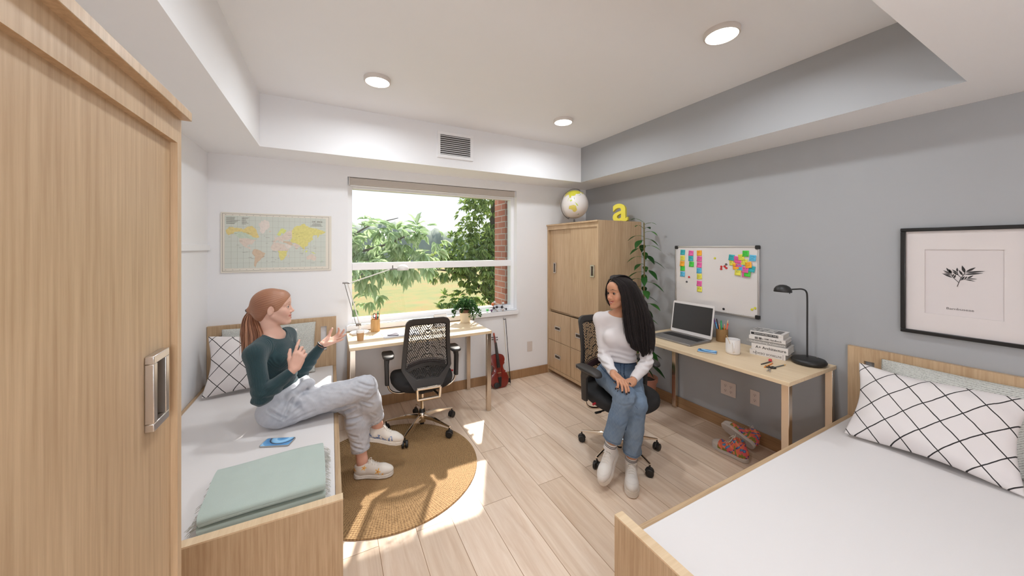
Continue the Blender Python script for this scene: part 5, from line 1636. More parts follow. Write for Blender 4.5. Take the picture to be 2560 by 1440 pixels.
# laptop
lt_ = thing('laptop', 'open silver laptop with a dark screen on the right desk', 'laptop', (2.812, 1.952, .7604), R(-90))
SIL = mat('laptop_aluminium', (150, 147, 145), .42, .7); LSC = mat('laptop_bezel', (214, 208, 205), .4, .0); DSC = mat('dark_screen', (40, 36, 34), .25); KEY = mat('laptop_key', (38, 36, 36), .5)
w_, d_ = .195, .285
MB().rbox(-w_, w_, -d_, .004, 0, .015, .012).build('laptop_base', SIL, lt_, bevel=.002)
kb = MB()
for rI in range(6):
    for c in range(15):
        wk = .0205; x0 = -.162 + c * .0217
        if rI == 5 and 4 <= c <= 8:
            if c == 4: kb.box(x0, x0 + .0217 * 5 - .003, -.049 - rI * .0192, -.049 - rI * .0192 + .0162, .015, .0165)
            continue
        kb.box(x0, x0 + wk - .002, -.049 - rI * .0192, -.049 - rI * .0192 + (.0162 if rI else .011), .015, .0165)
ko = kb.build('keyboard', KEY, lt_)
MB().box(-.168, .168, -.150, -.026, .0148, .0152).build('keyboard_well', mat('keyboard_well', (70, 67, 66), .6), lt_)
MB().rbox(-.062, .062, -.265, -.168, .0148, .0153, .004).build('touchpad', mat('touchpad', (142, 138, 136), .35, .5), lt_)
sc_t = thing('screen_hinge', None, None, (0, .002, .017), 0); sc_t.parent = lt_; sc_t.rotation_euler = (R(-9), 0, 0)
sc_t.name = 'laptop_lid'
MB().rbox(-w_, w_, 0, .282, -.004, .004, .012).build('lid_shell', LSC, sc_t, rot=(R(90), 0, 0), bevel=.0015)
MB().box(-w_ + .012, w_ - .012, -.0048, -.0038, .030, .262).build('display', DSC, sc_t)

# books
def book(label, loc, rz, L, D, T, cover, pages, text, size, ink, flip=False, sx=1.0, extra=None):
    """spine faces local -Y, length along X"""
    t = thing('book', label, 'book', loc, rz, 'books stacked on the right desk')
    c = MB(); ct = .0022
    c.box(-L / 2, L / 2, 0, D, 0, ct).box(-L / 2, L / 2, 0, D, T - ct, T).box(-L / 2, L / 2, 0, ct, ct, T - ct)
    c.build('cover', cover, t, bevel=.0008)
    MB().box(-L / 2 + .004, L / 2 - .004, ct, D - .004, ct, T - ct).build('page_block', pages, t)
    if text:
        text_mesh('spine_title', text, size, ink, t, (.008 * (0 if flip else 1), -.0004, T / 2), (R(90), 0, 0) if not flip else (R(90), R(180), 0), sx=sx, fat=.0002)
    if extra: extra(t, L, D, T)
    return t
BWHT = mat('book_white', (216, 211, 207), .5, var=.01); BPAG = mat('book_pages', (206, 200, 192), .8, var=.05, vscale=300, stretch=(.1, .1, 8)); BGRY = mat('book_grey', (150, 147, 144), .5, var=.02); BPGD = mat('book_pages_grey', (150, 144, 138), .8, var=.08, vscale=300, stretch=(.1, .1, 8))
INK2 = mat('grey_ink', (110, 106, 104), .6); INKW = mat('white_ink', (206, 203, 200), .6)
bz = .7604; bc = (2.783, 1.332); brz = R(-79)
def ex1(t, L, D, T):
    for x in (-L * .32, L * .43): MB().box(x, x + .002, -.0006, .0, .001, T - .001).build('spine_band', INK2, t)
def ex2(t, L, D, T):
    MB().box(-L * .33, -L * .24, -.0006, 0, .005, T - .005).box(-L * .22, -L * .14, -.0006, 0, .005, T - .005).build('spine_block', INK2, t)
def ex3(t, L, D, T):
    MB().box(-L * .47, L * .36, -.0006, 0, .008, T - .008).build('spine_panel', INK, t)
    m_, n_, l_, p_ = nodes_of('book_cover_photo')
    tc_ = n_.new('ShaderNodeTexCoord'); nz_ = n_.new('ShaderNodeTexNoise'); nz_.inputs['Scale'].default_value = 22; nz_.inputs['Detail'].default_value = 4; nz_.inputs['Distortion'].default_value = 2.5
    l_.new(tc_.outputs['Object'], nz_.inputs['Vector']); cr_ = n_.new('ShaderNodeValToRGB'); cr_.color_ramp.elements[0].position = .38; cr_.color_ramp.elements[1].position = .6
    cr_.color_ramp.elements[0].color = lin((60, 58, 58)); cr_.color_ramp.elements[1].color = lin((196, 192, 188)); l_.new(nz_.outputs[0], cr_.inputs[0]); l_.new(cr_.outputs[0], p_.inputs['Base Color'])
    MB().box(-L * .48, L * .18, .006, D * .9, T, T + .0004).build('cover_picture', m_, t)
    MB().box(L * .20, L * .40, .02, D * .85, T, T + .0004).build('cover_panel', INK2, t)
book('white book at the bottom of the stack, spine text upside down', (bc[0], bc[1], bz), brz, .215, .165, .037, BWHT, BPAG, 'INTERIOR DESIGN', .021, INK2, True, 1.0, ex1)
book('thick white book with bold black title, second from the bottom', (bc[0] + .004, bc[1] - .012, bz + .0373), brz, .218, .17, .047, BWHT, BPAG, 'A+ Architecture', .027, INK)
book('grey book in the middle of the stack', (bc[0] + .002, bc[1] + .010, bz + .0846), brz + R(1), .238, .155, .028, BGRY, BPGD, 'Understanding Architecture', .019, INKW, False, .98)
book('thin white handbook, second from the top of the stack', (bc[0], bc[1] + .002, bz + .1129), brz, .220, .165, .026, BWHT, BPAG, '      The BIM Handbook', .0165, INK, False, 1.0, ex2)
book('book with a black and white photo cover on top of the stack', (bc[0] + .006, bc[1] + .008, bz + .1392), brz - R(1), .200, .16, .034, BWHT, BPAG, 'MONOCHROME FOR THE FIRST', .0125, INKW, False, .92, ex3)

# black lamp
dl = thing('desk_lamp', 'black desk lamp with a dome shade on the right desk', 'desk lamp', (2.872, 1.122, .7604))
LMB = mat('matt_black_metal', (30, 28, 27), .45)
MB().lathe([(.0, 0), (.078, 0), (.094, .010), (.097, .022), (.088, .036), (.060, .044), (.0, .046)], 48).build('lamp_base', LMB, dl, smooth=60)
arm = smoothpath([(-.0, .008, .04), (-.0, .008, .25), (-.0, .008, .44), (-.010, .010, .490), (-.045, .018, .508), (-.10, .030, .510), (-.165, .045, .509)], 6)
MB().tube(arm, .0052, 10).build('lamp_arm', LMB, dl, smooth=60)
hd = MB(); HM = Matrix.Translation((-.215, .056, .506)) @ Matrix.Rotation(R(4), 4, 'Y')
hd.lathe([(.048, -.012), (.050, -.008), (.047, .010), (.036, .026), (.018, .036), (.0, .038)], 32, 0, HM, cap=False); hd.lathe([(.0, -.004), (.046, -.010), (.048, -.012)], 32, 0, HM, cap=False)
hd.build('lamp_shade', LMB, dl, smooth=60)
MB().cyl((-.155, .043, .505), (-.155, .043, .480), .0028, n=8).build('shade_handle', LMB, dl)
MB().cyl((.045, -.03, .044), (.045, -.03, .047), .004, n=12).build('touch_switch', STEEL, dl)

# pale jointed lamp
WL = mat('white_lamp_enamel', (226, 222, 218), .35); LG = mat('lamp_grey_metal', (128, 124, 122), .35, .6)
jl = thing('jointed_lamp', 'white jointed desk lamp reaching across the window from the desk', 'desk lamp', (.235, 3.46, .7604))
MB().lathe([(.0, 0), (.082, 0), (.085, .006), (.082, .014), (.020, .020), (.0, .021)], 40).build('lamp_base', WL, jl, smooth=50)
MB().cyl((0, 0, .02), (0, 0, .075), .011, n=16).build('post', WL, jl)
P0 = Vector((0, 0, .08)); P1 = Vector((-.098, .0, .462)); P2 = Vector((.268, -.035, .585))
MB().box(-.03, .012, -.010, .010, .068, .092).cyl((-.032, 0, .072), (-.018, 0, .072), .006, n=10).build('lower_joint', LG, jl, bevel=.002)
MB().cyl(P0, P1, .0045, n=8).build('lower_arm', WL, jl); MB().cyl(P0 + Vector((-.028, 0, -.005)), P1 + Vector((-.028, 0, .004)), .0026, n=8).build('tension_rod', LG, jl)
MB().tube([P1 + Vector((-.045, 0, .008)), P1 + Vector((-.01, 0, .010)), P1 + Vector((.012, 0, .004))], .008, 8).build('elbow_joint', LG, jl, smooth=50)
MB().cyl(P1, P2, .0045, n=8).build('upper_arm', WL, jl)
MB().tube([P2 + Vector((-.01, 0, -.004)), P2 + Vector((.03, 0, .002)), P2 + Vector((.058, 0, 0))], .008, 8).cyl(P2 + Vector((.018, 0, .0)), P2 + Vector((.018, 0, .036)), .005, n=8).build('head_joint', LG, jl, smooth=50)
HM = Matrix.Translation(P2 + Vector((.112, -.005, -.004)))
MB().lathe([(.052, -.008), (.054, -.004), (.050, .018), (.036, .036), (.016, .044), (.0, .045)], 32, 0, HM, cap=False).lathe([(.0, .002), (.050, -.006), (.052, -.008)], 32, 0, HM, cap=False).build('lamp_shade', WL, jl, smooth=60)

# papers, sample cards, calendar
pa = thing('paper_stack', 'loose white papers on the window desk behind the chair back', 'papers', (.565, 3.26, .7604), R(-4))
for i in range(4):
    MB().box(-.15, .15, -.105, .105, i * .0011, i * .0011 + .0008).build('paper_sheet', mat('desk_paper', (224, 222, 224), .8), pa, rot=(0, 0, R((-3, 2, 5, -1)[i])), loc=((0, .01, -.004, .006)[i], (.01, 0, -.006, .004)[i], 0))
cd = thing('card_fan', 'fanned grey sample cards on the window desk papers', 'sample cards', (.455, 3.225, .7650), R(10))
for i in range(6):
    MB().rbox(-.008, .088, -.016, .016, i * .0016, i * .0016 + .0013, .006).build('sample_card', mat('sample_card_%d' % (i % 3), ((92, 86, 96), (120, 114, 122), (146, 140, 146))[i % 3], .5), cd, rot=(0, 0, R(-34 + 14 * i)))
ca = thing('desk_calendar', 'small white tent calendar with spiral binding on the window desk', 'calendar', (.975, 3.40, .7604), R(2))
MB().add([(-.066, -.035, 0), (.066, -.035, 0), (.066, .0, .118), (-.066, .0, .118), (-.066, -.0337, 0), (.066, -.0337, 0), (.066, .0013, .118), (-.066, .0013, .118)], [(0, 1, 2, 3), (7, 6, 5, 4), (0, 3, 7, 4), (1, 5, 6, 2), (3, 2, 6, 7), (0, 4, 5, 1)]).build('calendar_front', PAPER, ca)
MB().add([(-.066, .036, 0), (.066, .036, 0), (.066, .002, .118), (-.066, .002, .118), (-.066, .0347, 0), (.066, .0347, 0), (.066, .0007, .118), (-.066, .0007, .118)], [(0, 1, 2, 3), (7, 6, 5, 4), (0, 3, 7, 4), (1, 5, 6, 2), (3, 2, 6, 7), (0, 4, 5, 1)]).build('calendar_back', DARK, ca)
sp_ = MB()
for i in range(14): sp_.tube([(-.058 + i * .009, .001 + .0045 * math.cos(a), .119 + .0045 * math.sin(a)) for a in np.linspace(0, 2 * PI, 10, endpoint=False)], .0008, 5, closed=True)
sp_.build('spiral_binding', LG, ca)

# ball-and-stick molecule model on the sill
mo = thing('molecule_model', 'ball-and-stick molecule model on the window sill', 'molecule model', (1.69, 3.615, WZ0 + .0005))
AT = [((-.105, -.01, .020), .015, (70, 176, 84)), ((-.065, -.035, .014), .013, (110, 74, 112)), ((-.02, 0, .034), .015, (58, 54, 60)), ((-.03, .01, .078), .020, (200, 110, 62)), ((.02, .005, .042), .015, (58, 54, 60)), ((.0, .02, .098), .015, (220, 216, 214)),
      ((.085, .0, .038), .016, (58, 54, 60)), ((.105, .01, .082), .014, (216, 212, 208)), ((.005, -.04, .012), .012, (206, 200, 198)), ((.075, -.045, .012), .012, (200, 190, 186)), ((.135, -.01, .013), .012, (70, 66, 70))]
for (c, r, col) in AT: MB().ball(c, r, 16, m=10).build('atom', mat('atom_%d_%d_%d' % col, col, .25), mo, smooth=180)
bd = MB()
for a, b in ((0, 2), (1, 2), (2, 3), (2, 4), (3, 5), (4, 6), (6, 7), (2, 8), (6, 9), (6, 10)): bd.cyl(AT[a][0], AT[b][0], .0032, n=8)
bd.build('bonds', LG, mo)
# ================================================================== people: shared sculpting helpers
def nrm(a): a = npv(a); return a / np.linalg.norm(a)
def rotv(v_, axis, deg):
    return np.array(Matrix.Rotation(R(deg), 3, Vector(axis)) @ Vector(v_))
def frame(fwd, up=(0, 0, 1)):
    f = nrm(fwd); l = nrm(np.cross(up, f)); u = np.cross(f, l)
    return np.stack([f, l, u], 1)
class Head:
    """local axes: x forward, y left, z up; origin midway between the eye sockets' depth and the ears"""
    def __init__(s, O, yaw, pitch=0, roll=0, sc=1.0):
        s.O = npv(O); s.s = sc
        M = Matrix.Rotation(R(yaw), 3, 'Z') @ Matrix.Rotation(R(-pitch), 3, 'Y') @ Matrix.Rotation(R(roll), 3, 'X')
        s.M = np.array(M)
    def w(s, p): return s.O + s.M @ (npv(p) * s.s)
    def loc(s, P): return (P - s.O) @ s.M / s.s
    def sculpt(s, vx, smile=1.0, opening=.0042, eye=.0055):
        k = s.s
        E = lambda c, r, kk, op='add': vx.ell(s.w(c), npv(r) * k, s.M, kk, op)
        C = lambda a, b, r0, r1, kk, op='add': vx.cone(s.w(a), s.w(b), r0 * k, r1 * k, kk, op)
        E((-.014, 0, .030), (.093, .072, .080), .01)
        E((.026, 0, -.010), (.062, .061, .084), .02)
        E((.034, 0, -.060), (.046, .043, .044), .02)
        E((.060, 0, .045), (.030, .050, .036), .03)
        for y in (1, -1):
            C((.002, y * .052, -.046), (.060, y * .017, -.097), .015, .0145, .018)
            E((.050, y * .041, -.020), (.024, .020, .020), .018)
            E((.064, y * .034, -.040), (.018, .016, .017), .016)
            C((.078, y * .011, .022), (.062, y * .047, .021), .009, .009, .012)
        E((.0725, 0, -.096), (.018, .019, .016), .014)
        C((.079, 0, .014), (.0985, 0, -.026), .0064, .0076, .010)
        C((.074, 0, .006), (.085, 0, -.036), .0095, .0120, .008)
        E((.1000, 0, -.0300), (.0098, .0090, .0086), .006)
        for y in (1, -1):
            E((.0905, y * .0110, -.0350), (.0085, .0060, .0060), .005)
            E((.088, y * .031, .002), (.014, .018, .0105), .012, 'sub')
            E((.0705, y * .031, .001), (.0148, .0148, .0148), .003)
            E((.087, y * .0325, .0008), (.012, .0136, eye), .0012, 'sub')
        E((.070, 0, -.064), (.020, .030, .021), .014)
        up = .0060 * smile; op = opening
        for y in (1, -1):
            C((.0890, 0, -.0620 + op), (.0785, y * .0275, -.0605 + up), .0042, .0022, .004)
            C((.0870, 0, -.0700 - op), (.0785, y * .0255, -.0650 + up), .0050, .0024, .004)
            C((.0915, 0, -.0660), (.0825, y * .0235, -.0628 + up), op, .0014, .0012, 'sub')
            M2 = s.M @ np.array(Matrix.Rotation(R(12), 3, 'Y') @ Matrix.Rotation(R(-14 * y), 3, 'Z'))
            vx.ell(s.w((-.006, y * .074, -.006)), npv((.018, .0070, .031)) * k, M2, .006)
            vx.ell(s.w((-.001, y * .0835, -.002)), npv((.0110, .0075, .019)) * k, M2, .003, 'sub')
            vx.ell(s.w((.008, y * .076, -.008)), npv((.004, .004, .007)) * k, M2, .003)
        s.op = op; s.up = up; s.eyeo = eye
    def paint(s, V, col, lip, brow, blush, lash=(40, 28, 24), browk=1.0):
        P = s.loc(V)
        near = (np.abs(P) < .14).all(1)
        def seg(a, b):
            a = npv(a); b = npv(b); d = b - a; t = np.clip(((P - a) @ d) / (d @ d), 0, 1)
            return np.linalg.norm(P - a - t[:, None] * d, axis=1)
        ay = P.copy(); ay[:, 1] = np.abs(ay[:, 1]); P0 = P; P = ay
        mixin = lambda m, c: col.__setitem__(slice(None), col * (1 - m[:, None]) + linc(c) * m[:, None])
        front = near & (P[:, 0] > .03)
        g = np.exp(-(((P - npv((.066, .038, -.036))) / npv((.03, .02, .018))) ** 2).sum(1)) * near
        mixin(.40 * g, blush)
        g = np.exp(-(((P - npv((.102, 0, -.032))) / .012) ** 2).sum(1)) * near; mixin(.25 * g, blush)
        up = s.up; op = s.op
        dl = np.minimum(seg((.0890, 0, -.0620 + op), (.0785, .0275, -.0605 + up)) - .0042, seg((.0870, 0, -.0700 - op), (.0785, .0255, -.0650 + up)) - .0052)
        m = np.clip(1 - dl / .0018, 0, 1) * front * (P[:, 0] > .070); mixin(m * .85, lip)
        db = np.minimum(seg((.090, .012, .0262), (.086, .030, .0305)), seg((.086, .030, .0305), (.070, .050, .0235)))
        m = np.clip(1.8 - db / .0030, 0, 1) * front * (P[:, 2] > .014); mixin(m * .9 * browk, brow)
        e = np.sqrt((((P - npv((.086, .0325, .0008))) / npv((.018, .0155, s.eyeo + .0022))) ** 2).sum(1))
        m = np.clip(1 - np.abs(e - .95) / .34, 0, 1) * front * np.where(P[:, 2] > .0, 1, .45); mixin(m * .85, lash)
        dn = seg((.0945, .0055, -.0405), (.0965, .0050, -.0400)); mixin(np.clip(1.5 - dn / .0022, 0, 1) * front * .7, (90, 50, 42))
        return col
    def eyes(s, parent, iris, origin):
        sc = mat('eye_white', (226, 220, 216), .2); ir = mat('iris_%d' % iris[0], iris, .15); pu = mat('pupil', (14, 12, 12), .1)
        for y in (1, -1):
            m = MB(); c = Vector(s.w((.0712, y * .031, .001))) - Vector(origin); r = .0128 * s.s
            RM = Matrix.Translation(c) @ Matrix(s.M.tolist()).to_4x4() @ Matrix.Rotation(R(90), 4, 'Y')
            prof = [(r * math.sin(a), r * math.cos(a)) for a in np.linspace(PI, .002, 20)]
            m.lathe(prof, 20, 0, RM, cap=False)
            for i, f in enumerate(m.f): m.m[i] = 2 if i // 20 >= 16 else (1 if i // 20 >= 14 else 0)
            m.build('eye', [sc, ir, pu], parent, smooth=180)
    def teeth(s, parent, origin):
        m = MB(); M4 = Matrix.Translation(Vector(s.O) - Vector(origin)) @ Matrix((s.M * s.s).tolist()).to_4x4()
        m.ball((.0735, 0, -.0645), (.0130, .0250, .0062), 20, 0, M4, m=10)
        m.build('teeth', mat('teeth_enamel', (232, 226, 216), .25), parent, smooth=180)

def hand(vx, W_, D, N, right, curls, thumb, sc=.95, spread=(6, 1.5, -2, -7), tips=None, k=.0045, twist=0):
    """palm, four unequal jointed fingers and a thumb. D wrist->knuckles, N palm normal"""
    W_ = npv(W_); D = nrm(D); N = npv(N); N = nrm(N - D * (N @ D)); T = np.cross(D, N) * (1 if right else -1)
    side = [.027, .0095, -.0085, -.0255]; mcp = [.086, .090, .085, .077]
    seg = [(.040, .024, .021), (.044, .027, .022), (.041, .025, .021), (.032, .019, .018)]
    rad = [.0088, .0092, .0086, .0076]
    for i in range(4):
        B = W_ + D * mcp[i] * sc + T * side[i] * sc
        vx.cone(W_ + D * .012 + T * side[i] * .62 * sc, B, .0135 * sc, .0110 * sc, .010)
        a = 0; P = B
        d0 = nrm(D + T * math.tan(R(spread[i])))
        ax = np.cross(d0, N)
        for j in range(3):
            a += curls[i][j]
            d = rotv(d0, ax, a)
            Q = P + d * seg[i][j] * sc
            r0 = rad[i] * sc * (1.08, .96, .86)[j]; r1 = rad[i] * sc * (.98, .88, .70)[j]
            vx.cone(P, Q, r0, r1, k if j else .006)
            P = Q
        if tips is not None:
            tips.append((P + d * .001, d, -np.cross(np.cross(d, N), d), rad[i] * sc))
    b0 = W_ + D * .018 * sc + T * .020 * sc + N * .006; m1 = W_ + D * .050 * sc + T * .044 * sc + N * .012
    td, curl = thumb
    td = nrm(D * td[0] + T * td[1] + N * td[2])
    vx.cone(b0, m1, .0165 * sc, .0125 * sc, .012)
    p1 = m1 + td * .034 * sc; d2 = nrm(td + (D * .8 - T * .5 + N * .2) * curl); p2 = p1 + d2 * .027 * sc
    vx.cone(m1, p1, .0112 * sc, .0100 * sc, .006); vx.cone(p1, p2, .0102 * sc, .0078 * sc, k)
    if tips is not None: tips.append((p2, d2, -N, .0095 * sc))
    vx.cone(W_ + D * .015 - T * .022 * sc + N * .004, W_ + D * .055 * sc - T * .026 * sc + N * .005, .0125 * sc, .0110 * sc, .012)

def strands(mb, guides, n, r, seed, jitter=.006, depth=None, steps=7, flat=.8, nseg=6, taper=.35, mono=False):
    """hair locks: tubes blended between neighbouring guide paths (lists of points of equal length)"""
    rr = random.Random(seed); G = [[Vector(p) for p in g] for g in guides]
    for i in range(n):
        t = rr.random() * (len(G) - 1) * .9999; a = int(t); f = t - a
        pts = []
        off = Vector((rr.gauss(0, 1), rr.gauss(0, 1), rr.gauss(0, 1))) * jitter
        dep = rr.random()
        for q in range(len(G[0])):
            p = G[a][q] * (1 - f) + G[a + 1][q] * f
            fr = q / (len(G[0]) - 1)
            p = p + off * (.25 + .75 * fr)
            if depth is not None: p = p + Vector(depth) * dep * min(1, fr * 2)
            pts.append(p)
        cut = 1 - rr.random() ** 2 * .16
        path = smoothpath(pts, steps); path = path[:max(4, int(len(path) * cut))]
        m = len(path); rs = [r * rr.uniform(.8, 1.25) * (1 - (1 - taper) * (k / (m - 1)) ** 2) for k in range(m)]
        rs[0] *= .5; rs[-1] *= .25
        mb.tube(path, rs, nseg, flat=flat)

def hair_mat(name, ca, cb, rough=.42, spec=.4):
    m, n, l, p = nodes_of(name)
    gi = n.new('ShaderNodeNewGeometry')
    cr = n.new('ShaderNodeValToRGB'); cr.color_ramp.elements[0].color = lin(ca); cr.color_ramp.elements[1].color = lin(cb)
    l.new(gi.outputs['Random Per Island'], cr.inputs[0]); l.new(cr.outputs[0], p.inputs['Base Color'])
    p.inputs['Roughness'].default_value = rough; p.inputs['Specular IOR Level'].default_value = spec
    return m

def footprint_sdf(X, Y):
    """plan of a right-ish neutral sole: heel circle to ball ellipse"""
    d = 9
    pts = [(.040, 0, .034), (.085, .002, .031), (.135, .002, .036), (.180, .001, .043), (.215, .0, .038), (.232, .0, .030)]
    out = None
    for (x0, y0, r0), (x1, y1, r1) in zip(pts, pts[1:]):
        L2 = (x1 - x0) ** 2 + (y1 - y0) ** 2
        t = np.clip(((X - x0) * (x1 - x0) + (Y - y0) * (y1 - y0)) / L2, 0, 1)
        q = np.sqrt((X - x0 - t * (x1 - x0)) ** 2 + (Y - y0 - t * (y1 - y0)) ** 2) - (r0 + (r1 - r0) * t)
        out = q if out is None else np.minimum(out, q)
    return out
_SHOE = {}
def shoe_meshes(high=False, chunky=0.0):
    key = (high, chunky)
    if key in _SHOE: return _SHOE[key]
    st = .026 + chunky
    u = Vox((-.01, -.06, .0), (.28, .06, .165), .0024)
    u.ell((.195, 0, .040 + chunky), (.073, .043, .036), None, .01)
    u.cone((.06, 0, .052 + chunky), (.19, 0, .044 + chunky), .037, .036, .02)
    u.ell((.047, 0, .055 + chunky), (.046, .035, .055), None, .02)
    u.cone((.128, 0, .062 + chunky), (.085, 0, .095 + chunky), .030, .026, .02)
    top = .088 + chunky + (.045 if high else .0)
    u.cone((.056, 0, .06), (.060, 0, top), .037, .034 if high else .0365, .015)
    u.cone((.108, 0, .098 + chunky), (.078 + (.01 if high else 0), 0, top + .024), .017, .016, .008, flat=((.8, 0, .5), .45))
    if high: u.cone((.10, 0, .085), (.078, 0, .125), .030, .028, .015)
    u.cut((.05, 0, top + (.004 if not high else .006)), (-.18, 0, 1), (-.03, -.06, .05), (.096, .06, .17), .004)
    u.cone((.056, 0, .060 + chunky), (.057, 0, .18), .026, .029, .004, 'sub')
    u.put(lambda X, Y, Z: Z - .012 + 0 * X + 0 * Y, (-.02, -.07, -.02), (.3, .07, .012), .002, 'sub')
    U = u.mesh()
    s_ = Vox((-.02, -.07, -.012), (.30, .07, st + .025), .0024)
    def sole(X, Y, Z):
        f = footprint_sdf(X, Y) - .0045 - .0015 * np.sin(Z * 900) * (Z > .006)
        toe = np.clip((X - .20) / .07, 0, 1) ** 2 * .012
        hi = st + .006 * np.clip((.06 - X) / .06, 0, 1) + toe * .6
        z = np.abs(Z - hi / 2 - toe * .25 + 0 * X) - hi / 2
        r = .006
        a = np.maximum(f + r, 0); b = np.maximum(z + r, 0)
        return np.sqrt(a * a + b * b) - r + np.minimum(np.maximum(f + r, z + r), 0)
    s_.put(sole, (-.02, -.07, -.012), (.30, .07, st + .025), .001)
    SM = s_.mesh()
    _SHOE[key] = (U, SM, st)
    return _SHOE[key]
def make_shoe(name, parent, M4, upm, solem, lacem, colfn=None, high=False, chunky=0.0, label=None, scale=1.0, tie=True):
    (UV, UF), (SV, SF), st = shoe_meshes(high, chunky)
    col = colfn(UV) if colfn else None
    o = np_link(name, UV * scale, UF, upm, parent, col)
    if label: o['label'] = label
    o.matrix_basis = M4
    np_link('sole', SV * scale, SF, solem, o)
    lc = MB(); sc = scale
    n = 6 if high else 5
    x0, z0, x1, z1 = (.160, .080 + chunky, .098, .104 + chunky) if not high else (.165, .079, .096, .140)
    rows = [(x0 + (x1 - x0) * i / (n - 1), z0 + (z1 - z0) * (i / (n - 1)) ** (1.2 if high else 1.0)) for i in range(n)]
    def surf(x, y, z):
        q = np.abs(UV[:, 0] - x) + np.abs(UV[:, 1] - y) < .006
        return max(z, float(UV[q, 2].max()) + .0012) if q.any() else z
    rows = [(x, surf(x, 0, z - .004)) for x, z in rows]
    for i, (x, z) in enumerate(rows):
        w = .021 - .002 * i / n
        pts = [(x + q_, y_, surf(x + q_, y_, z - .016)) for q_, y_ in ((.003, -w), (.001, -w * .5), (0, 0), (-.001, w * .5), (.003, w))]
        lc.tube([Vector(p) * sc for p in smoothpath(pts, 4)], .0024 * sc, 6, flat=.6)
    if tie:
        x, z = rows[-1]
        for sy in (-1, 1):
            lp = [(x, 0, z + .004), (x + .006, sy * .014, z + .014), (x + .012, sy * .026, z + .008), (x + .008, sy * .018, z - .002), (x, 0, z + .004)]
            lc.tube([Vector(p) * sc for p in smoothpath(lp, 5)], .0020 * sc, 6)
            lc.tube([Vector(p) * sc for p in smoothpath([(x, 0, z + .004), (x + .018, sy * .012, z + .002), (x + .034, sy * .024, z - .014)], 5)], .0020 * sc, 6)
    lc.build('laces', lacem, o, smooth=60)
    return o
def basis(origin, fwd, up):
    f = nrm(fwd); u = npv(up); u = nrm(u - f * (u @ f)); l = np.cross(u, f)
    M4 = Matrix.Identity(4)
    for i in range(3):
        M4[i][0] = f[i]; M4[i][1] = l[i]; M4[i][2] = u[i]; M4[i][3] = origin[i]
    return M4
def nearest_axis(V, segs):
    """for each vertex: index of nearest segment, angle around it, fraction along it, distance"""
    best = None
    for i, (a, b) in enumerate(segs):
        a = npv(a); b = npv(b); d = b - a; L = np.linalg.norm(d); d = d / L
        t = np.clip((V - a) @ d, 0, L); q = V - a - t[:, None] * d; r = np.linalg.norm(q, axis=1)
        F = np.array(frame_z(Vector(d)).to_3x3())
        ang = np.arctan2(q @ F[:, 1], q @ F[:, 0])
        if best is None: best = [np.full(len(V), i), ang, t / L, r.copy()]
        else:
            m = r < best[3]
            best[0][m] = i; best[1][m] = ang[m]; best[2][m] = (t / L)[m]; best[3][m] = r[m]
    return best
def crease(V, lines, ax=1, sgn=1.0):
    """press cloth folds into the side facing -ax; lines are (a, b, depth, width) in space"""
    o = [i for i in range(3) if i != ax]; V = V.copy()
    for a, b, dep, w in lines:
        a = npv(a); b = npv(b); a2, b2 = a[o], b[o]; d = b2 - a2; L2 = d @ d
        t = ((V[:, o] - a2) @ d) / L2; tc = np.clip(t, 0, 1)
        q = V[:, o] - a2 - tc[:, None] * d; r = np.linalg.norm(q, axis=1)
        yl = a[ax] + (b[ax] - a[ax]) * tc
        near = np.exp(-((V[:, ax] - yl) / .06) ** 2)
        taper = np.sin(np.clip(t, 0, 1) * PI) ** .5
        V[:, ax] += sgn * near * taper * dep * (np.exp(-(r / w) ** 2) - .55 * np.exp(-((r - 2.1 * w) / (1.1 * w)) ** 2))
    return V
SKIN = attr_mat('skin', rough=.5, bump=.12, bscale=700, spec=.35, sss=.08)
KNITRIB = attr_mat('ribbed_knit', rough=.9, rib=1200.0, bump=.45, spec=.2, sheen=.25)
JERSEY = attr_mat('cotton_jersey', rough=.85, bump=.12, bscale=900, spec=.2)
DENIM = attr_mat('washed_denim', rough=.85, bump=.16, bscale=1300, spec=.2)
SHOEU = attr_mat('leather_upper', rough=.5, bump=.08, bscale=500, spec=.35)
SOLEW = mat('white_rubber_sole', (222, 214, 204), .6, var=.04, vscale=40)
LACEW = mat('white_laces', (226, 218, 208), .8)
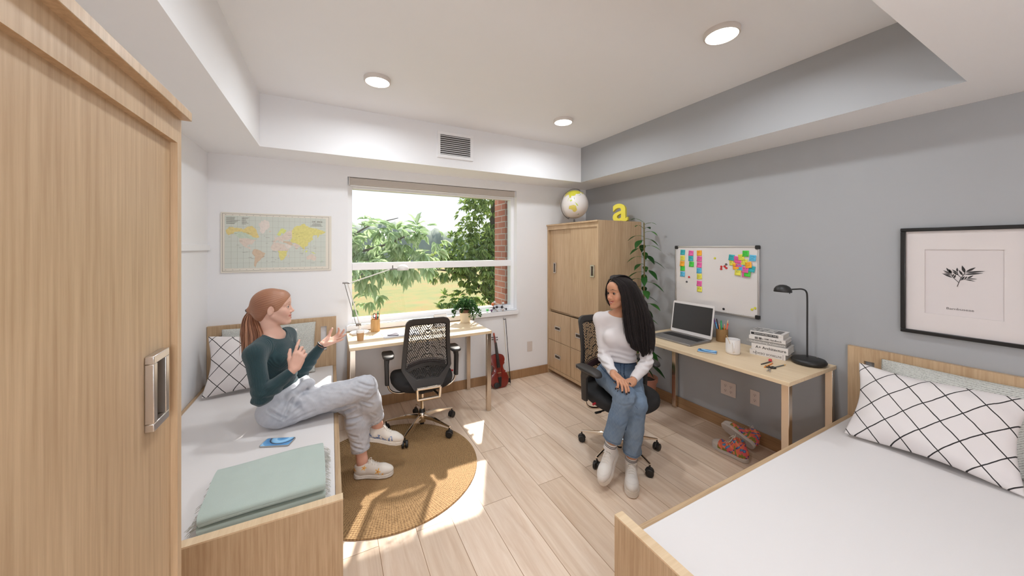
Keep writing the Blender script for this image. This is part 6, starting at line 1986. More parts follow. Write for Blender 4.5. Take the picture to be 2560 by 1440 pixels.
# ================================================================== woman with the ponytail, sitting on the left bed
def redhead():
    O = npv((-.25, 2.55, .4768))
    Rsh, Lsh = npv((-.385, 2.425, .942)), npv((-.262, 2.735, .958))
    Rel, Rwr = npv((-0.3392, 2.3273, 0.7201)), npv((-0.1907, 2.3450, 0.8449))
    Lel, Lwr = npv((-0.1822, 2.7532, 0.6988)), npv((-0.0525, 2.7413, 0.8737))
    Rhip, Lhip = npv((-.235, 2.475, .572)), npv((-.225, 2.645, .568))
    Rkn, Lkn = npv((.195, 2.450, .632)), npv((.140, 2.535, .522))
    Ran, Lan = npv((.292, 2.585, .302)), npv((.186, 2.514, .122))
    F = nrm((.92, -.39, 0)); L = npv((-F[1], F[0], 0)); U = npv((0, 0, 1)); T = np.stack([F, L, U], 1)
    nb = npv((-.322, 2.583, 1.0))
    H = Head((-0.3144, 2.5743, 1.1781), 0, 2, 0, .985)
    # ---- skin: one surface
    vx = Vox((-.50, 2.24, -.0), (.50, 2.93, 1.33), .0030)
    H.sculpt(vx, 1.3, .0046, .0050)
    vx.cone(H.w((-.032, 0, -.045)), nb + F * .004, .0445, .050, .016)
    vx.ell((-.305, 2.575, .86), (.086, .125, .125), T, .03); vx.ell((-.285, 2.562, .72), (.070, .095, .10), T, .03); vx.ell((-.262, 2.556, .575), (.085, .120, .075), T, .03)
    vx.cone(Rsh, Lsh, .046, .046, .03); vx.cone(nb, Rsh, .050, .036, .03); vx.cone(nb, Lsh, .050, .036, .03)
    for s, e, w in ((Rsh, Rel, Rwr), (Lsh, Lel, Lwr)):
        vx.cone(s, e, .040, .029, .015); vx.cone(e, e + (w - e) * .4, .029, .029, .012); vx.cone(e + (w - e) * .4, w, .029, .0225, .012)
    for h, k_, a in ((Rhip, Rkn, Ran), (Lhip, Lkn, Lan)):
        vx.cone(h, k_, .074, .052, .03); vx.cone(k_, k_ + (a - k_) * .35, .050, .049, .02); vx.cone(k_ + (a - k_) * .35, a, .047, .033, .02)
    fR = nrm((.93, -.22, -.28)); uR = nrm((.28, 0, .96)); uR = nrm(uR - fR * (fR @ uR)); fL = nrm((.92, -.39, 0)); uL = npv((0, 0, 1))
    for a, f_, u_ in ((Ran, fR, uR), (Lan, fL, uL)):
        vx.cone(a, a - u_ * .045 - f_ * .004, .033, .030, .015); vx.cone(a - u_ * .040, a + f_ * .08 - u_ * .070, .027, .020, .015)
    tips = []
    Dr = npv((-0.1566, 2.3666, 0.9384)) - Rwr
    hand(vx, Rwr, Dr, (.15, 1, -.15), True, [(4, 14, 10), (38, 48, 30), (52, 58, 35), (58, 58, 35)], ((.85, .40, .35), .15), .97, tips=tips)
    Dl = npv((0.0573, 2.7286, 0.9108)) - Lwr
    hand(vx, Lwr, Dl, (-.25, -.42, .85), False, [(30, 30, 18), (16, 22, 12), (6, 12, 8), (0, 6, 5)], ((.55, .55, .55), .2), .95, tips=tips, spread=(10, 3, -4, -11))
    V, Fc = vx.mesh()
    col = np.tile(linc((222, 180, 162)), (len(V), 1))
    col = H.paint(V, col, (190, 98, 92), (150, 98, 66), (214, 140, 122), (96, 62, 46), .7)
    for c, r, q in ((Ran, .09, .5), (Lan, .09, .5), (Rwr, .12, .25), (Lwr, .12, .2)):
        g = np.exp(-(((V - c) / r) ** 2).sum(1)) * q; col = col * (1 - g[:, None]) + linc((206, 140, 116)) * g[:, None]
    for p, d, dn, r in tips:
        m = np.clip(1.4 - np.linalg.norm(V - (p - d * r * .2 + dn * r * .75), axis=1) / (r * .8), 0, 1); col = col * (1 - .35 * m[:, None]) + linc((226, 176, 162)) * .35 * m[:, None]
    root = np_link('person', V, Fc, SKIN, None, col, origin=tuple(O))
    tag(root, 'woman with a ginger ponytail in a dark teal top sitting on the left bed', 'person')
    H.eyes(root, (92, 112, 120), O); H.teeth(root, O)
    # ---- ribbed top
    vx = Vox((-.50, 2.26, .56), (.02, 2.93, 1.07), .0034)
    vx.ell((-.303, 2.574, .868), (.098, .138, .132), T, .03)
    for sgn in (1, -1): vx.ell(npv((-.300, 2.574, .868)) + F * .066 + L * .060 * sgn, (.050, .056, .058), T, .03)
    vx.ell((-.283, 2.561, .735), (.088, .116, .105), T, .04); vx.ell((-.272, 2.557, .64), (.090, .122, .08), T, .04)
    vx.cone(Rsh, Lsh, .052, .052, .03); vx.cone(nb, Rsh, .056, .046, .035); vx.cone(nb, Lsh, .056, .046, .035)
    for s, e, w in ((Rsh, Rel, Rwr), (Lsh, Lel, Lwr)):
        we = e + (w - e) * .93
        vx.cone(s, e, .0515, .0430, .022); vx.cone(e, e + (w - e) * .35, .0435, .0420, .015); vx.cone(e + (w - e) * .35, we, .0420, .0290, .012)
        vx.crop(we, w - e, .05, .08)
        vx.cone(we + (w - e) * .02, w + (w - e) * .1, .0220, .0220, .003, 'sub')
    # folds at the elbows and under the bust
    def folds(X, Y, Z):
        out = 0
        for e, r, am in ((Rel, .075, .0045), (Lel, .07, .004)):
            w8 = np.exp(-((X - e[0]) ** 2 + (Y - e[1]) ** 2 + (Z - e[2]) ** 2) / r ** 2)
            out = out + am * w8 * wobg(X, Y, Z, 48, 3)
        w8 = np.exp(-((Z - .70) / .08) ** 2)
        return out + .0035 * w8 * np.sin(Z * 150 + 14 * X - 9 * Y) + .0012 * wobg(X, Y, Z, 40, 5)
    vx.warp(folds, vx.lo, vx.lo + vx.h * vx.n)
    vx.ell(nb + F * .030 + U * .030, (.078, .084, .050), T, .004, 'sub'); vx.cone(nb + F * .01, nb + U * .09 + F * .02, .060, .072, .004, 'sub')
    V, Fc = vx.mesh()
    ia, an, fr, ds = nearest_axis(V, [(Rsh, Rel), (Rel, Rwr), (Lsh, Lel), (Lel, Lwr), ((-.27, 2.557, .6), (-.31, 2.575, .95))])
    rib = np.where(ia == 4, an * .115, an * .042)
    c0 = linc((46, 68, 73)); n_ = wob(V, 14, 2)[:, None]
    col = c0 * (1 + .08 * n_) + np.clip(np.cos(rib * 1200), -1, 1)[:, None] * c0 * .07
    np_link('knit_top', V - O, Fc, KNITRIB, root, col, {'rib': rib})
    # ---- jeans
    vx = Vox((-.42, 2.30, .12), (.42, 2.84, .80), .0036)
    vx.ell((-.262, 2.556, .580), (.118, .168, .098), T, .03); vx.ell((-.268, 2.556, .665), (.102, .140, .07), T, .04)
    vx.ell((-.275, 2.480, .553), (.115, .085, .080), T, .04); vx.ell((-.262, 2.635, .553), (.11, .085, .080), T, .04)
    ends = []
    for h, k_, a, hl in ((Rhip, Rkn, Ran, .155), (Lhip, Lkn, Lan, .165)):
        d = nrm(a - k_); hem = a - d * (hl * .42)
        vx.cone(h, k_, .090, .073, .035); vx.cone(k_, k_ + (hem - k_) * .45, .073, .071, .03); vx.cone(k_ + (hem - k_) * .45, hem, .071, .056, .03)
        ends.append((hem, d, a))
    # rolled waist: knotted overshirt ends at the front
    vx.cone((-.215, 2.440, .655), (-.135, 2.480, .705), .030, .026, .015); vx.ell((-.118, 2.492, .700), (.030, .036, .026), T, .01)
    vx.cone((-.125, 2.49, .69), (-.085, 2.455, .655), .020, .013, .012); vx.cone((-.13, 2.50, .70), (-.15, 2.58, .70), .024, .03, .02)
    def folds(X, Y, Z):
        out = .0016 * wobg(X, Y, Z, 34, 7)
        for e, r, am, sc in ((Rkn, .10, .0095, 42), (Lkn, .10, .012, 46), (npv((-.19, 2.47, .60)), .12, .0110, 40), (ends[0][0], .08, .008, 60), (ends[1][0], .10, .0085, 56), (npv((0, 2.46, .61)), .10, .004, 50)):
            w8 = np.exp(-((X - e[0]) ** 2 + (Y - e[1]) ** 2 + (Z - e[2]) ** 2) / r ** 2)
            q = wobg(X, Y, Z, sc, int(sc)); out = out + am * w8 * (1.3 * np.abs(q) - .5 + .35 * wobg(X, Y, Z, sc * 2.2, int(sc) + 1))
        return out
    vx.warp(folds, vx.lo, vx.lo + vx.h * vx.n)
    for hem, d, a in ends:
        vx.cone(hem - d * .012, hem - d * .0, .0595, .0575, .003)
        vx.crop(hem, d, .074, .12)
        vx.cone(hem - d * .004, hem + d * .05, .040, .040, .003, 'sub')
    vx.cut((-.268, 2.556, .668), -F * .50 + U * .87, (-.45, 2.3, .56), (-.10, 2.85, .80), .004)
    vx.cut((0, 0, .4772), (0, 0, -1), (-.5, 2.2, .30), (.0, 2.9, .4772), .003)
    V, Fc = vx.mesh()
    V = crease(V, [((-0.3282, 2.4346, 0.6205), (-0.2316, 2.4062, 0.5547), .010, .007), ((-0.2482, 2.4150, 0.5452), (-0.1979, 2.4337, 0.6598), .012, .008), ((-0.2649, 2.4238, 0.5358), (-0.1527, 2.4324, 0.6075), .010, .007), ((-0.2212, 2.4233, 0.5210), (-0.0805, 2.4169, 0.5691), .006, .008),
        ((-0.0617, 2.5201, 0.5019), (0.0896, 2.4855, 0.5246), .010, .007), ((0.0247, 2.4971, 0.4561), (0.1509, 2.4757, 0.5154), .014, .008), ((0.0526, 2.5050, 0.4202), (0.1852, 2.4803, 0.4372), .014, .008), ((0.0714, 2.5064, 0.3732), (0.1469, 2.4891, 0.3944), .009, .007), ((0.0900, 2.4966, 0.3312), (0.1609, 2.4817, 0.3045), .007, .007),
        ((0.1016, 2.4339, 0.6557), (0.2363, 2.3968, 0.5967), .008, .007), ((0.1430, 2.4233, 0.6928), (0.2558, 2.3978, 0.6447), .007, .006), ((0.1620, 2.4247, 0.5648), (0.2488, 2.4241, 0.5154), .009, .007), ((0.2247, 2.4820, 0.4649), (0.2720, 2.5023, 0.4134), .008, .006), ((0.0988, 2.4806, 0.2844), (0.1812, 2.4597, 0.2520), .007, .006), ((0.1126, 2.4733, 0.2479), (0.1882, 2.4560, 0.2152), .007, .006)])
    ia, an, fr, ds = nearest_axis(V, [(Rhip, Rkn), (Rkn, Ran), (Lhip, Lkn), (Lkn, Lan)])
    c0, c1, c2 = linc((196, 196, 201)), linc((168, 172, 182)), linc((120, 128, 146))
    m = np.clip(.34 + .14 * wob(V, 16, 4) + .10 * wob(V, 70, 6) + .10 * wob(V, 300, 12), 0, 1)[:, None]
    col = c0 * (1 - m) + c1 * m
    for e, r in ((Lkn, .07), (npv((-.17, 2.45, .60)), .09), (ends[1][0], .06)):
        g = (np.exp(-((V - e) ** 2).sum(1) / r ** 2) * np.clip(wob(V, 55, 9), 0, 1))[:, None] * .8; col = col * (1 - g) + c2 * g
    seam = (np.abs(np.sin((an - .6) / 2)) * 2 * .08 < .0022) & (((fr * 14) % 1) > .45); col[seam] = c1 * .9
    for hem, d, a in ends:
        q = (V - hem) @ d; g = (np.exp(-((q + .010) / .004) ** 2) * (np.linalg.norm(V - hem, axis=1) < .09) * (.5 + .5 * np.sign(wob(V, 160, 3))))[:, None] * .7; col = col * (1 - g) + c2 * g
    pc = npv((-0.3315, 2.4589, 0.6889)); g = ((np.abs(np.linalg.norm(V - pc, axis=1) - .078) < .0022) & (V[:, 1] < 2.47) & (V[:, 2] < .62) & (V[:, 0] > -.30)); col[g] = c2
    np_link('jeans', V - O, Fc, DENIM, root, col)
    # belt
    bl_ = MB(); cB = npv((-.268, 2.556, .652)) - O; rg = []
    Ub = nrm(-F * .50 + U * .87)
    for i in range(30):
        a = R(120 + 145 * i / 29)
        base = cB + F * (.104 * math.cos(a)) * .95 + L * .132 * math.sin(a) + U * (.104 * math.cos(a) * .575 * .95)
        out = nrm(F * math.cos(a) / .104 + L * math.sin(a) / .132)
        rg.append([tuple(base + out * o1 + Ub * u1) for o1, u1 in ((.0, -.016), (.006, -.016), (.006, .016), (.0, .016))])
    bl_.ring(rg).build('belt', mat('dark_belt', (46, 42, 52), .6), root)
    # bracelet on the far wrist
    d = nrm(Lwr - Lel); Fz = np.array(frame_z(Vector(d)).to_3x3())
    MB().tube([tuple(Lwr - O - d * .004 + Fz[:, 0] * .029 * math.cos(a) + Fz[:, 1] * .029 * math.sin(a)) for a in np.linspace(0, 2 * PI, 24, endpoint=False)], .0062, 8, closed=True).build('bracelet', mat('black_strap', (34, 32, 36), .5), root, smooth=60)
    # ---- hair
    vx = Vox(H.O - .17, H.O + .16, .003)
    k = H.s
    vx.ell(H.w((-.016, 0, .031)), npv((.105, .084, .091)) * k, H.M, .01)
    vx.ell(H.w((-.060, 0, -.022)), npv((.052, .060, .058)) * k, H.M, .02)
    vx.ell(H.w((.044, 0, .052)), npv((.050, .062, .052)) * k, H.M, .02)
    vx.cone(H.w((-.07, 0, .012)), H.w((-.122, 0, -.002)), .046, .017, .025)
    def hl(X, Y, Z):
        x, y, z = [((X - H.O[0]) * H.M[0, i] + (Y - H.O[1]) * H.M[1, i] + (Z - H.O[2]) * H.M[2, i]) / k for i in range(3)]
        front = (x - .75 * z - .044) * .8
        low = (np.minimum(1.7 * x + .026, -.020) - z) * .5
        return -np.maximum(front, low) * k
    vx.put(hl, H.O - .17, H.O + .16, .005, 'sub')
    for y in (1, -1): vx.ell(H.w((-.003, y * .088, -.008)), npv((.022, .020, .033)) * k, H.M, .004, 'sub')
    V, Fc = vx.mesh()
    V = smooth_verts(V, Fc, 3)
    P = H.loc(V); ax0 = npv((.075, 0, .062)); ax1 = npv((-.125, 0, -.002)); d = nrm(ax1 - ax0)
    q = P - ax0; q = q - (q @ d)[:, None] * d
    phi = np.arctan2(q[:, 1], -q[:, 0] * d[2] + q[:, 2] * -d[0])
    ph = phi + .10 * wob(P, 22, 1)
    g = np.sin(ph * 46 + 2.5 * wob(P, 9, 2)) + .7 * np.sin(ph * 103 + 1 + 2 * wob(P, 14, 8))
    nv = q / (np.linalg.norm(q, axis=1)[:, None] + 1e-6)
    V = V + (nv @ H.M.T) * (.00045 * g)[:, None]
    ca, cb, cc = linc((134, 88, 66)), linc((184, 136, 108)), linc((120, 66, 42))
    m = np.clip(.45 + .16 * g + .42 * wob(P, 14, 5), 0, 1)[:, None]; col = ca * (1 - m) + cb * m
    np_link('hair', V - O, Fc, attr_mat('ginger_hair', rough=.42, spec=.4), root, col)
    mb = MB()
    G = [[(-0.4246, 2.6098, 1.1521), (-0.4009, 2.5860, 1.0928), (-0.3763, 2.5278, 1.0391), (-0.3645, 2.4876, 1.0040), (-0.3713, 2.4686, 0.9812)],
         [(-0.4331, 2.6256, 1.1502), (-0.4205, 2.5850, 1.0853), (-0.3956, 2.5266, 1.0177), (-0.3898, 2.4897, 0.9690), (-0.4086, 2.4883, 0.9484)],
         [(-0.4417, 2.6415, 1.1508), (-0.4507, 2.6123, 1.0879), (-0.4357, 2.5591, 1.0079), (-0.4336, 2.5241, 0.9448), (-0.4481, 2.5204, 0.9125)],
         [(-0.4504, 2.6574, 1.1540), (-0.4768, 2.6487, 1.1082), (-0.4828, 2.6066, 1.0342), (-0.4716, 2.5668, 0.9556), (-0.4629, 2.5395, 0.8810)]]
    G = [[tuple(npv(p) - O) for p in g] for g in G]
    strands(mb, G, 460, .0030, 3, .009, depth=(.01, .03, 0), steps=5, flat=.6, nseg=5)
    tieo = npv((-0.4374, 2.6392, 1.1583)) - O
    po = mb.build('ponytail', hair_mat('ginger_locks', (112, 70, 52), (194, 142, 112), .5), root, smooth=60)
    dd = nrm(npv(G[2][1]) - npv(G[2][0])); Fz = np.array(frame_z(Vector(dd)).to_3x3())
    MB().tube([tuple(tieo + Fz[:, 0] * .0215 * math.cos(a) + Fz[:, 1] * .0215 * math.sin(a)) for a in np.linspace(0, 2 * PI, 24, endpoint=False)], .0095, 8, closed=True).build('hair_tie', mat('black_hair_tie', (28, 24, 26), .8), root, smooth=60)
    # ---- shoes with painted motifs
    def motif_flowers(P):
        c = np.tile(linc((224, 217, 208)), (len(P), 1))
        for x, z, r in ((.172, .052, .020), (.078, .078, .017), (.012, .060, .016), (.205, .035, .010)):
            q = np.stack([P[:, 0] - x, P[:, 2] - z], 1); a = np.arctan2(q[:, 1], q[:, 0]); rad = np.linalg.norm(q, axis=1)
            m = rad < r * (.62 + .38 * np.cos(a * 5)); c[m] = linc((236, 180, 84)); c[rad < r * .25] = linc((214, 130, 60))
        return c
    def motif_waves(P):
        c = np.tile(linc((224, 217, 208)), (len(P), 1))
        b = .050 + .012 * np.sin(P[:, 0] * 85) + .004 * np.sin(P[:, 0] * 260)
        m = (P[:, 0] > .0) & (P[:, 0] < .195) & (P[:, 2] < b) & (P[:, 2] > .028) & (wob(P, 120, 3) > -.35); c[m] = linc((128, 144, 176))
        m2 = m & (wob(P, 150, 8) > .25); c[m2] = linc((84, 104, 146))
        return c
    fw = nrm((.92, -.39, 0)); og = npv((.137, 2.535, .0108)) - O
    make_shoe('shoe', root, basis(og, fw, (0, 0, 1)), SHOEU, SOLEW, LACEW, motif_flowers, label='white sneaker painted with yellow flowers', scale=.97)
    fw = nrm((.93, -.22, -.28)); up = nrm((.28, 0, .96)); up = nrm(up - fw * (fw @ up)); og = Ran - fw * .056 - up * .108 - O
    make_shoe('shoe', root, basis(og, fw, up), SHOEU, SOLEW, LACEW, motif_waves, label='white sneaker painted with blue waves', scale=.97)
redhead()
# ================================================================== woman with long dark hair, sitting on the swivel chair
def darkhair():
    O = npv((1.93, 1.93, .477))
    Rsh, Lsh = npv((1.832, 2.012, 1.000)), npv((1.990, 1.740, .996))
    Rel, Rwr = npv((1.8043, 1.9425, 0.7331)), npv((1.6560, 1.6928, 0.7146))
    Lel, Lwr = npv((1.9675, 1.6980, 0.7411)), npv((1.7893, 1.6564, 0.6579))
    Rhip, Lhip = npv((1.864, 1.975, .572)), npv((1.990, 1.872, .572))
    Rkn, Lkn = npv((1.682, 1.622, .596)), npv((1.775, 1.612, .528))
    Ran, Lan = npv((1.640, 1.712, .232)), npv((1.786, 1.668, .120))
    F = nrm((-.87, -.50, 0)); L = npv((-F[1], F[0], 0)); U = npv((0, 0, 1)); T = np.stack([F, L, U], 1)
    Fp = nrm((-.62, -.78, 0)); Tp = np.stack([Fp, npv((-Fp[1], Fp[0], 0)), U], 1)
    nb = npv((1.915, 1.880, 1.055))
    H = Head((1.8822, 1.8674, 1.2174), 176, -1, 4, .985)
    vx = Vox((1.34, 1.42, .02), (2.16, 2.14, 1.35), .0030)
    H.sculpt(vx, 1.5, .0058, .0066)
    vx.cone(H.w((-.030, 0, -.045)), nb + F * .004, .0440, .050, .016)
    vx.ell((1.915, 1.886, .88), (.088, .128, .13), T, .03); vx.ell((1.922, 1.908, .74), (.078, .108, .10), T, .03); vx.ell((1.93, 1.925, .59), (.10, .150, .085), Tp, .03)
    vx.cone(Rsh, Lsh, .046, .046, .03); vx.cone(nb, Rsh, .048, .036, .03); vx.cone(nb, Lsh, .048, .036, .03)
    for s, e, w in ((Rsh, Rel, Rwr), (Lsh, Lel, Lwr)):
        vx.cone(s, e, .039, .028, .015); vx.cone(e, e + (w - e) * .4, .028, .028, .012); vx.cone(e + (w - e) * .4, w, .028, .0225, .012)
    for h, k_, a in ((Rhip, Rkn, Ran), (Lhip, Lkn, Lan)):
        vx.cone(h, k_, .070, .050, .03); vx.cone(k_, k_ + (a - k_) * .35, .048, .047, .02); vx.cone(k_ + (a - k_) * .35, a, .045, .033, .02)
    fR = nrm((-.79, -.37, -.46)); uR = npv((-.40, -.25, .88)); uR = nrm(uR - fR * (fR @ uR)); fL = nrm((-.71, -.70, 0)); uL = npv((0, 0, 1))
    for a, f_, u_ in ((Ran, fR, uR), (Lan, fL, uL)):
        vx.cone(a, a - u_ * .045 - f_ * .004, .033, .030, .015); vx.cone(a - u_ * .040, a + f_ * .08 - u_ * .070, .027, .020, .015)
    tips = []
    rt, fw_, zz = npv((.884, -.467, 0)), npv((.467, .884, 0)), npv((0, 0, 1))
    Dr = npv((1.6360, 1.6129, 0.7032)) - Rwr
    hand(vx, Rwr, Dr, -zz * .95 - fw_ * .05 - rt * .2, True, [(20, 22, 14), (20, 24, 14), (20, 26, 14), (20, 28, 16)], ((.75, .30, -.05), .2), .95, tips=tips, spread=(8, 2, -4, -10))
    Dl = npv((1.6301, 1.6104, 0.6567)) - Lwr
    hand(vx, Lwr, Dl, -zz * .92 - fw_ * -.2, False, [(8, 16, 10), (9, 16, 10), (10, 18, 10), (12, 18, 12)], ((.6, .55, .1), .2), .95, tips=tips, spread=(7, 2, -4, -10))
    V, Fc = vx.mesh()
    col = np.tile(linc((190, 138, 108)), (len(V), 1))
    col = H.paint(V, col, (166, 76, 72), (44, 30, 26), (196, 122, 96), (24, 18, 18))
    for p, d, dn, r in tips:
        m = np.linalg.norm(V - (p - d * r * .1 + dn * r * .62), axis=1) < r * .92
        col[m] = linc((32, 22, 28))
    root = np_link('person', V, Fc, SKIN, None, col, origin=tuple(O))
    tag(root, 'woman with long dark hair, white top and blue jeans sitting on the swivel chair', 'person')
    H.eyes(root, (52, 36, 28), O); H.teeth(root, O)
    # ---- white top
    vx = Vox((1.58, 1.56, .64), (2.12, 2.14, 1.11), .0034)
    vx.ell((1.914, 1.886, .885), (.098, .140, .132), T, .03)
    for sgn in (1, -1): vx.ell(npv((1.914, 1.886, .885)) + F * .066 + L * .060 * sgn, (.046, .054, .056), T, .04)
    vx.ell((1.922, 1.908, .755), (.090, .116, .10), T, .04); vx.ell((1.924, 1.914, .70), (.100, .134, .07), T, .03)
    vx.cone(Rsh, Lsh, .051, .051, .03); vx.cone(nb, Rsh, .054, .045, .035); vx.cone(nb, Lsh, .054, .045, .035)
    for s, e, w in ((Rsh, Rel, Rwr), (Lsh, Lel, Lwr)):
        we = e + (w - e) * .94
        vx.cone(s, e, .0495, .0420, .022); vx.cone(e, e + (w - e) * .35, .0420, .0400, .015); vx.cone(e + (w - e) * .35, we, .0400, .0290, .012)
        vx.crop(we, w - e, .05, .08)
        vx.cone(we + (w - e) * .02, w + (w - e) * .1, .0220, .0220, .003, 'sub')
    def folds(X, Y, Z):
        out = 0
        for e, r, am in ((Rel, .075, .0045), (Lel, .07, .0045), (Rsh, .06, .003)):
            w8 = np.exp(-((X - e[0]) ** 2 + (Y - e[1]) ** 2 + (Z - e[2]) ** 2) / r ** 2)
            out = out + am * w8 * wobg(X, Y, Z, 44, 3)
        w8 = np.exp(-((Z - .755) / .045) ** 2)
        return out + .0038 * w8 * np.sin(Z * 170 + 12 * X + 10 * Y + 2 * np.sin(X * 30)) + .0010 * wobg(X, Y, Z, 40, 5)
    vx.warp(folds, vx.lo, vx.lo + vx.h * vx.n)
    vx.cut((1.92, 1.91, .712), (0, 0, -1), (1.78, 1.75, .63), (2.06, 2.08, .712), .004)
    vx.ell(nb + F * .022 + U * .026, (.080, .100, .046), T, .004, 'sub'); vx.cone(nb, nb + U * .09 + F * .02, .056, .075, .004, 'sub')
    V, Fc = vx.mesh()
    col = np.tile(linc((214, 208, 208)), (len(V), 1)) * (1 + .03 * wob(V, 20, 2))[:, None]
    np_link('jersey_top', V - O, Fc, JERSEY, root, col)
    # ---- jeans
    vx = Vox((1.54, 1.48, .10), (2.12, 2.12, .79), .0036)
    vx.ell((1.93, 1.927, .578), (.110, .166, .098), Tp, .03); vx.ell((1.926, 1.918, .68), (.094, .128, .09), T, .04)
    for h in (Rhip, Lhip): vx.ell(h + npv((.03, .03, -.018)), (.10, .085, .078), Tp, .04)
    ends = []
    for h, k_, a, q in ((Rhip, Rkn, Ran, .055), (Lhip, Lkn, Lan, .060)):
        d = nrm(a - k_); hem = a - d * q
        vx.cone(h, k_, .086, .066, .03); vx.cone(k_, k_ + (hem - k_) * .5, .066, .060, .02); vx.cone(k_ + (hem - k_) * .5, hem, .060, .061, .02)
        ends.append((hem, d, a))
    def folds(X, Y, Z):
        out = .0014 * wobg(X, Y, Z, 34, 7)
        for e, r, am, sc in ((Rkn, .10, .0055, 46), (Lkn, .10, .006, 46), (npv((1.86, 1.85, .62)), .11, .0090, 42), (ends[0][0], .12, .006, 40), (ends[1][0], .12, .006, 44)):
            w8 = np.exp(-((X - e[0]) ** 2 + (Y - e[1]) ** 2 + (Z - e[2]) ** 2) / r ** 2)
            q = wobg(X, Y, Z, sc, int(sc)); out = out + am * w8 * (1.3 * np.abs(q) - .5 + .35 * wobg(X, Y, Z, sc * 2.2, int(sc) + 1))
        return out
    vx.warp(folds, vx.lo, vx.lo + vx.h * vx.n)
    for hem, d, a in ends:
        vx.crop(hem, d, .080, .12)
        vx.cone(hem - d * .004, hem + d * .05, .044, .044, .003, 'sub')
    vx.cut((1.92, 1.91, .742), (0, 0, 1), (1.7, 1.7, .70), (2.12, 2.12, .79), .004)
    vx.cut((0, 0, .4778), (0, 0, -1), (1.74, 1.70, .35), (2.12, 2.12, .4778), .003)
    V, Fc = vx.mesh()
    V = crease(V, [((1.6841, 1.8250, 0.6303), (1.6657, 1.6990, 0.6046), .008, .008), ((1.6782, 1.8507, 0.5832), (1.6324, 1.6939, 0.5523), .007, .008), ((1.7226, 1.6350, 0.5908), (1.8920, 1.6701, 0.6182), .008, .008), ((1.5936, 1.6466, 0.5480), (1.6753, 1.6035, 0.5685), .005, .007), ((1.6226, 1.6765, 0.3993), (1.6676, 1.6302, 0.4354), .005, .007), ((1.7242, 1.6229, 0.4776), (1.8001, 1.6054, 0.4417), .006, .007), ((1.7362, 1.6618, 0.2990), (1.8067, 1.6246, 0.2724), .005, .007)])
    ia, an, fr, ds = nearest_axis(V, [(Rhip, Rkn), (Rkn, Ran), (Lhip, Lkn), (Lkn, Lan)])
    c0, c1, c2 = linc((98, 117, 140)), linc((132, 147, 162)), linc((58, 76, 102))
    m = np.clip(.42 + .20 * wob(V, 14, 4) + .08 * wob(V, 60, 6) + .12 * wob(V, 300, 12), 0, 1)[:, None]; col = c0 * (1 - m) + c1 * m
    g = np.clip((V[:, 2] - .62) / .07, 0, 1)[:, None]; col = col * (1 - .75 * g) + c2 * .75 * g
    seam = (np.abs(np.sin((an - 2.2) / 2)) * 2 * .07 < .0022); col[seam] = c2
    wbn = np.abs(V[:, 2] - .705) < .0022; col[wbn] = c2 * .6
    fl = (V - npv((1.92, 1.91, 0))) @ npv((-Fp[1], Fp[0], 0)); fly = (np.abs(np.abs(fl - .012) - .012) < .0022) & (V[:, 2] > .61) & (np.linalg.norm(V - npv((1.90, 1.88, .67)), axis=1) < .11) & (((V - npv((1.92, 1.91, 0))) @ Fp) > 0); col[fly] = c2 * .5
    for hem, d, a in ends:
        q = (V - hem) @ d; gg = (np.exp(-((q + .012) / .003) ** 2) * (np.linalg.norm(V - hem, axis=1) < .09))[:, None] * .7; col = col * (1 - gg) + c2 * gg
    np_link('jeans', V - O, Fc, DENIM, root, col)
    # ---- socks
    SOCK = mat('white_sock', (214, 208, 204), .9, bump=.3, bscale=600); STR = mat('sock_stripe', (46, 46, 52), .9)
    for (hem, d, a), full in zip(ends, (True, False)):
        b = MB(); d2 = nrm(d)
        P = [a - d2 * t - O for t in (-.02, .0, .018, .034)] if full else [a - d2 * t - O for t in (-.02, .0, .020, .030)]
        b.tube([tuple(p) for p in P], [.040, .0385, .0385, .039], 20, flat=1)
        so = b.build('sock', SOCK, root, smooth=60)
        for t in ((.010, .020) if full else (.012, .022)):
            MB().tube([tuple(a - d2 * (t - .002) - O), tuple(a - d2 * (t + .002) - O)], .0395, 20).build('sock_stripe', STR, so, smooth=60)
    # ring
    RG = npv((1.6336, 1.6311, 0.6742)) - O; Fz = np.array(frame_z(Vector(nrm(Dr - zz * .25))).to_3x3())
    # ---- hair
    k = H.s
    vx = Vox((1.70, 1.60, .72), (2.10, 2.06, 1.36), .0032)
    vx.ell(H.w((-.018, 0, .030)), npv((.107, .088, .093)) * k, H.M, .01)
    for y in (1, -1):
        vx.ell(H.w((-.012, y * .060, -.045)), npv((.050, .030, .085)) * k, H.M, .03)
    vx.ell(H.w((-.060, 0, -.05)), npv((.050, .070, .09)) * k, H.M, .03)
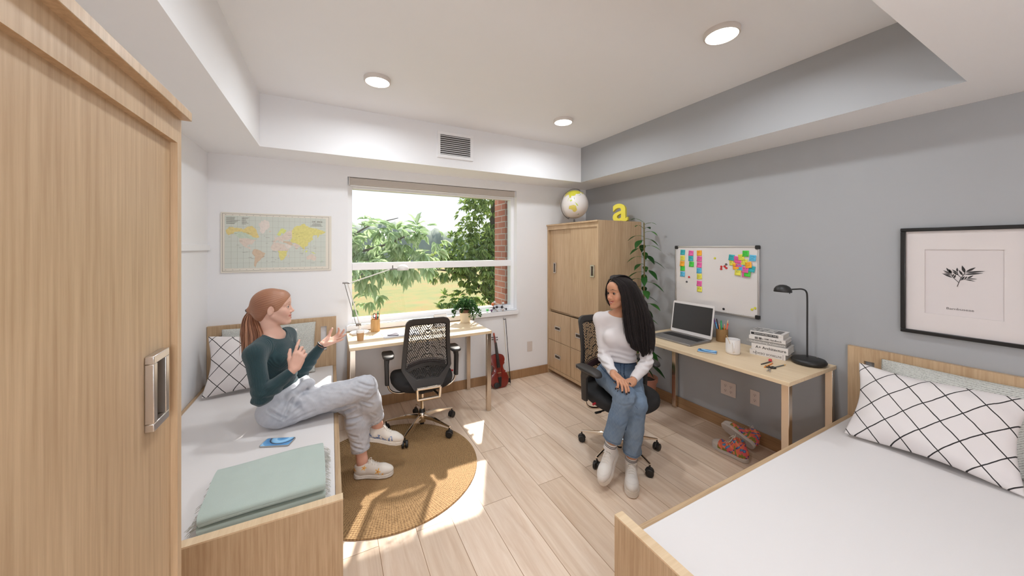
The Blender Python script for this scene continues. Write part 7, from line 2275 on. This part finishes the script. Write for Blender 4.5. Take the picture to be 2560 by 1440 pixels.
    G = [[(1.8135, 1.8698, 1.3233), (1.8114, 1.8087, 1.2856), (1.8216, 1.7807, 1.2086), (1.8240, 1.7681, 1.0974), (1.8227, 1.7631, 1.0282), (1.8072, 1.7261, 0.9346), (1.8176, 1.7037, 0.8726)],
         [(1.8264, 1.8630, 1.3350), (1.8429, 1.7864, 1.2804), (1.8526, 1.7474, 1.1686), (1.8481, 1.7215, 1.0475), (1.8472, 1.6993, 0.9414), (1.8525, 1.6796, 0.8686), (1.8606, 1.6696, 0.8427)],
         [(1.8618, 1.8669, 1.3421), (1.8934, 1.7711, 1.2850), (1.9147, 1.7146, 1.1686), (1.9154, 1.6803, 1.0485), (1.9130, 1.6646, 0.9276), (1.9098, 1.6550, 0.8479), (1.9033, 1.6528, 0.8001)],
         [(1.8975, 1.8707, 1.3404), (1.9447, 1.7779, 1.2760), (1.9787, 1.7147, 1.1354), (1.9974, 1.6822, 1.0175), (1.9950, 1.6666, 0.9031), (1.9768, 1.6649, 0.8388), (1.9604, 1.6679, 0.7985)],
         [(1.9411, 1.8816, 1.3349), (2.0048, 1.8027, 1.2528), (2.0295, 1.7444, 1.1182), (2.0556, 1.7137, 1.0141), (2.0533, 1.6980, 0.9026), (2.0399, 1.6938, 0.8396), (2.0281, 1.6943, 0.8040)]]
    dp = fw_ * .042
    for gi in (1, 2, 3):
        g = G[gi]
        for a, b in zip(g[1:-1], g[2:]):
            vx.cone(npv(a) + dp, npv(b) + dp, .026, .026 if b is not g[-1] else .012, .02)
    vx.ell(H.w((.092, .004, -.022)), npv((.078, .068, .107)) * k, H.M, .008, 'sub')
    V, Fc = vx.mesh()
    P = H.loc(V)
    col = np.tile(linc((38, 32, 31)), (len(V), 1)) * (1 + .25 * np.sin(P[:, 1] * 420 + 3 * wob(P, 10, 2)))[:, None]
    V = V + .0007 * (np.sin(P[:, 1] * 420 + P[:, 0] * 120)[:, None]) * nrm((-.6, -.8, 0))
    np_link('hair', V - O, Fc, attr_mat('dark_hair', rough=.55, spec=.22), root, np.clip(col, 0, 1))
    mb = MB(); G2 = [[tuple(npv(p) - O) for p in g] for g in G]
    strands(mb, G2, 640, .0034, 5, .005, depth=tuple(fw_ * .022), steps=5, flat=.55, nseg=5, taper=.6)
    far = [[(1.8491, 1.9188, 1.3179), (1.8539, 1.9615, 1.2809), (1.8574, 1.9823, 1.2117), (1.8841, 2.0021, 1.1460), (1.9231, 2.0042, 1.0870)], [(1.8643, 1.9221, 1.3230), (1.8736, 1.9737, 1.2911), (1.8797, 1.9931, 1.1999), (1.9176, 2.0071, 1.1274), (1.9451, 1.9925, 1.0745)]]
    strands(mb, [[tuple(npv(p) - O) for p in g] for g in far], 60, .0032, 8, .003, steps=5)
    top = []
    for y in (-.055, -.03, 0, .03):
        top.append([tuple(H.w(p) - O) for p in ((.062, y * .4, .106), (.03, y * .9, .124), (-.03, y * 1.2, .126), (-.085, y * 1.4, .095), (-.115, y * 1.5, .03))])
    strands(mb, top, 130, .0034, 9, .003, steps=5, taper=.9)
    mb.build('hair_locks', hair_mat('dark_locks', (28, 24, 24), (50, 43, 42), .55, .22), root, smooth=60)
    # ---- shoes
    def plain(P): return np.tile(linc((218, 212, 206)), (len(P), 1)) * (1 - .06 * (np.abs(P[:, 2] - .062 - .15 * np.abs(P[:, 0] - .13)) < .0022))[:, None]
    fw = nrm((-.71, -.70, 0)); og = Lan - fw * .056; og[2] = .0008
    make_shoe('shoe', root, basis(og - O, fw, (0, 0, 1)), SHOEU, SOLEW, LACEW, plain, chunky=.012, label='white chunky trainer flat on the floor', scale=.98)
    fw = nrm((-.79, -.37, -.46)); up = npv((-.40, -.25, .88)); up = nrm(up - fw * (fw @ up)); og = Ran - fw * .056 - up * .118
    make_shoe('shoe', root, basis(og - O, fw, up), SHOEU, SOLEW, LACEW, plain, chunky=.012, label='white chunky trainer on the raised foot', scale=.98)
    MB().tube([tuple(RG + Fz[:, 0] * .0098 * math.cos(a) + Fz[:, 1] * .0098 * math.sin(a)) for a in np.linspace(0, 2 * PI, 16, endpoint=False)], .0018, 6, closed=True).build('finger_ring', STEEL, root, smooth=60)
darkhair()

# ================================================================== floral high-top shoes under the right desk
def floral(P):
    c = np.tile(linc((232, 118, 92)), (len(P), 1))
    a = wob(P, 90, 21); b = wob(P, 110, 22); d = wob(P, 75, 23)
    c[a > .25] = linc((240, 142, 110)); c[d > .42] = linc((226, 104, 110)); c[(b > .30) & (a < .2)] = linc((66, 72, 150)); c[(b > .62)] = linc((96, 150, 190)); c[(wob(P, 120, 25) > .55)] = linc((140, 140, 70))
    toe = P[:, 0] > .205; c[toe] = linc((214, 204, 196))
    return c
CANV = attr_mat('floral_canvas', rough=.85, bump=.2, bscale=900, spec=.2)
SOLEG = mat('cream_rubber_sole', (206, 196, 188), .6, var=.04, vscale=40)
def loose(name, label, M4):
    t = thing(name, label, 'shoe', (0, 0, 0), 0, 'floral high-top shoes')
    t.matrix_basis = M4
    make_shoe('upper', t, Matrix.Identity(4), CANV, SOLEG, LACEW, floral, high=True, scale=.97)
loose('high_top_shoe', 'floral high-top shoe standing upright on the floor by the right desk', basis((2.655, 1.385, .0006), nrm((-.04, 1, 0)), (0, 0, 1)))
fw = nrm((-.16, .80, .30)); up = nrm((.93, .10, -.02))
loose('high_top_shoe', 'floral high-top shoe tipped on its side behind the upright one', basis((2.795, 1.425, .048), nrm((.02, 1.0, .26)), nrm((.80, -.15, .30))))
